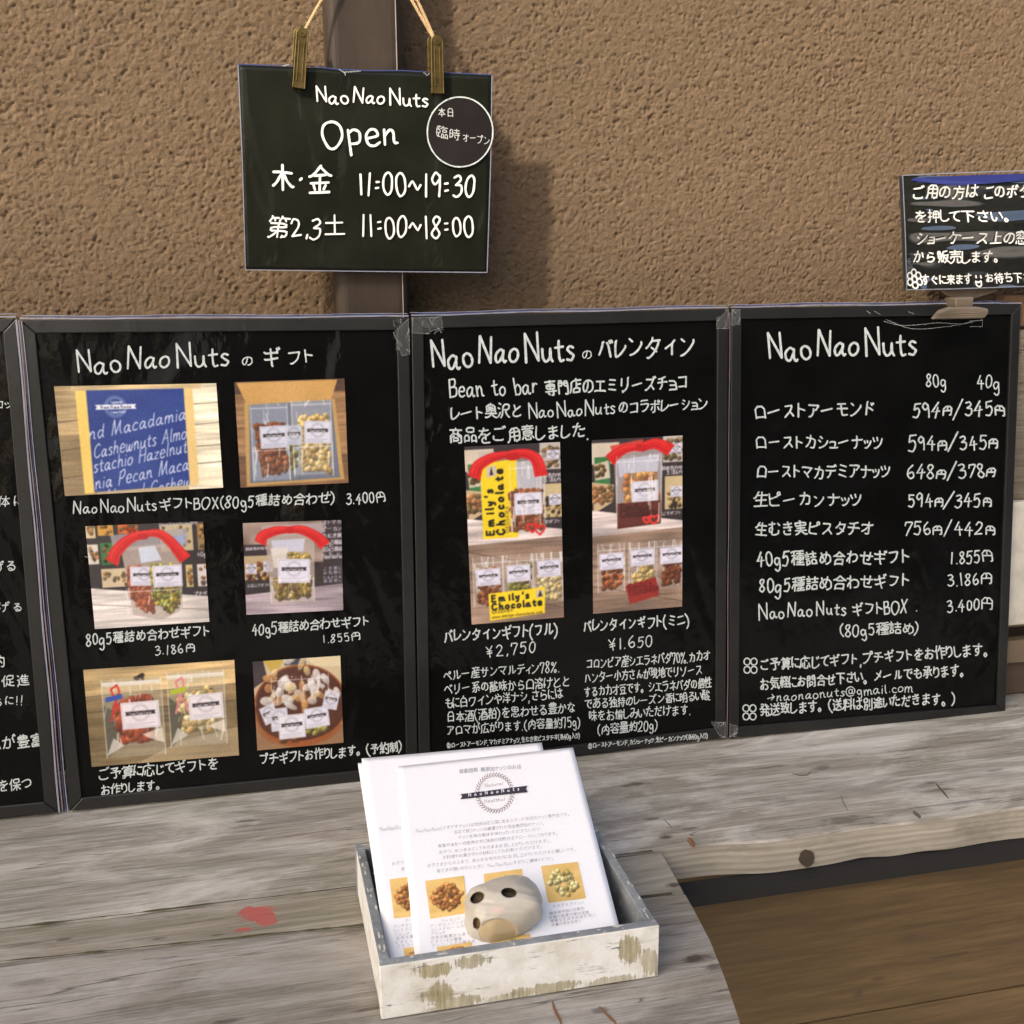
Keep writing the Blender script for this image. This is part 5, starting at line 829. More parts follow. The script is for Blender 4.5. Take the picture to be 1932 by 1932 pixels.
# stucco wall: a finely displaced patch where the photo looks, coarse beyond
def build_wall():
    x0, x1, z0, z1, st = -0.28, 1.66, 0.44, 1.22, 0.0018
    nx, nz = int((x1-x0)/st), int((z1-z0)/st)
    a = vnoise(nz, nx, 1.6, 1.9, 11); b = vnoise(nz, nx, 1.15, 1.25, 12); c = vnoise(nz, nx, 3.2, 3.9, 13); e = vnoise(nz, nx, 40, 50, 14)
    c2 = vnoise(nz, nx, 2.1, 2.5, 15); dens = vnoise(nz, nx, 30, 34, 16)
    h = 0.0011*a+0.0013*b+0.0008*c+0.0010*e
    pit = np.clip((0.34+0.08*dens-(0.40*c2+0.30*a+0.30*b))/0.16, 0, 1); h -= 0.0020*pit
    h -= h.mean()
    fx = np.minimum(1, np.minimum(np.arange(nx), np.arange(nx)[::-1])/12)[None, :]; fz = np.minimum(1, np.minimum(np.arange(nz), np.arange(nz)[::-1])/12)[:, None]
    h *= fx*fz
    X, Z = np.meshgrid(np.linspace(x0, x1, nx), np.linspace(z0, z1, nz))
    V = np.stack([X.ravel(), (WALL_Y-h).ravel(), Z.ravel()], 1); Q = grid_faces(nx, nz)
    n = len(V); o = np.array([(-3.2, 0, -0.78), (1.9, 0, -0.78), (1.9, 0, 3.1), (-3.2, 0, 3.1), (-3.2, .15, -0.78), (1.9, .15, -0.78), (1.9, .15, 3.1), (-3.2, .15, 3.1)]); o[:, 1] += WALL_Y
    c0, c1, c2_, c3 = 0, nx-1, n-1, n-nx
    ex = np.array([(n, n+1, c1, c0), (n+1, n+2, c2_, c1), (n+2, n+3, c3, c2_), (n+3, n, c0, c3), (n+1, n+5, n+6, n+2), (n+4, n, n+3, n+7), (n+3, n+2, n+6, n+7), (n+5, n+4, n+7, n+6)])
    return npmesh('stucco_wall', np.vstack([V, o]), np.vstack([Q, ex]), M['stucco'], smooth=True)
tag(build_wall(), 'rough brown stucco house wall behind the drainpipe and the row of menu boards', 'wall')

# drainpipe
def build_pipe():
    m = NT('brown_painted_pipe'); c = m.coord((30, 30, 4)); n = m.noise(c, 2, 5, 0.6); n2 = m.noise(m.coord(), 35, 4, 0.6)
    m.set(Base_Color=m.mix(m.ramp(n2, [(0.55, 0.0), (0.75, 0.45)]), m.ramp(n, [(0.3, (0.034, 0.024, 0.017)), (0.7, (0.047, 0.034, 0.025))]), (0.060, 0.046, 0.036)), Roughness=0.55, Specular_IOR_Level=0.22); m.bump(n2, 0.15, 0.001)
    fy, by = 0.068, 0.130
    xl = (ypl(611, 0, 0.105)[0]+ypl(630, 590, 0.105)[0])/2; xr = (ypl(759, 0, 0.08)[0]+ypl(768, 597, 0.08)[0])/2
    t = thing('drainpipe', 'square brown drainpipe running down the wall behind the hanging open sign', 'drainpipe', loc=(xl+(xr-xl)/2, by, -0.78))
    pr = []
    for cx, cy, a0 in ((xr-.014, fy+.014, -90), (xr-.014, by-.014, 0), (xl+.014, by-.014, 90), (xl+.014, fy+.014, 180)):
        for k in range(6): a = R(a0+k*18); pr.append((cx+.014*math.cos(a), cy+.014*math.sin(a)))
    n = len(pr); ox, oy, oz = t.location
    V = [(x-ox, y-oy, z) for z in (0, 3.6) for x, y in pr]; F = [(i, (i+1) % n, (i+1) % n+n, i+n) for i in range(n)]+[tuple(range(n-1, -1, -1)), tuple(range(n, 2*n))]
    mesh('pipe_body', V, F, m.m, t)
    V, F = box(xr-.009-ox, xr-.0080-ox, fy-oy-.0009, fy-oy+.002, 0.2, 3.5); mesh('seam_highlight', V, F, plain('pale_highlight', (0.33, 0.28, 0.25), 0.35), t)  # pale strip: the highlight along the pipe edge is put into its colour
    for z in (2.05, 3.0):
        V, F = box(xl-.006-ox, xr+.006-ox, fy-.003-oy, WALL_Y-oy, z, z+.018); mesh('pipe_bracket', V, F, m.m, t, bevel=.002)
    cx, cz = ypl(905/1.267, 0, 0)[0], 0
    return t, fy, xl, xr
PIPE, PIPE_Y, PXL, PXR = build_pipe()

# added unseen panel: it keeps the low sun off the boards and the counter
def sun_blocker():
    t = thing('sun_blocker', 'unseen panel on two posts behind the viewer, added to block the low sun', 'sun_blocker', loc=(-2.65, -3.0, -0.78))
    V, F = box(-1.65, 1.65, -.03, .03, 2.48+.78, 4.13+.78); mesh('blocker_panel', V, F, plain('canvas', (0.34, 0.31, 0.24), 0.9), t)
    for x in (-1.5, 1.5):
        V, F = box(x-.04, x+.04, -.12, -.031, 0, 4.8); mesh('post', V, F, plain('dark_post', (0.05, 0.05, 0.05), 0.6), t)
sun_blocker()
def opposite_house():
    t = thing('opposite_house', 'dark clad house row on the far side of the street, behind the viewer', 'house', loc=(9.0, -9.0, -0.78))
    wl = plain('dark_cladding', (0.07, 0.062, 0.05), 0.8); gl = NT('window_glass'); gl.set(Base_Color=(0.02, 0.025, 0.03), Roughness=0.08)
    V, F = box(-9.5, 9.5, -4, 0, 0, 5.6); mesh('wall', V, F, wl, t); V, F = box(-9.9, 9.9, -4.4, .4, 5.6, 5.9); mesh('roof', V, F, plain('slate_roof', (0.05, 0.05, 0.055), 0.7), t)
    for x in (-7.5, -4.2, -1, 2.4, 5.6, 8):
        for z in (1.0, 3.5): V, F = box(x-.6, x+.6, .002, .03, z, z+1.1); mesh('window', V, F, gl.m, t)
opposite_house()

# ---------------------------------------------------------------- counter
def plank(name, yb, yf, x0, x1, z, th, mat, parent, wav=0.001, seed=1, nx=160, bot=None, wave_f=None, face=None, rd=1.0):
    """sweep a rounded cross-section along x. yb(x), yf(x): back and front edge; x1: number or function of y."""
    g = np.random.RandomState(seed); fr = [0, .02, .12, .3, .5, .7, .85, .95]
    prof_n = len(fr)+4; V = []
    un = vnoise(prof_n, nx+1, 2.5, 9, seed)-.5; en = vnoise(2, nx+1, 1, 5, seed+5)-.5; bn = vnoise(2, nx+1, 1, 4, seed+9)-.5
    for i in range(nx+1):
        s = i/nx; row = []
        def X(y): return x0+((x1(y) if callable(x1) else x1)-x0)*s
        xm = X((yb(x0)+yf(x0))/2); b, f = yb(xm), yf(xm)+en[0, i]*wav*2.0
        if wave_f: f += wave_f(xm)
        ys = [b+(f-b)*q for q in fr]
        row.append((b, z-th))
        for k, y in enumerate(ys): row.append((y, z+un[k, i]*0.0009-(0.0015 if k == 0 else 0)))
        row.append((f+.0022*rd, z-.0008*rd)); row.append((f, z-.0032*rd)); row.append((f+.001+bn[0, i]*wav, z-th+bn[0, i]*wav*2))
        for y, zz in row: V.append((X(y), y, zz))
    n = len(V)//(nx+1); F = []
    for i in range(nx):
        for k in range(n): F.append((i*n+k, i*n+(k+1) % n, (i+1)*n+(k+1) % n, (i+1)*n+k))
    F += [tuple(range(n-1, -1, -1)), tuple(range(nx*n, (nx+1)*n))]
    o = mesh(name, V, F, mat, parent)
    if face is not None:
        o.data.materials.append(face)
        for p in o.data.polygons:
            if p.normal.y < -.8: p.material_index = 1
    return o
j1 = [zpl(0, 1752), zpl(661, 1673), zpl(1243, 1603), zpl(1932, 1526)]
j2 = [zpl(0, 1813), zpl(680, 1744)]
def lerp_pts(P, x):
    P = sorted(P, key=lambda p: p[0])
    for a, b in zip(P[:-1], P[1:]):
        if x <= b[0] or b is P[-1]: return a[1]+(b[1]-a[1])*(x-a[0])/(b[0]-a[0])
J1 = lambda x: lerp_pts(j1, x)
J2 = lambda x: lerp_pts(j2, min(x, 0.72))
ends = [zpl(1246, 1604), zpl(1281, 1666), zpl(1296, 1693), zpl(1331, 1755), zpl(1358, 1817), zpl(1397, 1932)]
ends = sorted([(p[1], p[0]) for p in ends]+[(-0.66, zpl(1397, 1932)[0]-.03)])
def XE(y):
    y = min(max(y, ends[0][0]), ends[-1][0]); return float(np.interp(y, [e[0] for e in ends], [e[1] for e in ends]))
def zk(px, py, l, w_, dk):                 # a knot or stain at a place of the counter top
    p = zpl(px, py); return (p[0], p[1], l, w_, dk)
kn = [zk(288, 1462, .016, .008, .55), zk(395, 1494, .02, .006, .5), zk(470, 1548, .02, .005, .6), zk(1460, 1508, .035, .008, .35), zk(1595, 1546, .045, .010, .5), zk(1770, 1490, .03, .005, .5), zk(1755, 1476, .010, .005, .5),
      zk(1550, 1448, .018, .007, .5), zk(1460, 1445, .03, .006, .4), zk(1195, 1480, .03, .007, .7), zk(1257, 1580, .010, .006, .75), zk(1302, 1563, .012, .004, .5), zk(1230, 1545, .014, .004, .5), zk(90, 1747, .018, .005, .9), zk(1880, 1452, .016, .005, .4)]
kn2 = [zk(1272, 1667, .014, .006, .8), zk(120, 1770, .010, .003, .6), zk(300, 1768, .010, .003, .5), zk(412, 1760, .010, .003, .5), zk(250, 1793, .006, .003, .5)]
kn3 = [zk(1318, 1807, .020, .008, .85), zk(1350, 1822, .012, .006, .7), zk(1135, 1905, .012, .005, .6), zk(640, 1900, .025, .008, .35), zk(60, 1852, .03, .006, .35), zk(430, 1925, .02, .004, .6)]
RC = (0.40, 0.105, 0.09)
red = [zk(486, 1722, .0195, .0150, RC), zk(473, 1716, .014, .0085, RC), zk(500, 1732, .012, .0135, RC), zk(458, 1751, .009, .0045, RC)]
top1 = mat_weathered('weathered_plank_back', (0.36, 0.335, 0.29), (0.20, 0.183, 0.158), (0.52, 0.495, 0.445), kn, 0.26, 1.0, pale=(0.64, 0.615, 0.565))
top2 = mat_weathered('weathered_plank_strip', (0.32, 0.293, 0.24), (0.19, 0.172, 0.135), (0.42, 0.39, 0.325), kn2, 0.35, 4.0, paint=red, pale=(0.44, 0.415, 0.36))
top3 = mat_weathered('weathered_plank_front', (0.27, 0.252, 0.225), (0.145, 0.133, 0.117), (0.39, 0.37, 0.34), kn3, 0.22, 7.0, pale=(0.42, 0.40, 0.37))
facem = NT('sawn_plank_edge'); wv = facem.n('TexWave', wave_type='BANDS', bands_direction='Z', i_Scale=38.0, i_Distortion=5.0, i_Detail=3.0, i_Detail_Scale=1.2); facem.l(facem.coord((.12, 1, 1)), wv.inputs[0])
_n = facem.noise(facem.coord((3, 60, 60)), 1.6, 7, .7); _c = facem.mix(facem.ramp(wv.outputs['Fac'], [(.3, 0.0), (.9, .45)]), facem.ramp(_n, [(.3, (.26, .235, .19)), (.65, (.41, .375, .315))]), (.20, .17, .125))
_c = facem.mix(facem.ramp(facem.noise(facem.coord((7, 20, 20)), 1.4, 5, .7), [(.52, 0.0), (.72, .55)]), _c, (.13, .115, .09))
facem.set(Base_Color=_c, Roughness=.85); facem.bump(_n, .5, .001)
CT = thing('counter', 'grey weathered plank counter under the menu boards with a curved sawn end', 'counter', loc=(0, 0, 0))
wf = lambda x: (-.004*math.sin((x-.7)*9)+.0022*math.sin((x-.7)*31)) if x > .7 else 0
plank('plank', lambda x: 0.132, J1, -0.75, 1.75, 0.0, 0.044, top1, CT, 0.0012, 3, 240, wave_f=wf, face=facem.m)
plank('plank', lambda x: J1(x)-.0030, J2, -0.75, XE, -0.0016, 0.044, top2, CT, 0.001, 5, rd=.3)
plank('plank', lambda x: J2(x)-.0026, lambda x: -0.66, -0.75, XE, -0.0004, 0.044, top3, CT, 0.001, 8)
for x in (-.6, .52, 1.5):
    V, F = box(x, x+.07, -.098, .06, -.78, -.046); mesh('leg', V, F, plain('dark_leg_wood', (.12, .09, .06), .8), CT, bevel=.002)
def kfill(px, py, a, b, mat, name, dz=.0006, jag=.2, seed=0, parent=None, n=18):
    g = random.Random(seed); c = zpl(px, py); V = [(c[0], c[1], dz)]
    for i in range(n):
        t = 2*math.pi*i/n; r = 1+g.uniform(-jag, jag); V.append((c[0]+a*r*math.cos(t), c[1]+b*r*math.sin(t), dz))
    return mesh(name, V, [(0, 1+i, 1+(i+1) % n) for i in range(n)], mat, parent or CT)
# rust streaks and scars on the counter
rust = plain('rust_streak', (.17, .085, .04), .8)
def strip_on_top(P, w_, mat, name, dz=.0004):
    V = []; F = []
    for i, (x, y) in enumerate(P):
        x0, y0 = P[max(i-1, 0)]; x1, y1 = P[min(i+1, len(P)-1)]; L = math.hypot(x1-x0, y1-y0); k = math.sin(math.pi*(i+.4)/(len(P)-.2))
        nx_, ny_ = -(y1-y0)/L*w_*k, (x1-x0)/L*w_*k; V += [tuple(zpl(x+nx_, y+ny_, dz)), tuple(zpl(x-nx_, y-ny_, dz))]
        if i: F.append((2*i-2, 2*i-1, 2*i+1, 2*i))
    return mesh(name, V, F, mat, CT)
strip_on_top([(1042, 1888), (1045, 1900), (1050, 1912), (1057, 1925), (1060, 1936)], 3.2, rust, 'rust_streak')
strip_on_top([(1130, 1898), (1140, 1908), (1152, 1921), (1160, 1928), (1165, 1936)], 3.0, rust, 'rust_streak')
scar = plain('dark_gouge', (.085, .07, .055), .9)
strip_on_top([(1765, 1477), (1772, 1486), (1782, 1497), (1790, 1507)], 2, scar, 'gouge', .0003)
strip_on_top([(1586, 1500), (1592, 1516), (1600, 1530)], .9, scar, 'gouge', .0003)
strip_on_top([(1495, 1459), (1510, 1463), (1524, 1462), (1530, 1455)], 1.1, scar, 'gouge', .0003)
strip_on_top([(1252, 1545), (1262, 1555), (1268, 1562)], .9, scar, 'gouge', .0003)
strip_on_top([(270, 1452), (268, 1464), (276, 1474), (290, 1478), (302, 1472)], 1.2, scar, 'gouge', .0003)
moss = NT('mossy_dirt'); _m = moss.noise(moss.coord(), 40, 4, .6); moss.set(Base_Color=moss.ramp(_m, [(.35, (.035, .026, .016)), (.65, (.085, .078, .030))]), Roughness=.95); moss = moss.m
def joint(J, x0, x1, wmin, wmax, seed, off):
    g = np.random.RandomState(seed); n = 260; k = vnoise(3, n+1, 1, 7, seed); k2 = vnoise(2, n+1, 1, 2.2, seed+3); V = []; F = []
    for i in range(n+1):
        x = x0+(x1-x0)*i/n; y = J(x)-off+(k[2, i]-.5)*.0012; w_ = (wmin+(wmax-wmin)*k[0, i]**2.0)*(.5+k2[0, i]); V += [(x, y+w_/2, .0004), (x, y-w_/2, .0003)]
        if i: F.append((2*i-2, 2*i-1, 2*i+1, 2*i))
    mesh('joint_dirt', V, F, moss, CT)
joint(J1, -.4, .686, .0012, .0062, 5, .0012); joint(J2, -.4, .675, .0008, .0038, 9, .0012)
# round dark knot in the front face of the long plank and a rust-coloured chip
fk = J1(.93)
for (px, py, a, b, mt) in ((1523, 1620, .0105, .0110, plain('dark_knot', (.05, .036, .022), .9)), (1308, 1594, .003, .003, rust), (1735, 1541, .0022, .0022, scar)):
    y = lerp_pts(j1, ypl(px, py, fk)[0])-.0075; y = min(y, fk-.003)
    c = ypl(px, py, y); V = [tuple(c)]; g = random.Random(4)
    for i in range(20): t = 2*math.pi*i/20; r = 1+g.uniform(-.12, .12); V.append((c[0]+a*r*math.cos(t), y, c[2]+b*r*math.sin(t)))
    V2 = [(x, yy+.012, z) for x, yy, z in V]
    mesh('knot', V+V2[1:], [(0, 1+i, 1+(i+1) % 20) for i in range(20)]+[(1+i, 21+i, 21+(i+1) % 20, 1+(i+1) % 20) for i in range(20)], mt, CT)

# panel of brown boards below the counter
SCR_Y = -.12
def apron():
    t = thing('wood_screen', 'brown plywood-like boards closing off the space below the counter', 'screen', loc=(0.6, -0.214, -0.78))
    kn = []
    for px, py, l, w_, dk in ((1655, 1700, .03, .004, .5), (1650, 1695, .02, .004, .5), (1720, 1730, .05, .003, .8), (1556, 1796, .010, .010, .6), (1607, 1872, .014, .010, .6), (1710, 1958, .01, .01, .5), (1810, 1885, .005, .004, .9), (1700, 1765, .05, .004, .4), (1850, 1840, .012, .01, .3), (1590, 1770, .014, .005, .7), (1830, 1708, .05, .004, .5)):
        p = ypl(px, py, SCR_Y); kn.append((p[0]-.6, p[2]+.78, l, w_, dk))
    mt = NT('brown_board'); 
    g1 = mt.noise(mt.coord((2.2, 30, 30)), 1.6, 8, .62, .4); g2 = mt.noise(mt.coord((8, 160, 160)), 1, 5, .7)
    col = mt.ramp(g1, [(.3, (.082, .050, .019)), (.52, (.122, .077, .031)), (.72, (.160, .105, .045))]); col = mt.mix(mt.ramp(g2, [(.4, .4), (.6, 0)]), col, (.045, .028, .012))
    wob = mt.noise(mt.coord(), 60, 4, .6); hole = None
    for (kx, kz, kl, kw, kd) in kn:
        mp = mt.coord((1/kl, 0, 1/kw), (-kx/kl, 0, -kz/kw)); ln = mt.n('VectorMath', operation='LENGTH'); mt.l(mp, ln.inputs[0])
        d = mt.math('ADD', ln.outputs['Value'], mt.math('MULTIPLY', mt.math('SUBTRACT', wob, .5), 1.4)); k = mt.math('MULTIPLY', mt.ramp(d, [(.4, 1.0), (1.0, 0.0)]), kd)
        hole = k if hole is None else mt.math('MAXIMUM', hole, k)
    mt.set(Base_Color=mt.mix(hole, col, (.06, .035, .02)), Roughness=.7); mt.bump(g2, .3, .001)
    zj = ypl(1650, 1819, SCR_Y)[2]+.78
    for a, b in ((0, .22), (.2225, zj-.1535), (zj-.151, zj-.0012), (zj+.0012, .7245)):
        V, F = box(-1.35, 1.3, 0, .018, a, b); mesh('board', V, F, mt.m, t, bevel=.0012)
    V, F = box(-1.35, 1.3, -.085, -.055, .7195, .7345); mesh('shade_strip', V, F, plain('under_counter_shade', (.006, .0052, .0042), .8), t)  # near-black strip: the shade under the counter is put into its colour
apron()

# wooden side panel and cream board seen past the right-hand menu board
def side_panel():
    t = thing('side_panel', 'beige wooden panel with a cream board and brown plank, right of the last menu board', 'panel', loc=(1.40, .05, 0.0))
    be = mat_weathered('beige_wood', (.20, .17, .125), (.14, .115, .08), (.27, .235, .18), (), 0, 12.); 
    def bx(x0, x1, y0, y1, z0, z1, mt, nm='board'): V, F = box(x0-1.40, x1-1.40, y0, y1, z0, z1); mesh(nm, V, F, mt, t, bevel=.0015)
    bx(1.345, 1.60, -.005, .012, .115, .575, be)
    bx(1.352, 1.62, -.022, -.008, .125, .32, plain('cream_paint', (.55, .52, .45), .6), 'cream_board')
    bx(1.33, 1.62, -.002, .015, .002, .055, plain('dark_brown_wood', (.07, .048, .03), .7), 'lower_board')
    bx(1.33, 1.62, -.012, .010, .058, .095, plain('brown_plank', (.16, .12, .075), .7), 'plank')
    bx(1.33, 1.62, -.002, .02, .58, .625, plain('reddish_brown_wood', (.14, .075, .04), .7), 'top_rail')
side_panel()
# ================================================================ MENU BOARDS
BOARD = Frame((0, 0, 0), (1, 0, 0), (0, math.sin(TH), math.cos(TH)))
tape = NT('clear_tape'); tape.set(Base_Color=(.75, .77, .76), Roughness=.25, Alpha=.05, Coat_Weight=.5)
crin = NT('crinkled_film'); crin.set(Base_Color=(.70, .72, .70), Roughness=.3, Alpha=.26)
M['smear'] = crin.m; M['tape'] = tape.m
def board(label, C4, fw, texts, seed):
    """C4: TL TR BR BL photo pixels of the outer frame edge"""
    TL, TR, BR, BL = C4
    l = BOARD.P(*BL, 0.004); l2 = BOARD.P(*BR, 0.004)
    fr = Frame(BOARD.world((l[0], 0, min(l[2], l2[2]))), BOARD.ex, BOARD.ez)
    fr.o[2] = max(fr.o[2], 0.0008)
    t = thing('menu_board', label, 'menu board', fr, group='black menu boards along the counter')
    O = [np.array(fr.uv(x, y, .004)) for x, y in (TL, TR, BR, BL)]
    cen = sum(O)/4
    I = []
    for k in range(4):
        a, b, c = O[k-1], O[k], O[(k+1) % 4]; e1 = (b-a)/np.linalg.norm(b-a); e2 = (c-b)/np.linalg.norm(c-b)
        I.append(b-e1*fw+e2*fw)
    for k in range(4):
        q = [O[k], O[(k+1) % 4], I[(k+1) % 4], I[k]]
        gap = 0.0003; c = sum(q)/4; q = [p+(c-p)/np.linalg.norm(c-p)*gap for p in q]
        V, F = prism(q[::-1], -.004, .012); mesh('frame_rail', V, F, M['frame'], t, bevel=.0012)
    V, F = prism([I[3]+(-.001, -.001), I[2]+(.001, -.001), I[1]+(.001, .001), I[0]+(-.001, .001)], 0, .010); mesh('panel', V, F, M['board'], t)
    # folded clear sleeve showing along the top and the sides
    g = random.Random(seed)
    def edge(a, b, off, w_, mat, y):
        n = 30; V = []; F = []; d = (b-a)/np.linalg.norm(b-a); nn_ = np.array([-d[1], d[0]])
        for i in range(n+1):
            p = a+(b-a)*i/n; o = off+g.uniform(-.0003, .0003)+.0006*math.sin(i*.45+seed); ww = w_*(.75+.5*g.random())
            for q, yy in ((p+nn_*(o-ww/2), y), (p+nn_*(o+ww/2), y), (p+nn_*(o+ww/2), y+.003), (p+nn_*(o-ww/2), y+.003)): V.append((q[0], yy, q[1]))
            if i:
                k = 4*i
                for j in range(4): F.append((k-4+j, k-4+(j+1) % 4, k+(j+1) % 4, k+j))
        F += [(3, 2, 1, 0), tuple(4*n+j for j in range(4))]
        mesh('sleeve_edge', V, F, mat, t)
    edge(O[0], O[1], .0016, .0016, M['sleeve'], -.0045); edge(O[0]+(.01, 0), O[1]+(-.02, 0), .0036, .0011, M['sleeve_blue'], .001); edge(O[0], O[1], .0050, .0008, M['sleeve'], .005)
    write(fr, t, [x for x in texts if '②' not in x[0]], M['ink'])
    write(fr, t, [x for x in texts if '②' in x[0]], M['ink'], .0048)
    return t, fr, O, I
LB = 'black menu board '
b1 = board(LB+'cut off by the left edge of view, only ends of lines show', [(-690, 615), (30, 601), (110, 1533), (-540, 1600)], .0155, B1_T, 1)
b2 = board(LB+'with six photo prints of boxed and bagged nuts and gift prices', [(38, 604), (771, 599), (789, 1464), (132, 1530)], .0155, B2_T, 2)
b3 = board(LB+'with two tall photo prints of chocolate gifts, second from right', [(776, 597), (1374, 582), (1369, 1391), (791, 1463)], .0155, B3_T, 3)
b4 = board(LB+'with a handwritten price list and an email address, rightmost in the row', [(1380, 581), (1927, 573), (1897, 1347), (1376, 1392)], .0150, B4_T, 4)
# upright sleeve folds between the two left-hand boards
for (x0, y0, x1, y1, wpx, mt, d) in ((31, 604, 112, 1532, 3.5, 'sleeve', .006), (35, 604, 118, 1530, 2.2, 'sleeve_pink', .007), (38.5, 608, 124, 1530, 1.2, 'sleeve_blue', .006), (41, 606, 128, 1531, 1.6, 'sleeve', .0065)):
    P = [(x0+(x1-x0)*i/24+math.sin(i*.8+d*900)*.8, y0+(y1-y0)*i/24) for i in range(25)]
    strokes_obj(b1[1], b1[0], [P], wpx, M[mt], d, 'sleeve_fold')
for (x0, y0, x1, y1, b) in ((1377, 590, 1372, 1390, b4),):
    P = [(x0+(x1-x0)*i/24+math.sin(i*.7)*.5, y0+(y1-y0)*i/24) for i in range(25)]
    strokes_obj(b[1], b[0], [P], 1.3, M['sleeve_pink'], .0055, 'sleeve_fold')
# little flower doodles in front of the last notes, printed circles on the board
def doodle(b, cx, cy, r, wpx=2.4, mid=False, four=True):
    ps = [ringpts(cx+dx*r*.46, cy+dy*r*.55, r*.42, r*.46, 16) for dx, dy in ((-1, -1), (1, -1), (-1, 1), (1, 1))]
    strokes_obj(b[1], b[0], ps, wpx, M['ink'], .0006, 'flower_doodle')
doodle(b4, 1416, 1256, 14); doodle(b4, 1414, 1344, 14)
# crumpled tape on the corners
def tape_patch(b, P, seed, nscr=7):
    V = [b[1].P(x, y, .0062) for x, y in P]; mesh('tape', V, [tuple(range(len(V)-1, -1, -1))], M['tape'], b[0])
    g = random.Random(seed); xs = [p[0] for p in P]; ys = [p[1] for p in P]; ss = []
    for i in range(nscr):
        x, y = g.uniform(min(xs), max(xs)), g.uniform(min(ys), max(ys)); q = [(x, y)]
        for k in range(4): x = min(max(xs), max(min(xs), x+g.uniform(-9, 9))); y = min(max(ys), max(min(ys), y+g.uniform(-12, 12))); q.append((x, y))
        ss.append(q)
    ss.append(list(P)+[P[0]]); strokes_obj(b[1], b[0], ss, .65, M['smear'], .0066, 'tape_crease')
tape_patch(b2, [(742, 628), (770, 600), (773, 668), (758, 672), (752, 650)], 1, 9)
tape_patch(b3, [(778, 600), (832, 598), (836, 617), (800, 630), (778, 628)], 2, 7)
tape_patch(b3, [(1352, 606), (1374, 584), (1374, 620), (1352, 620)], 3, 4)
tape_patch(b4, [(1381, 584), (1396, 584), (1396, 612), (1381, 614)], 4, 3)
tape_patch(b3, [(1342, 1362), (1369, 1364), (1369, 1391), (1358, 1388)], 5, 5); tape_patch(b4, [(1377, 1366), (1392, 1370), (1388, 1382), (1377, 1392)], 6, 5)
strokes_obj(b4[1], b4[0], [catmull([(1667, 606), (1700, 614), (1740, 612), (1770, 609), (1810, 611), (1838, 606)], 5), catmull([(1672, 603), (1720, 620), (1780, 617), (1835, 608)], 5), [(1828, 606), (1854, 604), (1853, 616), (1830, 616)], [(1635, 586), (1642, 592)], [(1650, 587), (1662, 594)], [(1714, 588), (1724, 592)]], 1.3, M['smear'], .0064, 'film_crease')
strokes_obj(b2[1], b2[0], [[(160, 1049), (168, 1053), (180, 1047)], [(166, 1047), (170, 1055)]], 1.2, M['smear'], .0050, 'film_crease')

# ---- the photo prints
def pic_box():
    p = Pic(250, 172, (190, 170, 135), 5); p.wood([(0, 0), (.2, 0), (.2, 1), (0, 1)], (186, 160, 116), 4, -.1); p.poly([(0, .45), (.2, .45), (.2, 1), (0, 1)], (70, 55, 40), .38)
    p.wood([(.78, 0), (1, 0), (1, 1), (.78, 1)], (236, 224, 196), 5, -.05); p.wood([(.1, 0), (.9, 0), (.9, .05), (.1, .05)], (196, 172, 130), 1)
    p.poly([(.124, .045), (.195, .045), (.19, .985), (.125, .985)], (244, 208, 110)); p.poly([(.785, .045), (.845, .05), (.845, .95), (.775, .97)], (240, 206, 136))
    B = [(.19, .045), (.79, .045), (.785, .955), (.185, .975)]; p.poly(B, (36, 62, 138)); p.noise(30, 60, 7, p.polymask(B)); save = p.a.copy(); mk = p.polymask(B)
    wh = (214, 218, 240); sh = dict(c=wh, w_=1.5, shear=.35, wob=.2)
    for t, x, y, L, a in (('nd Macadamia', .18, .50, .63, .30), ('Cashewnuts Almo', .20, .665, .60, .28), ('stachio Hazelnut', .19, .80, .61, .29), ('nia Pecan Maca', .19, .955, .61, .27), ('Almond Cashew', .24, 1.09, .56, .24)):
        p.text(t, x, y, 21, wh, 1.5, a*.62, L*p.W, .35)
    p.a = save*(1-mk[..., None])+p.a*mk[..., None]
    p.wreath(.36, .20, 15, (190, 200, 228), .9, 34); p.poly([(.235, .178), (.49, .178), (.478, .20), (.49, .222), (.235, .222), (.247, .20)], (238, 238, 248)); p.text('NaoNaoNuts', .27, .212, 4.4, (60, 70, 110), .7, 0, .19*p.W)
    p.text('Natural', .335, .17, 4, wh, .6, .05); p.text('Healthful', .33, .26, 4, wh, .6, .05); return p
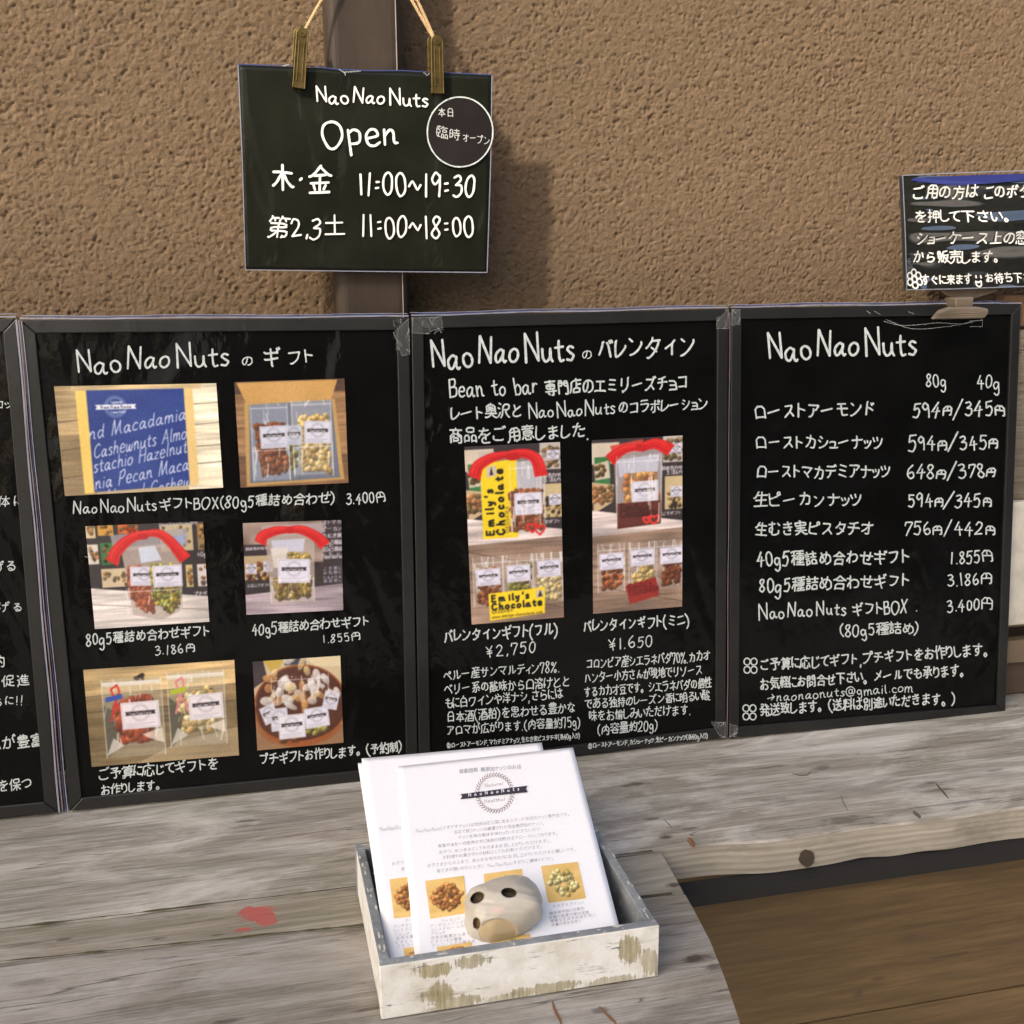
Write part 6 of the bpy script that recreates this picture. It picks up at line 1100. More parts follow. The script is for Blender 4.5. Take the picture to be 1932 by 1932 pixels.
def pic_openbox():
    p = Pic(170, 160, (150, 112, 76), 6); p.wood([(0, .14), (1, .14), (1, 1), (0, 1)], (160, 122, 84), 3); p.poly([(0, .7), (1, .72), (1, 1), (0, 1)], (90, 62, 44), .5); p.rect(0, 0, 1, .12, (84, 60, 48))
    p.poly([(.02, .01), (.93, .01), (.87, .19), (.10, .21)], (206, 160, 92)); p.poly([(.08, .2), (.90, .19), (.96, .96), (.06, .99)], (196, 158, 96)); p.poly([(.12, .22), (.87, .2), (.92, .94), (.09, .96)], (112, 116, 132))
    p.bag(.13, .22, .46, .94, .35, (176, 188, 206), 20); p.bag(.5, .2, .86, .9, .4, (196, 198, 206), 20)
    p.nuts([(.17, .42), (.42, .40), (.44, .86), (.2, .88)], 120, 6.5, 4, [AL1, AL2], .5, (96, 48, 28)); p.nuts([(.56, .36), (.82, .34), (.84, .88), (.58, .86)], 110, 6.5, 4.2, [CS1, CS2], .45, (130, 100, 60)); p.nuts([(.47, .6), (.54, .6), (.53, .84), (.47, .84)], 22, 4, 2.6, [PI1, PI2])
    p.bag(.13, .62, .46, .94, .10, (210, 215, 230), 12); p.bag(.5, .6, .86, .92, .08, (210, 215, 230), 12)
    p.label(.51, .52, 26, 30, .03, (200, 204, 220)); p.label(.33, .53, 43, 34, -.02, (214, 216, 232)); p.label(.73, .50, 42, 34, .04, (222, 222, 236)); return p
def pic_pouch80():
    p = Pic(190, 160, (52, 44, 46), 7); shop_backdrop(p, .60, .02); p.text('NaoNaoNutsのギ', .62, .035, 7, (190, 186, 190), .9); p.text('40g5', .93, .345, 7, (210, 206, 210), .9); p.text('プチギフト', .88, .73, 7, (210, 206, 210), .9)
    p.poly([(.2, .10), (.86, .06), (.85, .22), (.22, .26)], (172, 166, 170), .8); p.poly([(.28, .22), (.80, .20), (.77, .86), (.58, .95), (.34, .88)], (186, 170, 160), .85)
    p.poly([(.43, .23), (.57, .22), (.62, .36), (.44, .38)], (214, 224, 244), .85); p.poly([(.72, .14), (.84, .12), (.80, .3), (.70, .26)], (150, 170, 220), .7)
    p.nuts([(.33, .42), (.53, .42), (.52, .86), (.44, .84), (.33, .72)], 120, 6, 4, [(186, 96, 62), (160, 76, 50)], .4, (120, 62, 44)); p.label(.46, .51, 46, 30, .04)
    p.nuts([(.53, .40), (.76, .42), (.75, .78), (.66, .90), (.52, .74)], 190, 5.4, 3.4, [PI1, PI2, (168, 170, 70), (196, 170, 60)], .5, (76, 62, 36)); p.label(.66, .52, 48, 34, .0)
    p.bag(.30, .62, .76, .88, .06, streaks=8); p.red([(.20, .36), (.24, .26), (.34, .16), (.45, .11), (.60, .10), (.70, .18), (.78, .30), (.82, .36)], 15); p.ell(.475, .125, 9, 5, 0, (186, 24, 26)); return p
def pic_pouch40():
    p = Pic(160, 145, (58, 46, 46), 8); p.rect(0, 0, .8, .45, (150, 128, 116)); p.noise(14, 22, 26); p.rect(0, .24, .26, .36, (52, 42, 44)); p.rect(0, .36, .3, .64, (190, 168, 132)); p.rect(0, .62, .34, .8, (46, 38, 40)); p.rect(.8, 0, 1, .76, (56, 46, 50)); p.rect(.24, .5, .8, .8, (60, 48, 46))
    p.nuts([(.02, .46), (.3, .42), (.3, .62), (.02, .62)], 22, 5, 3.4, [AL1, (190, 150, 60), (80, 44, 34)]); p.label(.07, .50, 18, 16, .03); p.label(.24, .48, 16, 16, .03)
    for i, t in enumerate(('ストマカ', 'ピーカン', '生むき実', '40g5種詰', '80g5種詰', 'NaoNaoNu')): p.text(t, .80, .05+.074*i, 8, (196, 190, 196), 1, .02, 32)
    for i, t in enumerate(('ご予算に', 'お気軽に', 'naona', '発送致し')): p.text(t, .80, .55+.045*i, 6, (150, 146, 160), .7, .02, 32)
    p.text('詰め合わせギ', .02, .30, 6, (190, 184, 190), .8, 0, 36); p.text('に応じてギフト', .03, .70, 6, (180, 176, 184), .8, 0, 36)
    p.wood([(0, .78), (1, .70), (1, 1), (0, 1)], (168, 152, 160), 1, -.05); p.poly([(.18, .04), (.84, .02), (.82, .14), (.2, .16)], (184, 172, 176), .7)
    p.poly([(.22, .14), (.72, .13), (.70, .88), (.26, .90)], (190, 176, 168), .75); p.poly([(.28, .2), (.62, .19), (.6, .33), (.3, .36)], (214, 216, 240), .8); p.poly([(.27, .28), (.45, .28), (.4, .5), (.3, .5)], (232, 224, 212), .8)
    p.nuts([(.44, .34), (.66, .36), (.66, .42), (.44, .42)], 22, 4.6, 3.2, [(206, 180, 110), (190, 164, 90)]); p.nuts([(.30, .62), (.66, .62), (.64, .82), (.32, .84)], 110, 6, 4, [(176, 150, 66), (140, 116, 52), (116, 84, 44)], .5, (90, 66, 38)); p.poly([(.30, .6), (.35, .6), (.33, .82), (.3, .8)], (150, 120, 60), .5)
    p.label(.50, .54, 52, 38, .03); p.bag(.26, .6, .70, .88, .08, streaks=12); p.red([(.17, .22), (.20, .15), (.32, .10), (.46, .09), (.60, .10), (.74, .18), (.82, .27)], 14); p.ell(.47, .095, 8, 5.5, 0, (198, 22, 26)); return p
def clearbag(p, x0, x1, y0, y1, cols, rx, ry, band, loop, under):
    p.rect(x0, y0, x1, y1, (176, 172, 158), .28); p.rect(x0, y0+.03, x1, y0+.07, (246, 244, 240), .65)
    w_ = x1-x0; p.poly([(x0, y0+.25), (x0+w_*.22, y0+.35), (x0+w_*.2, y1-.1), (x0+.005, y1)], (58, 58, 46), .7)
    p.nuts([(x0+w_*.2, y0+.25), (x0+w_*.8, y0+.18), (x0+w_*.84, y1-.16), (x0+w_*.25, y1-.14)], 70, rx, ry, cols, .5, under)
    p.poly([(x0+w_*.62, y0+.58), (x1-.01, y0+.52), (x1-.005, y1-.12), (x0+w_*.72, y1-.18)], (240, 226, 214), .72); p.bag(x0, y0, x1, y1, .08, (240, 238, 230), 24, .85)
    p.poly([(x0, y1-.02), (x0+.05, y1-.2), (x0+.12, y1-.12)], (228, 222, 212), .7)
    cx = x0+w_*.2; p.line([(cx, y0+.2), (cx-.02, y0+.10), (cx+.02, y0+.06), (cx+.035, y0+.12), (cx+.0, y0+.25), (cx-.03, y0+.42)], 3, loop); p.line([(cx+.01, y0+.25), (cx+.06, y0+.40)], 3, loop)
    p.poly([(cx-.06, y0+.18), (cx+.05, y0+.15), (cx+.05, y0+.20), (cx-.06, y0+.23)], band)
def pic_bags():
    p = Pic(230, 160, (140, 120, 84), 9); p.wood([(0, 0), (1, 0), (1, .26), (0, .3)], (206, 176, 124), 1); p.wood([(0, .29), (1, .27), (1, .42), (0, .44)], (140, 118, 82), 1); p.wood([(0, .43), (1, .42), (1, 1), (0, 1)], (122, 104, 72), 1); p.poly([(.6, .8), (1, .7), (1, 1), (.3, 1)], (200, 178, 140), .5)
    p.line([(0, .28), (1, .25)], 1.6, (50, 42, 28), .8); p.line([(0, .44), (1, .42)], 1.4, (50, 42, 28), .7); p.nuts([(.33, .08), (.40, .08), (.4, .14), (.33, .14)], 4, 4, 3, [(50, 38, 26)])
    clearbag(p, .11, .50, .12, .92, [(160, 62, 30), (136, 50, 26), (184, 84, 44)], 9, 6.5, (48, 78, 168), (212, 44, 40), (90, 34, 20)); p.label(.35, .50, 58, 44, -.02, (236, 226, 232))
    clearbag(p, .54, .92, .09, .86, [(214, 184, 116), (196, 160, 92), (226, 204, 150)], 9, 5.4, (178, 190, 44), (226, 130, 150), (96, 76, 46)); p.label(.79, .46, 54, 42, -.03, (236, 228, 232)); return p
def pic_basket():
    p = Pic(150, 148, (206, 186, 152), 10); p.poly([(0, 0), (.12, 0), (.16, .2), (0, .3)], (60, 48, 52)); p.poly([(0, .55), (.2, .9), (1, .78), (1, 1), (0, 1)], (150, 116, 84)); p.poly([(.12, 0), (.36, 0), (.3, .09), (.2, .13)], (200, 170, 80)); p.rect(.36, 0, .6, .07, (54, 58, 80)); p.poly([(.6, 0), (1, 0), (1, .12), (.7, .1)], (226, 208, 170))
    p.ell(.52, .53, 80, 68, .0, (150, 84, 42)); p.ell(.52, .51, 76, 62, 0, (84, 44, 30)); p.ell(.52, .70, 76, 45, 0, (160, 88, 42), .6); p.ell(.52, .62, 74, 46, 0, (84, 46, 32))
    for i in range(46): p.ell(.5+p.g.gauss(0, .2), .36+p.g.gauss(0, .12), p.g.uniform(6, 13), p.g.uniform(4, 8), p.g.uniform(0, 3), p.g.choice([(226, 214, 206), (232, 206, 150), (236, 232, 228), (206, 150, 90), (244, 240, 238)]), .75, .2)
    p.label(.16, .60, 26, 30, -.35, (226, 222, 234)); p.label(.87, .50, 26, 30, .25, (226, 222, 234)); p.nuts([(.28, .86), (.52, .86), (.52, .92), (.28, .92)], 12, 6, 4, [AL1, AL2]); p.nuts([(.58, .78), (.8, .78), (.8, .86), (.6, .86)], 16, 6, 4, [(190, 180, 90), (150, 140, 70)])
    p.label(.27, .67, 30, 38, -.05, (222, 218, 232)); p.label(.70, .68, 42, 34, -.08, (226, 224, 238)); p.label(.41, .76, 46, 40, -.02, (234, 230, 240)); p.bag(.2, .2, .85, .5, .05, streaks=30); return p
def collage(full):
    p = Pic(150, 290, (60, 50, 50), 11+full)
    p.rect(0, 0, 1, .52, (54, 46, 48)); p.rect(0, .02, .3, .14, (214, 200, 180)); p.rect(.03, .1, .2, .26, (60, 120, 66)); p.poly([(.02, .14), (.18, .12), (.2, .22), (.04, .23)], (210, 196, 176)); p.nuts([(.04, .15), (.16, .14), (.17, .21), (.05, .22)], 14, 4, 3, [(130, 90, 50), (90, 80, 44)])
    p.poly([(.0, .24), (.24, .26), (.22, .36), (.02, .42)], (206, 178, 140)); p.nuts([(.01, .27), (.22, .27), (.22, .35), (.02, .37)], 34, 5, 4, [(206, 160, 110), (176, 120, 76), (120, 100, 60)])
    p.rect(.78, 0, 1, .15, (196, 188, 180)); p.nuts([(.8, .02), (.98, .02), (.98, .13), (.8, .13)], 22, 5, 4, [(150, 120, 90), (110, 96, 60)]); p.label(.92, .07, 20, 16); p.rect(.80, .23, 1, .42, (206, 184, 140)); p.nuts([(.84, .3), (.98, .3), (.98, .41), (.84, .41)], 24, 4, 3, [(180, 150, 90), (60, 44, 34)]); p.label(.93, .32, 20, 18)
    p.text('詰め合わせ', .76, .195, 8, (214, 208, 214), .9, 0, 36); p.text('3.186円', .82, .22, 7, (214, 208, 214), .9); p.text('応じてギフト', .72, .455, 7, (206, 200, 206), .9, 0, 40)
    p.wood([(0, .40), (1, .49), (1, .56), (0, .56)], (206, 192, 188), 1, .05); p.wood([(0, .55), (1, .53), (1, 1), (0, 1)], (150, 124, 106), 4, .25, (60, 46, 36))
    if full:
        p.poly([(.14, .03), (.86, .06), (.80, .49), (.16, .52)], (190, 180, 176), .6); p.poly([(.16, .10), (.54, .08), (.53, .52), (.16, .52)], (246, 214, 34))
        p.text('Emily’s'.replace('’', "'"), .275, .50, 12, (26, 22, 14), 3.0, math.pi/2, 80, wob=0); p.text('Chocolate', .385, .50, 12, (26, 22, 14), 3.0, math.pi/2, 112, wob=0); p.text('OKUSAWA', .435, .49, 6, (120, 96, 20), .8, math.pi/2, 44, wob=0)
        p.poly([(.22, .12), (.32, .11), (.32, .17), (.22, .18)], (210, 196, 176)); p.poly([(.25, .165), (.29, .165), (.27, .12)], (40, 34, 30)); p.poly([(.52, .1), (.8, .09), (.8, .28), (.54, .30)], (206, 206, 220), .7)
        p.nuts([(.46, .26), (.80, .26), (.80, .48), (.46, .48)], 110, 6, 4.2, [AL1, AL2, (150, 76, 44)], .5, (90, 46, 28)); p.label(.645, .335, 44, 36, .0); p.bag(.46, .1, .82, .5, .05, streaks=26)
        for cx in (.68, .76): p.line([(u/p.W, v/p.H) for u, v in [(cx*p.W+8*s_*math.sin(t)**3, (.485 if cx > .7 else .47)*p.H-(7*math.cos(t)-2.6*math.cos(2*t)-1.2*math.cos(3*t))) for s_ in (1,) for t in np.linspace(0, 6.28, 26)]], 2.6, (222, 36, 40))
        p.red([(.09, .17), (.14, .11), (.28, .07), (.44, .055), (.62, .055), (.74, .09), (.79, .18)], 15); p.ell(.50, .07, 12, 6, 0, (190, 22, 28))
        for x, c in ((.02, [AL1, AL2]), (.34, [PI1, PI2, (150, 140, 60)]), (.66, [CS1, (226, 206, 160)])):
            p.bag(x+.02, .62, x+.33, .90, .32, (190, 176, 166), 16); p.nuts([(x+.07, .70), (x+.3, .68), (x+.3, .88), (x+.07, .9)], 60, 5.5, 4.2, c, .5)
        for x, y in ((.20, .735), (.52, .725), (.85, .71)): p.label(x, y, 38, 28, -.02)
        p.poly([(.19, .83), (.80, .815), (.79, .965), (.20, .985)], (250, 216, 30)); p.text("Emily's", .225, .878, 10.5, (24, 20, 12), 2.7, .03, 64, wob=0); p.text('Chocolate', .225, .925, 10.5, (24, 20, 12), 2.7, .03, 84, wob=0); p.text('OKUSAWA', .225, .945, 5, (110, 88, 20), .8, .03, 34, wob=0); p.text('www.emilys-chocolate.com', .225, .972, 4.6, (120, 96, 20), .7, .03, 82, wob=0)
        p.poly([(.70, .83), (.78, .83), (.78, .87), (.70, .875)], (206, 190, 170)); p.poly([(.72, .868), (.77, .866), (.745, .83)], (36, 32, 28))
    else:
        p.poly([(.2, .04), (.56, .01), (.55, .08), (.24, .10)], (214, 70, 56), .9); p.poly([(.24, .06), (.78, .05), (.76, .49), (.27, .51)], (186, 176, 176), .75); p.poly([(.28, .12), (.74, .10), (.72, .2), (.30, .22)], (206, 208, 232), .75)
        p.nuts([(.36, .2), (.72, .2), (.72, .38), (.36, .38)], 46, 7, 6, [(206, 150, 84), (190, 120, 66)], .5, (150, 110, 76)); p.label(.58, .31, 44, 36, -.02); p.poly([(.27, .37), (.77, .365), (.755, .50), (.275, .515)], (92, 38, 30)); p.text("Emily's", .31, .415, 12, (60, 22, 18), 3, 0, 50, wob=0); p.text('Chocolate', .31, .450, 12, (60, 22, 18), 3, 0, 64, wob=0)
        for cx, r_ in ((.60, 6), (.68, 8.5)): p.line([((cx*p.W+r_*math.sin(t)**3)/p.W, (.472*p.H-(r_*.8*math.cos(t)-r_*.3*math.cos(2*t)-r_*.15*math.cos(3*t)))/p.H) for t in np.linspace(0, 6.28, 26)], 3, (232, 52, 48))
        p.red([(.20, .12), (.26, .09), (.38, .06), (.54, .055), (.70, .04), (.86, .08)], 15); p.ell(.54, .06, 10, 6, .2, (196, 24, 30)); p.bag(.27, .1, .76, .5, .06, streaks=22)
        for x, c in ((.02, [AL1, AL2, (196, 110, 60)]), (.36, [CS1, CS2]), (.67, [(130, 70, 40), AL2])):
            p.bag(x+.04, .60, x+.33, .88, .32, (186, 172, 166), 16); p.nuts([(x+.08, .66), (x+.3, .66), (x+.3, .85), (x+.1, .86)], 56, 5.5, 4, c, .5)
        for x, y in ((.21, .70), (.55, .69), (.88, .69)): p.label(x, y, 40, 28, -.02)
        p.poly([(.36, .85), (.70, .81), (.74, .92), (.41, .96)], (150, 40, 34)); p.text("Emily's", .40, .88, 11, (110, 26, 22), 2.4, .13, 40, wob=0); p.text('Chocolate', .41, .91, 11, (110, 26, 22), 2.4, .13, 50, wob=0)
    return p
for b, fn, C4 in ((b2, pic_box, [(102, 729), (408, 723), (421, 920), (122.5, 936)]), (b2, pic_openbox, [(442, 721), (650, 714), (657.5, 911), (454, 920)]), (b2, pic_pouch80, [(161, 993), (383, 983.5), (395, 1173), (179, 1187)]),
                  (b2, pic_pouch40, [(458, 987), (644, 981), (647.5, 1151), (465, 1160)]), (b2, pic_bags, [(157, 1264), (442, 1245), (451, 1425), (173, 1447)]), (b2, pic_basket, [(476.5, 1248.5), (642, 1237), (648, 1401), (485.6, 1416)]),
                  (b3, lambda: collage(1), [(876, 843), (1056.5, 834), (1064, 1164.5), (890, 1178.5)]), (b3, lambda: collage(0), [(1116.6, 830.5), (1287.7, 821.6), (1287, 1144.4), (1119, 1158)])):
    p = fn(); p.finish(); p.build(b[1], b[0], C4, M['vcol'])

# ================================================================ HANGING OPEN SIGN
SF = Frame(ypl(463, 508, 0.055), (1, 0, 0), (0, 0, 1))
S = thing('hanging_sign', 'black laminated open sign with opening hours, hanging from two brass clips', 'sign', SF)
C4 = [(449, 122), (928, 141), (919, 513), (463, 508)]
def build_sheet():
    c = [np.array(SF.P(x, y, .001)) for x, y in C4]; nx, ny = 60, 40; g = random.Random(5)
    U, Vv = np.meshgrid(np.linspace(0, 1, nx), np.linspace(0, 1, ny)); U, Vv = U.ravel()[:, None], Vv.ravel()[:, None]
    P = (c[0]*(1-U)+c[1]*U)*(1-Vv)+(c[3]*(1-U)+c[2]*U)*Vv; n = vnoise(ny, nx, 14, 16, 3).ravel()
    P[:, 1] += (n-.5)*.0016*np.minimum(1, Vv[:, 0]*4)
    fr = npmesh('sheet', P, grid_faces(nx, ny)[:, ::-1], M['sign'], S, smooth=True)
    s = fr.modifiers.new('thickness', 'SOLIDIFY'); s.thickness = 0.0012; s.offset = -1
build_sheet()
wm = 1.06
write(SF, S, SIGN_T, M['bright'], .0030, wmul=wm)
strokes_obj(SF, S, [[(449, 121), (560, 124.5), (577, 126)], [(579, 124), (640, 131), (700, 133), (760, 133), (806, 136)], [(838, 137), (928, 141)]], 1.8, M['sleeve_blue'], .0026, 'sleeve_edge')
strokes_obj(SF, S, [[(449, 122), (457, 300), (463, 508)], [(463, 509), (700, 512), (919, 514)], [(928, 141), (926, 300), (919, 513)]], 1.7, M['sleeve'], .0025, 'sleeve_edge')
strokes_obj(SF, S, [[(640, 131), (650, 137), (652, 142), (648, 136), (680, 134)], [(800, 137), (806, 142), (810, 138)], [(533, 124), (545, 122), (536, 125)]], 2.0, M['smear'], .0034, 'film_crease')
kk = thing('round_sticker', 'round black notice stuck over the right side of the open sign', 'notice', Frame(SF.world(SF.P(868, 249, .004)), (1, 0, 0), (0, 0, 1)))
KF = Frame(SF.world(SF.P(868, 249, .004)), (1, 0, 0), (0, 0, 1))
rp = ringpts(868, 249, 63, 67, 40, wob=0.0); V = [KF.P(x, y, 0) for x, y in rp[:-1]]; n = len(V); V2 = [(x, .0008, z) for x, y, z in V]
mesh('disc', V+V2, [tuple(range(n)), tuple(range(2*n-1, n-1, -1))]+[(i, i+n, (i+1) % n+n, (i+1) % n) for i in range(n)], mat_film('purple_black_card', (.015, .012, .012), .2, .2, rough=.6, spec=.1), kk)
rp = ringpts(868, 249, 62, 66, 44, wob=.004); strokes_obj(KF, kk, [rp], 2.6, M['ink'], .0005, 'ring')
dull = plain('thin_chalk_grey', (.50, .51, .50), .6); write(KF, kk, STICK_T, dull, .0006)

# brass clips
brass = NT('aged_brass'); nb = brass.noise(brass.coord(), 90, 5, .6); brass.set(Base_Color=brass.ramp(nb, [(.3, (.085, .058, .018)), (.7, (.19, .135, .048))]), Metallic=.8, Roughness=.38); brass.bump(nb, .15, .0006)
steel = plain('silver_wire', (.7, .7, .72), .25, Metallic=1.0)
def clip(top, bot, wpx, label):
    f = Frame(ypl(*bot, 0.049), (1, 0, 0), (0, 0, 1)); t = thing('brass_clip', label, 'clip', f, group='brass clips holding the sign')
    a = np.array(f.uv(*top)); b = np.array(f.uv(*bot)); L = np.linalg.norm(a-b); ax = (a-b)/L; px = np.array([ax[1], -ax[0]]); w_ = abs(f.uv(bot[0]+wpx/2, bot[1])[0]-f.uv(bot[0]-wpx/2, bot[1])[0])/2
    def outline(s=1.0, L0=0.0, L1=L, rt=True):
        pts = [b+ax*L0+px*w_*1.04*s, b+ax*L0-px*w_*1.04*s]; cc = b+ax*(L1-w_*s)
        for i in range(13): an = math.pi*(1-i/12.0); pts.append(cc+px*w_*s*math.cos(an)+ax*w_*s*math.sin(an))
        return [tuple(p) for p in pts]
    V, F = prism(outline(), -.0035, -.0020); mesh('front_plate', V, F, brass.m, t, bevel=.0005)
    off = -ax*0.0+px*(-.0022)
    V, F = prism([(x+off[0], z+off[1]) for x, z in outline(1, .012, L+.002)], .0085, .0100); mesh('back_plate', V, F, brass.m, t, bevel=.0005)
    for s in (-1, 1):                                  # folded side flanges and the long raised ribs
        q = [b+px*w_*1.0*s, b+ax*(L-w_)+px*w_*.97*s, b+ax*(L-w_)+px*w_*.80*s, b+px*w_*.86*s]; q = q if s < 0 else q[::-1]
        V, F = prism([tuple(p) for p in q], -.0048, -.0034); mesh('rib', V, F, brass.m, t, bevel=.0004)
        q = [b+ax*L*.12+px*w_*.34*s, b+ax*L*.78+px*w_*.34*s, b+ax*L*.78+px*w_*.50*s, b+ax*L*.12+px*w_*.50*s]; q = q if s < 0 else q[::-1]
        V, F = prism([tuple(p) for p in q], -.0043, -.0034); mesh('rib', V, F, brass.m, t, bevel=.0003)
    V, F = prism([tuple(b+px*w_*1.06), tuple(b-px*w_*1.06), tuple(b+ax*L*.10-px*w_*1.06), tuple(b+ax*L*.10+px*w_*1.06)], -.0040, .004); mesh('jaw', V, F, brass.m, t, bevel=.0006)
    c = b+ax*(L-w_*1.05)
    V = []; F = []; n = 14
    for r_, y in ((.0030, -.0034), (.0030, -.0052), (.0016, -.0052), (.0016, -.0042)): V += [(c[0]+r_*math.cos(2*math.pi*i/n), y, c[1]+r_*math.sin(2*math.pi*i/n)) for i in range(n)]
    for k in range(3): F += [(k*n+i, k*n+(i+1) % n, (k+1)*n+(i+1) % n, (k+1)*n+i) for i in range(n)]
    F.append(tuple(range(3*n, 4*n))); mesh('rivet', V, F, brass.m, t)
    s0 = b+ax*L*.46
    V, F = tube([(s0[0]-w_*1.5, .002, s0[1]), (s0[0]-w_*.9, .0035, s0[1]-.001), (s0[0]+w_*.9, .0035, s0[1]-.001), (s0[0]+w_*1.55, .001, s0[1]-.0015)], .0007, 6); mesh('spring_wire', V, F, steel, t)
    P = [(s0[0]+.0028*math.cos(k*.7), .0035+.0028*math.sin(k*.7), s0[1]-.004+k*.0003) for k in range(30)]; P = [(s0[0]-.004+k*.00028, .0035+.0026*math.sin(k*.9), s0[1]-.001+.0026*math.cos(k*.9)) for k in range(30)]
    V, F = tube(P, .0006, 5); mesh('spring', V, F, steel, t)
    return f.world((c[0], .003, c[1]))
r1 = clip((571, 52.5), (563.5, 167), 23.5, 'aged brass clip on the left end of the sign top')
r2 = clip((823.5, 67), (825.5, 177), 23, 'aged brass clip on the right end of the sign top')
# jute twine from clip to clip over a hook on the pipe
hook = np.array([ypl(690, -150, PIPE_Y-.006)[0], PIPE_Y-.008, ypl(690, -150, PIPE_Y-.006)[2]])
jute = NT('jute_twine'); nj = jute.noise(jute.coord(), 500, 4, .7); jute.set(Base_Color=jute.ramp(nj, [(.3, (.34, .22, .10)), (.7, (.62, .45, .25))]), Roughness=.95)
T_ = thing('jute_twine', 'light brown jute twine looped from both clips up out of view', 'twine', loc=tuple(hook))
def twist(a, b, r_, turns, rad, ph=0.0, n=90, bow=0):
    a, b = Vector(a)-Vector(hook), Vector(b)-Vector(hook); d = (b-a).normalized(); u = d.orthogonal().normalized(); v = d.cross(u)
    return tube([a+(b-a)*(i/n)+(u*math.cos(ph+turns*6.283*i/n)+v*math.sin(ph+turns*6.283*i/n))*rad+Vector((bow*math.sin(math.pi*i/n), 0, 0)) for i in range(n+1)], r_, 6)
for r0, nm, off, bow in ((r1, 0, 0, 0.0), (r2, 1, 0, 0.0), (r2, 2, .004, .006)):
    for ph in (0, 2.1, 4.2):
        V, F = twist(r0, hook+(off, 0, 0), .0011, 16, .0011, ph, bow=bow); mesh('strand', V, F, jute.m, T_)
    g = random.Random(nm); a, b = Vector(r0)-Vector(hook), Vector((off, 0, 0)); V = []; F = []
    for i in range(70):
        p = a+(b-a)*g.random(); q = p+Vector((g.uniform(-.006, .006), g.uniform(-.004, .003), g.uniform(-.006, .006))); k = len(V); V += [p, q, q+Vector((.00018, 0, .0002)), p+Vector((.0002, 0, .0002))]; F.append((k, k+1, k+2, k+3))
    o = mesh('loose_fibres', V, F, jute.m, T_); o['kind'] = 'stuff'
V, F = tube([(0, .022, -.004), (0, .004, -.004), (0, -.006, -.003), (0, -.008, .006)], .0022, 8); V = [Vector(v)+Vector((0, -.004, 0)) for v in V]
hk = mesh('hook', V, F, steel, None); hk.location = tuple(hook); tag(hk, 'small steel hook on the drainpipe above the sign carrying the twine', 'hook')

# ================================================================ NOTICE CARD ON ITS CLIP STAND
NF = Frame(ypl(1711, 546, .030), (1, 0, 0), (0, 0, 1))
N_ = thing('notice_card', 'shiny wrinkled film covered black note about pressing the button, right edge', 'notice', NF)
fm = NT('wrinkled_film_card'); fm.set(Base_Color=fm.ramp(fm.noise(fm.coord(), 30, 4), [(.3, (.012, .012, .010)), (.7, (.016, .016, .013))]), Roughness=.5, Specular_IOR_Level=.1, Coat_Weight=1.0, Coat_Roughness=.02, Coat_IOR=2.8, Coat_Tint=(1.0, .97, .84))
def card_sheet():
    nx, ny = 150, 110; L = NF.P(1703, 331, .001); w_, h_ = 0.30, L[2]
    X, Z = np.meshgrid(np.linspace(L[0], L[0]+w_, nx), np.linspace(0, h_, ny)); U = (X-L[0])/w_; Vv = Z/h_
    X = X+(1-Vv)*(-L[0])*1.0*0+Vv*0
    Y = np.zeros_like(X)
    g = random.Random(12)
    for (u, v, l, wd, a) in ((.0, .78, .40, .030, .0020), (.0, .63, .10, .012, .0012), (.0, .60, .12, .012, -.0010), (.0, .50, .62, .050, .0036), (.0, .33, .10, .012, .0012), (.0, .24, .08, .012, .0012), (.45, .24, .55, .16, -.0065), (.55, .60, .5, .09, .005), (.30, .94, .8, .035, .003), (.62, .38, .4, .05, .003)):
        du = (U-u)/l; dv = (Vv-v-(.12*(U-u) if u > .3 else 0))/wd; Y -= a*np.exp(-dv*dv)*np.exp(-np.clip(du, -9, 9)**2)
    Y += (vnoise(ny, nx, 26, 40, 4)-.5)*.010+(vnoise(ny, nx, 9, 18, 5)-.5)*.0016
    m0 = np.minimum(1, np.minimum(U, 1-U)*12)*np.minimum(1, np.minimum(Vv, 1-Vv)*8)
    Y = Y*m0
    Ylet = Y
    V = np.stack([X.ravel(), (Y-.001).ravel(), Z.ravel()], 1); V[:, 0] += (1-Z.ravel()/h_)*(-L[0])
    o = npmesh('film', V, grid_faces(nx, ny), fm.m, N_, smooth=True)
    def warp(p):
        x = (p[0]-L[0]-(1-p[2]/h_)*(-L[0]))/w_*(nx-1); z = p[2]/h_*(ny-1); i = int(min(max(x, 0), nx-2)); j = int(min(max(z, 0), ny-2)); fx, fz = x-i, z-j
        y = (Y[j, i]*(1-fx)+Y[j, i+1]*fx)*(1-fz)+(Y[j+1, i]*(1-fx)+Y[j+1, i+1]*fx)*fz
        return (p[0], y-.001-.0016+p[1]*.3, p[2])
    return h_, L, warp, w_
ch, cL, cwarp, cw = card_sheet()
V, F = prism([(0, 0), (cw, 0), (cL[0]+cw, ch), (cL[0], ch)], .0065, .0080); mesh('backing', V, F, plain('card_back', (.03, .03, .03), .6), N_)
bl = plain('blue_card_band', (.025, .030, .15), .3, Coat_Weight=.5)
P = [(1716, 341), (1760, 347), (1800, 350.5), (1870, 346), (1960, 338), (1960, 327), (1850, 330), (1722, 336)]
V = [cwarp(NF.P(x, y, .001)) for x, y in P]; V = [(x, y-.0002, z) for x, y, z in V]; mesh('blue_band', V, [tuple(range(len(V)))], bl, N_)
strokes_obj(NF, N_, [[(1703, 331), (1708, 440), (1711, 546)], [(1711, 546.5), (1800, 545), (1970, 539)], [(1703, 331), (1780, 327), (1960, 321)]], 1.8, M['sleeve'], .003, 'sleeve_edge')
write(NF, N_, CARD_T, M['bright'], .001, warp=cwarp, wmul=1.05)
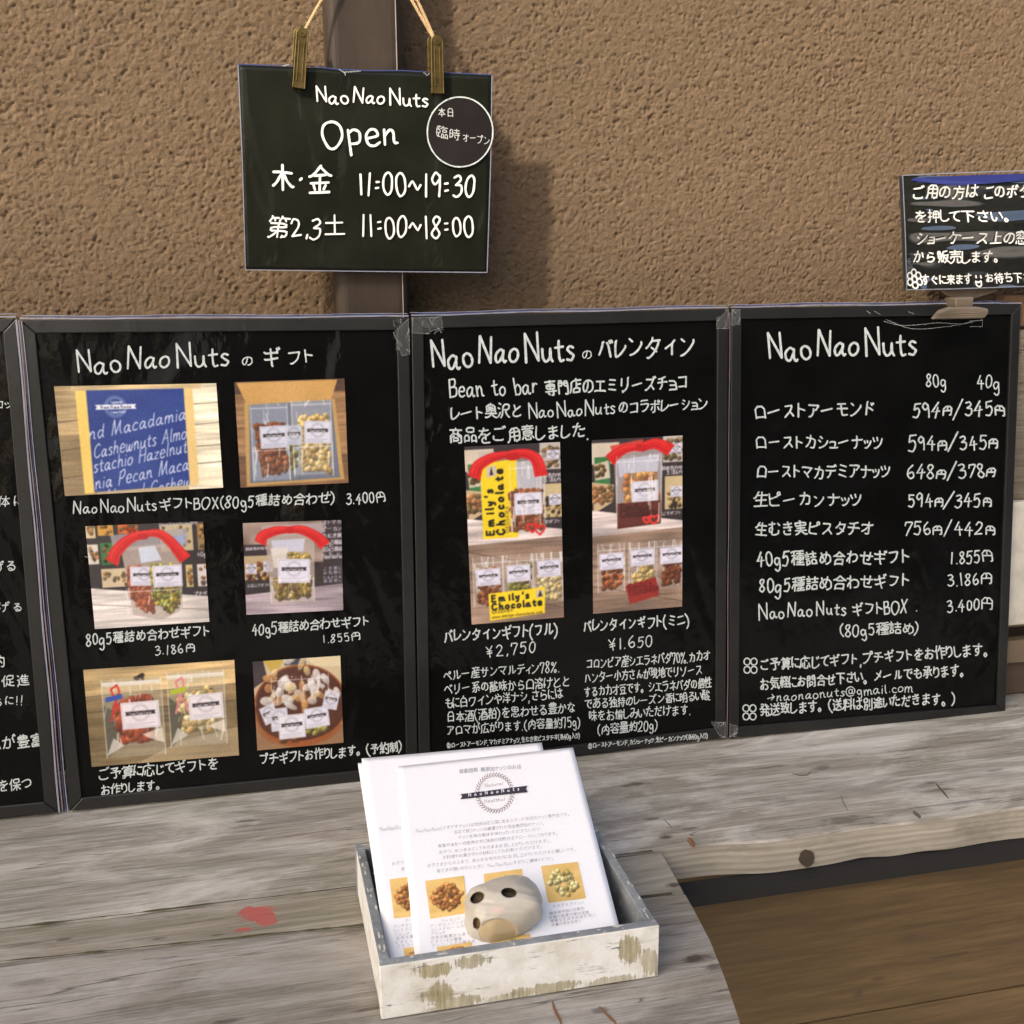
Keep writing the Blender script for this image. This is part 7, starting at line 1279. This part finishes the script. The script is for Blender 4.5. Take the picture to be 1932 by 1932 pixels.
def cardstroke(polys, wpx, nm):
    V = []; F = []; g = random.Random(2)
    for i, P in enumerate(polys): ribbon(np.array(P, float), wpx/2, V, F, lambda p, dd: cwarp(NF.P(p[0], p[1], dd)), .001+i*.00002, g)
    mesh(nm, V, F, M['bright'], N_)
cardstroke([ringpts(1725.8+11*math.cos(a), 526+12*math.sin(a), 5.4, 6, 12) for a in np.linspace(.3, 6.58, 6, endpoint=False)+.2]+[ringpts(1725.8, 527, 5, 6, 12)], 3, 'flower_doodle')
cardstroke([[(1842, 520), (1842.5, 524)], [(1851, 520), (1852, 524)], catmull([(1841, 531), (1842, 538), (1847, 541), (1851, 537), (1851, 530)], 4), [(1841, 531), (1846, 533), (1851, 530)]], 3, 'smiley_doodle')
# the clip stand
cs = NT('translucent_brown_plastic'); cs.set(Base_Color=cs.ramp(cs.noise(cs.coord(), 20, 3), [(.3, (.12, .092, .062)), (.7, (.20, .16, .12))]), Roughness=.3, Coat_Weight=.5)
K = thing('card_clip_stand', 'brown plastic clip gripping the top of the rightmost board and holding the note', 'clip', Frame(ypl(1815, 600, .02), (1, 0, 0), (0, 0, 1)))
KF2 = Frame(ypl(1815, 600, .02), (1, 0, 0), (0, 0, 1))
def kprism(P, d0, d1, nm, bev=.002):
    q = [KF2.uv(x, y, d0) for x, y in P]; V, F = prism(q, -d0, -d1); mesh(nm, V, F, cs.m, K, bevel=bev)
kprism([(1802, 566), (1840, 563), (1884, 549), (1880, 538), (1782, 541), (1779, 552)], -.020, -.027, 'holder_foot'); kprism([(1804, 580), (1836, 580), (1838, 560), (1802, 562)], .001, -.026, 'neck')
kprism([(1762, 603), (1858, 601), (1867, 590), (1866, 582), (1845, 578.5), (1796, 579), (1777, 585)], .014, .002, 'jaw', .003)
for i in range(3): kprism([(1764+i*2, 600-i*4), (1860+i, 598-i*4), (1860+i, 596.8-i*4), (1764+i*2, 598.8-i*4)], .0148, .013, 'ridge', .0003)

# ================================================================ TRAY WITH LEAFLETS
def tray():
    t = thing('wooden_tray', 'chipped whitewashed wooden tray holding the leaflets on the counter front', 'tray', loc=(.47, -.38, .0006))
    X0, X1, Y0, Y1, h, th = .338-.47, .608-.47, -.492+.38, -.268+.38, .056, .0105
    wf_ = mat_whitewash('chipped_whitewash_long', 3, .30, 0, patches=[(-.082, .044, .022, .010, .95), (-.048, .046, .020, .008, .8), (-.078, .020, .016, .015, .85), (-.060, .006, .030, .010, .8), (.108, .034, .016, .020, .9), (.128, .018, .012, .016, .7), (.03, .006, .05, .007, .8), (.09, .003, .04, .006, .7), (-.01, .003, .03, .005, .6)]); ws = mat_whitewash('chipped_whitewash_side', 9, .1, 1); gp = mat_greypaint()
    def panel(nm, x0, x1, y0, y1, z0, z1, outer, seed, k, n=40, m_=10):
        V, F = box(x0, x1, y0, y1, z0, z1); me = mesh(nm, V, F, gp, t, bevel=.0012); me.data.materials.append(outer)
        for p in me.data.polygons:
            nx_, ny_, nz_ = p.normal
            if (k == 'f' and ny_ < -.5) or (k == 'l' and nx_ < -.5) or (k == 'r' and nx_ > .5) or (k == 'b' and ny_ > .5): p.material_index = 1
            if k == 'f' and abs(nx_) > .5: p.material_index = 1
    panel('front_panel', X0, X1, Y0, Y0+th, 0, h, wf_, 1, 'f'); panel('back_panel', X0, X1, Y1-th, Y1, 0, h, wf_, 2, 'b')
    panel('side_panel', X0+.0006, X0+th, Y0+th+.0004, Y1-th-.0004, 0, h-.0006, ws, 3, 'l'); panel('side_panel', X1-th, X1-.0006, Y0+th+.0004, Y1-th-.0004, 0, h-.0006, ws, 4, 'r')
    panel('base_panel', X0+th+.0004, X1-th-.0004, Y0+th+.0004, Y1-th-.0004, .001, .006, gp, 5, '')
    # paint chips on the rims
    g = random.Random(8); V = []; F = []
    cream = plain('cream_paint_chip', (.62, .60, .52), .7)
    for i in range(46):
        side = g.choice('fblr'); 
        if side in 'fb': cx = g.uniform(X0+.01, X1-.01); cy = (Y0 if side == 'f' else Y1-th)+g.uniform(.002, th-.002); a, b = g.uniform(.001, .007), g.uniform(.0005, .0014)
        else: cy = g.uniform(Y0+.015, Y1-.015); cx = (X0 if side == 'l' else X1-th)+g.uniform(.002, th-.002); b, a = g.uniform(.001, .007), g.uniform(.0005, .0014)
        k = len(V); V += [(cx+a*math.cos(q)*g.uniform(.6, 1.1), cy+b*math.sin(q)*g.uniform(.6, 1.1), h+.0003+i*.000004) for q in np.linspace(0, 5.5, 7)]; F.append(tuple(range(k, k+7)))
    o = mesh('paint_chips', V, F, cream, t); o['kind'] = 'stuff'
tray()
LF = Frame((.372, -.476, .040), (1, .02, 0), (0, .296, .062))
def sheet(nm, label, C4, dz, curl, frame_off=0.0, texts=None, group='leaflets in the tray'):
    fr = Frame(LF.o+np.array([0, 0, dz]), LF.ex, LF.ez); t = thing(nm, label, 'leaflet', fr, group=group)
    c = [np.array(fr.P(x, y, 0)) for x, y in C4]; nx, ny = 30, 40
    top = max(c[0][2], c[1][2])
    def warp(p):
        v = p[2]/max(top, .01); u = (p[0]-c[3][0])/max(.01, c[2][0]-c[3][0])
        y = -curl*.5*math.sin(math.pi*min(max(v, 0), 1))*.4
        return (p[0], p[1]+y, p[2])
    U, Vv = np.meshgrid(np.linspace(0, 1, nx), np.linspace(0, 1, ny)); U, Vv = U.ravel()[:, None], Vv.ravel()[:, None]
    P = (c[0]*(1-U)+c[1]*U)*(1-Vv)+(c[3]*(1-U)+c[2]*U)*Vv; P = np.array([warp(p) for p in P])
    o = npmesh('page', P, grid_faces(nx, ny)[:, ::-1], M['paper'], t, smooth=True); s = o.modifiers.new('thickness', 'SOLIDIFY'); s.thickness = .00025; s.offset = -1
    return t, fr, warp
L3 = sheet('leaflet', 'hindmost white leaflet in the tray, its corner peeking out at top left', [(675, 1440), (1015, 1412), (1090, 1770), (732, 1822)], -.0016, .002)
L2 = sheet('leaflet', 'white leaflet at the left of the tray, half covered by the front leaflet', [(682, 1431), (1022, 1401), (1100, 1765), (737, 1820)], -.0008, .002)
L1 = sheet('leaflet', 'front white leaflet with wreath logo, Japanese text and nut photos', [(750, 1446), (1081, 1410), (1176, 1778), (784, 1824)], 0, .004)
ink = NT('grey_print_ink'); ink.set(Base_Color=(.30, .30, .33), Roughness=.7); ink = ink.m
write(L1[1], L1[0], LEAF_T, ink, .0006, 'print_line', wob=.05, minw=.42, warp=L1[2]); write(L2[1], L2[0], BACK_T, ink, .0005, 'print_line', wob=.05, minw=.42, warp=L2[2])
def lmesh(Ls, polys, wpx, mat, d, nm):
    V = []; F = []; g = random.Random(2)
    for i, P in enumerate(polys): ribbon(np.array(P, float), wpx/2, V, F, lambda p, dd: Ls[2](Ls[1].P(p[0], p[1], dd)), d+(i % 9)*.00001, g)
    mesh(nm, V, F, mat, Ls[0])
leafm = plain('rose_brown_print', (.36, .27, .26), .7); W_ = []
for i in range(40):
    a = 2*math.pi*i/40; x, y = 933.5+33*math.cos(a), 1496.5+34.5*math.sin(a)
    for q in (-.75, .75):
        b_ = a+math.pi/2+q; W_.append([(x, y), (x+5.5*math.cos(b_), y+5.5*math.sin(b_))])
lmesh(L1, W_, 1.5, leafm, .0006, 'wreath_print')
dk = plain('dark_ribbon_print', (.035, .03, .05), .7)
V = [L1[2](L1[1].P(x, y, .0010)) for x, y in ((868.5, 1499), (995, 1483), (992, 1489), (996, 1495), (868.5, 1508.5), (872, 1503))]; mesh('ribbon_print', V, [tuple(range(6))], dk, L1[0])
write(L1[1], L1[0], [('N a o N a o N u t s', 884, 1503.5, 981, 1491.5, 6.5, 1.0)], M['paperink'], .0013, 'print_line', wob=0, warp=L1[2])
write(L1[1], L1[0], [('Natural', 915, 1486, 950, 1481, 7, .5), ('Healthful', 914, 1516, 954, 1511, 7, .5)], leafm, .0006, 'print_line', wob=.3, warp=L1[2])
def nutpic(kind, n=90):
    p = Pic(90, 90, (238, 200, 122), 31+len(kind)); p.noise(14, 60, 9); cols = {'almond': [(222, 160, 92), (206, 142, 78), (188, 122, 66)], 'maca': [(246, 230, 160), (238, 216, 136), (228, 200, 118)], 'cashew': [(240, 214, 130), (228, 196, 110)]}[kind]
    P = [(.08, .5), (.25, .25), (.5, .15), (.75, .25), (.92, .48), (.8, .72), (.55, .86), (.3, .76)]
    p.nuts(P, int(n*.7) if kind != 'maca' else 34, 7.5 if kind != 'maca' else 7.5, 5 if kind != 'maca' else 7, cols, .55, tuple(x*.72 for x in cols[1]) if kind != 'maca' else None); p.finish(); return p
for Ls, kd, C4 in ((L1, 'almond', [(802, 1663), (875.5, 1653), (881, 1723), (812, 1734)]), (L1, 'cashew', [(912.5, 1650), (984.5, 1640), (990, 1705), (919, 1715)]), (L1, 'maca', [(1020.5, 1635), (1090, 1627), (1105.5, 1695), (1034.5, 1704)]), (L2, 'almond', [(735, 1659.5), (808, 1650), (816, 1725), (743.5, 1733)]),
                   (L1, 'almond', [(824, 1787), (890, 1777), (893, 1810), (830, 1820)]), (L1, 'cashew', [(925, 1772), (1000, 1762), (1006, 1795), (931, 1805)]), (L2, 'almond', [(785-24, 1789), (830, 1780), (834, 1810), (765, 1820)])):
    nutpic(kd).build(Ls[1], Ls[0], C4, M['vcol'], .0007, 'nut_photo', Ls[2])

# ceramic paperweight
def paperweight():
    cx = thing('paperweight', 'lumpy off-white ceramic paperweight with dark holes like eyes on the leaflets', 'paperweight', loc=tuple(PW))
    n, m_ = 190, 130; A, B = np.meshgrid(np.linspace(0, 2*math.pi, n, endpoint=False), np.linspace(0.0003, math.pi-.0003, m_))
    D = np.stack([np.cos(A)*np.sin(B), np.sin(A)*np.sin(B), np.cos(B)], -1).reshape(-1, 3)
    sgn = np.sign(D)*np.abs(D)**.72; Rr = np.array([.0375, .029, .0255]); V = sgn*Rr
    V[:, 2] += .003*np.sin(V[:, 0]*55+1)-.12*np.clip(V[:, 0], 0, 1)*0; V[:, 0] *= 1+.12*np.clip(V[:, 2]/.03, -1, 1)
    nz = (np.sin(D[:, 0]*4.1+D[:, 2]*2.3+.6)*np.sin(D[:, 1]*3.7+1.9)+.6*np.sin(D[:, 2]*6.3+D[:, 0]*3.1)*np.sin(D[:, 1]*5.9+D[:, 0]*4.4+.4)+.25*np.sin(D[:, 0]*13+D[:, 2]*9)*np.sin(D[:, 1]*11+D[:, 2]*12))*.42; V *= (1+.10*nz)[:, None]; low = np.clip(-V[:, 2]/.03, 0, 1); V[:, 0] -= .006*low; V[:, 2] += .007*low*np.clip(V[:, 0]/.03, 0, 1)
    col = np.tile(lin((180, 174, 161)), (len(V), 1))*(1+.10*nz)[:, None]
    fwd = np.array([CAM[0]-PW[0], CAM[1]-PW[1], CAM[2]-PW[2]]); fwd /= np.linalg.norm(fwd); rt = np.array(CR); up = np.cross(rt, fwd)*1.0
    up = np.cross(fwd, rt)
    a = V@rt; b = V@up; front = (V@fwd) > 0
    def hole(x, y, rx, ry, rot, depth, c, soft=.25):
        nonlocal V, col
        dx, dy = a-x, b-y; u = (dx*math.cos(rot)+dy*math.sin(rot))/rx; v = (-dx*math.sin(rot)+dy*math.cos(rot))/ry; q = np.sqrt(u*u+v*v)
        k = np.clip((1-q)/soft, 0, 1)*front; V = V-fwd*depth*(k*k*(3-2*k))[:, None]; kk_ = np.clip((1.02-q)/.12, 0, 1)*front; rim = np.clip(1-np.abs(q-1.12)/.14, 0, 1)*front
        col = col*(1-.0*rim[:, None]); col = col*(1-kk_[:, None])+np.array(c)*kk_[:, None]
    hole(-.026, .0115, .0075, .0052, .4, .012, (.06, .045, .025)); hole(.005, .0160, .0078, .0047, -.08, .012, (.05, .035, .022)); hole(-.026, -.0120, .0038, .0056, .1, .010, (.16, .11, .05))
    q = np.sqrt(((a+.006)/.019)**2+((b+.020)/.013)**2); k = np.clip((1-q)/.1, 0, 1)*front; col = col*(1-k[:, None])+lin((182, 162, 128))*k[:, None]; V = V-fwd*(.002*k)[:, None]
    q = np.sqrt(((a+.007)/.010)**2+((b-.0005)/.005)**2); k = np.clip(1-q, 0, 1)*front*.5; col = col*(1-k[:, None])+lin((222, 178, 168))*k[:, None]
    i = np.arange(n); Q = []
    for j in range(m_-1): Q.append(np.stack([j*n+i, (j+1)*n+i, (j+1)*n+(i+1) % n, j*n+(i+1) % n], 1))
    pm = NT('glazed_ceramic'); at = pm.n('Attribute'); at.attribute_name = 'col'; nn_ = pm.noise(pm.coord(), 90, 4, .6); pm.set(Base_Color=at.outputs['Color'], Roughness=.45, Coat_Weight=.15, Coat_Roughness=.2); n3 = pm.noise(pm.coord(), 420, 3, .6); pm.bump(pm.math('ADD', nn_, pm.math('MULTIPLY', n3, .4)), .45, .0014)
    npmesh('ceramic_body', V, np.vstack(Q), pm.m, cx, smooth=True, col=col)
PW = np.array([.467, -.437, .060])
paperweight()
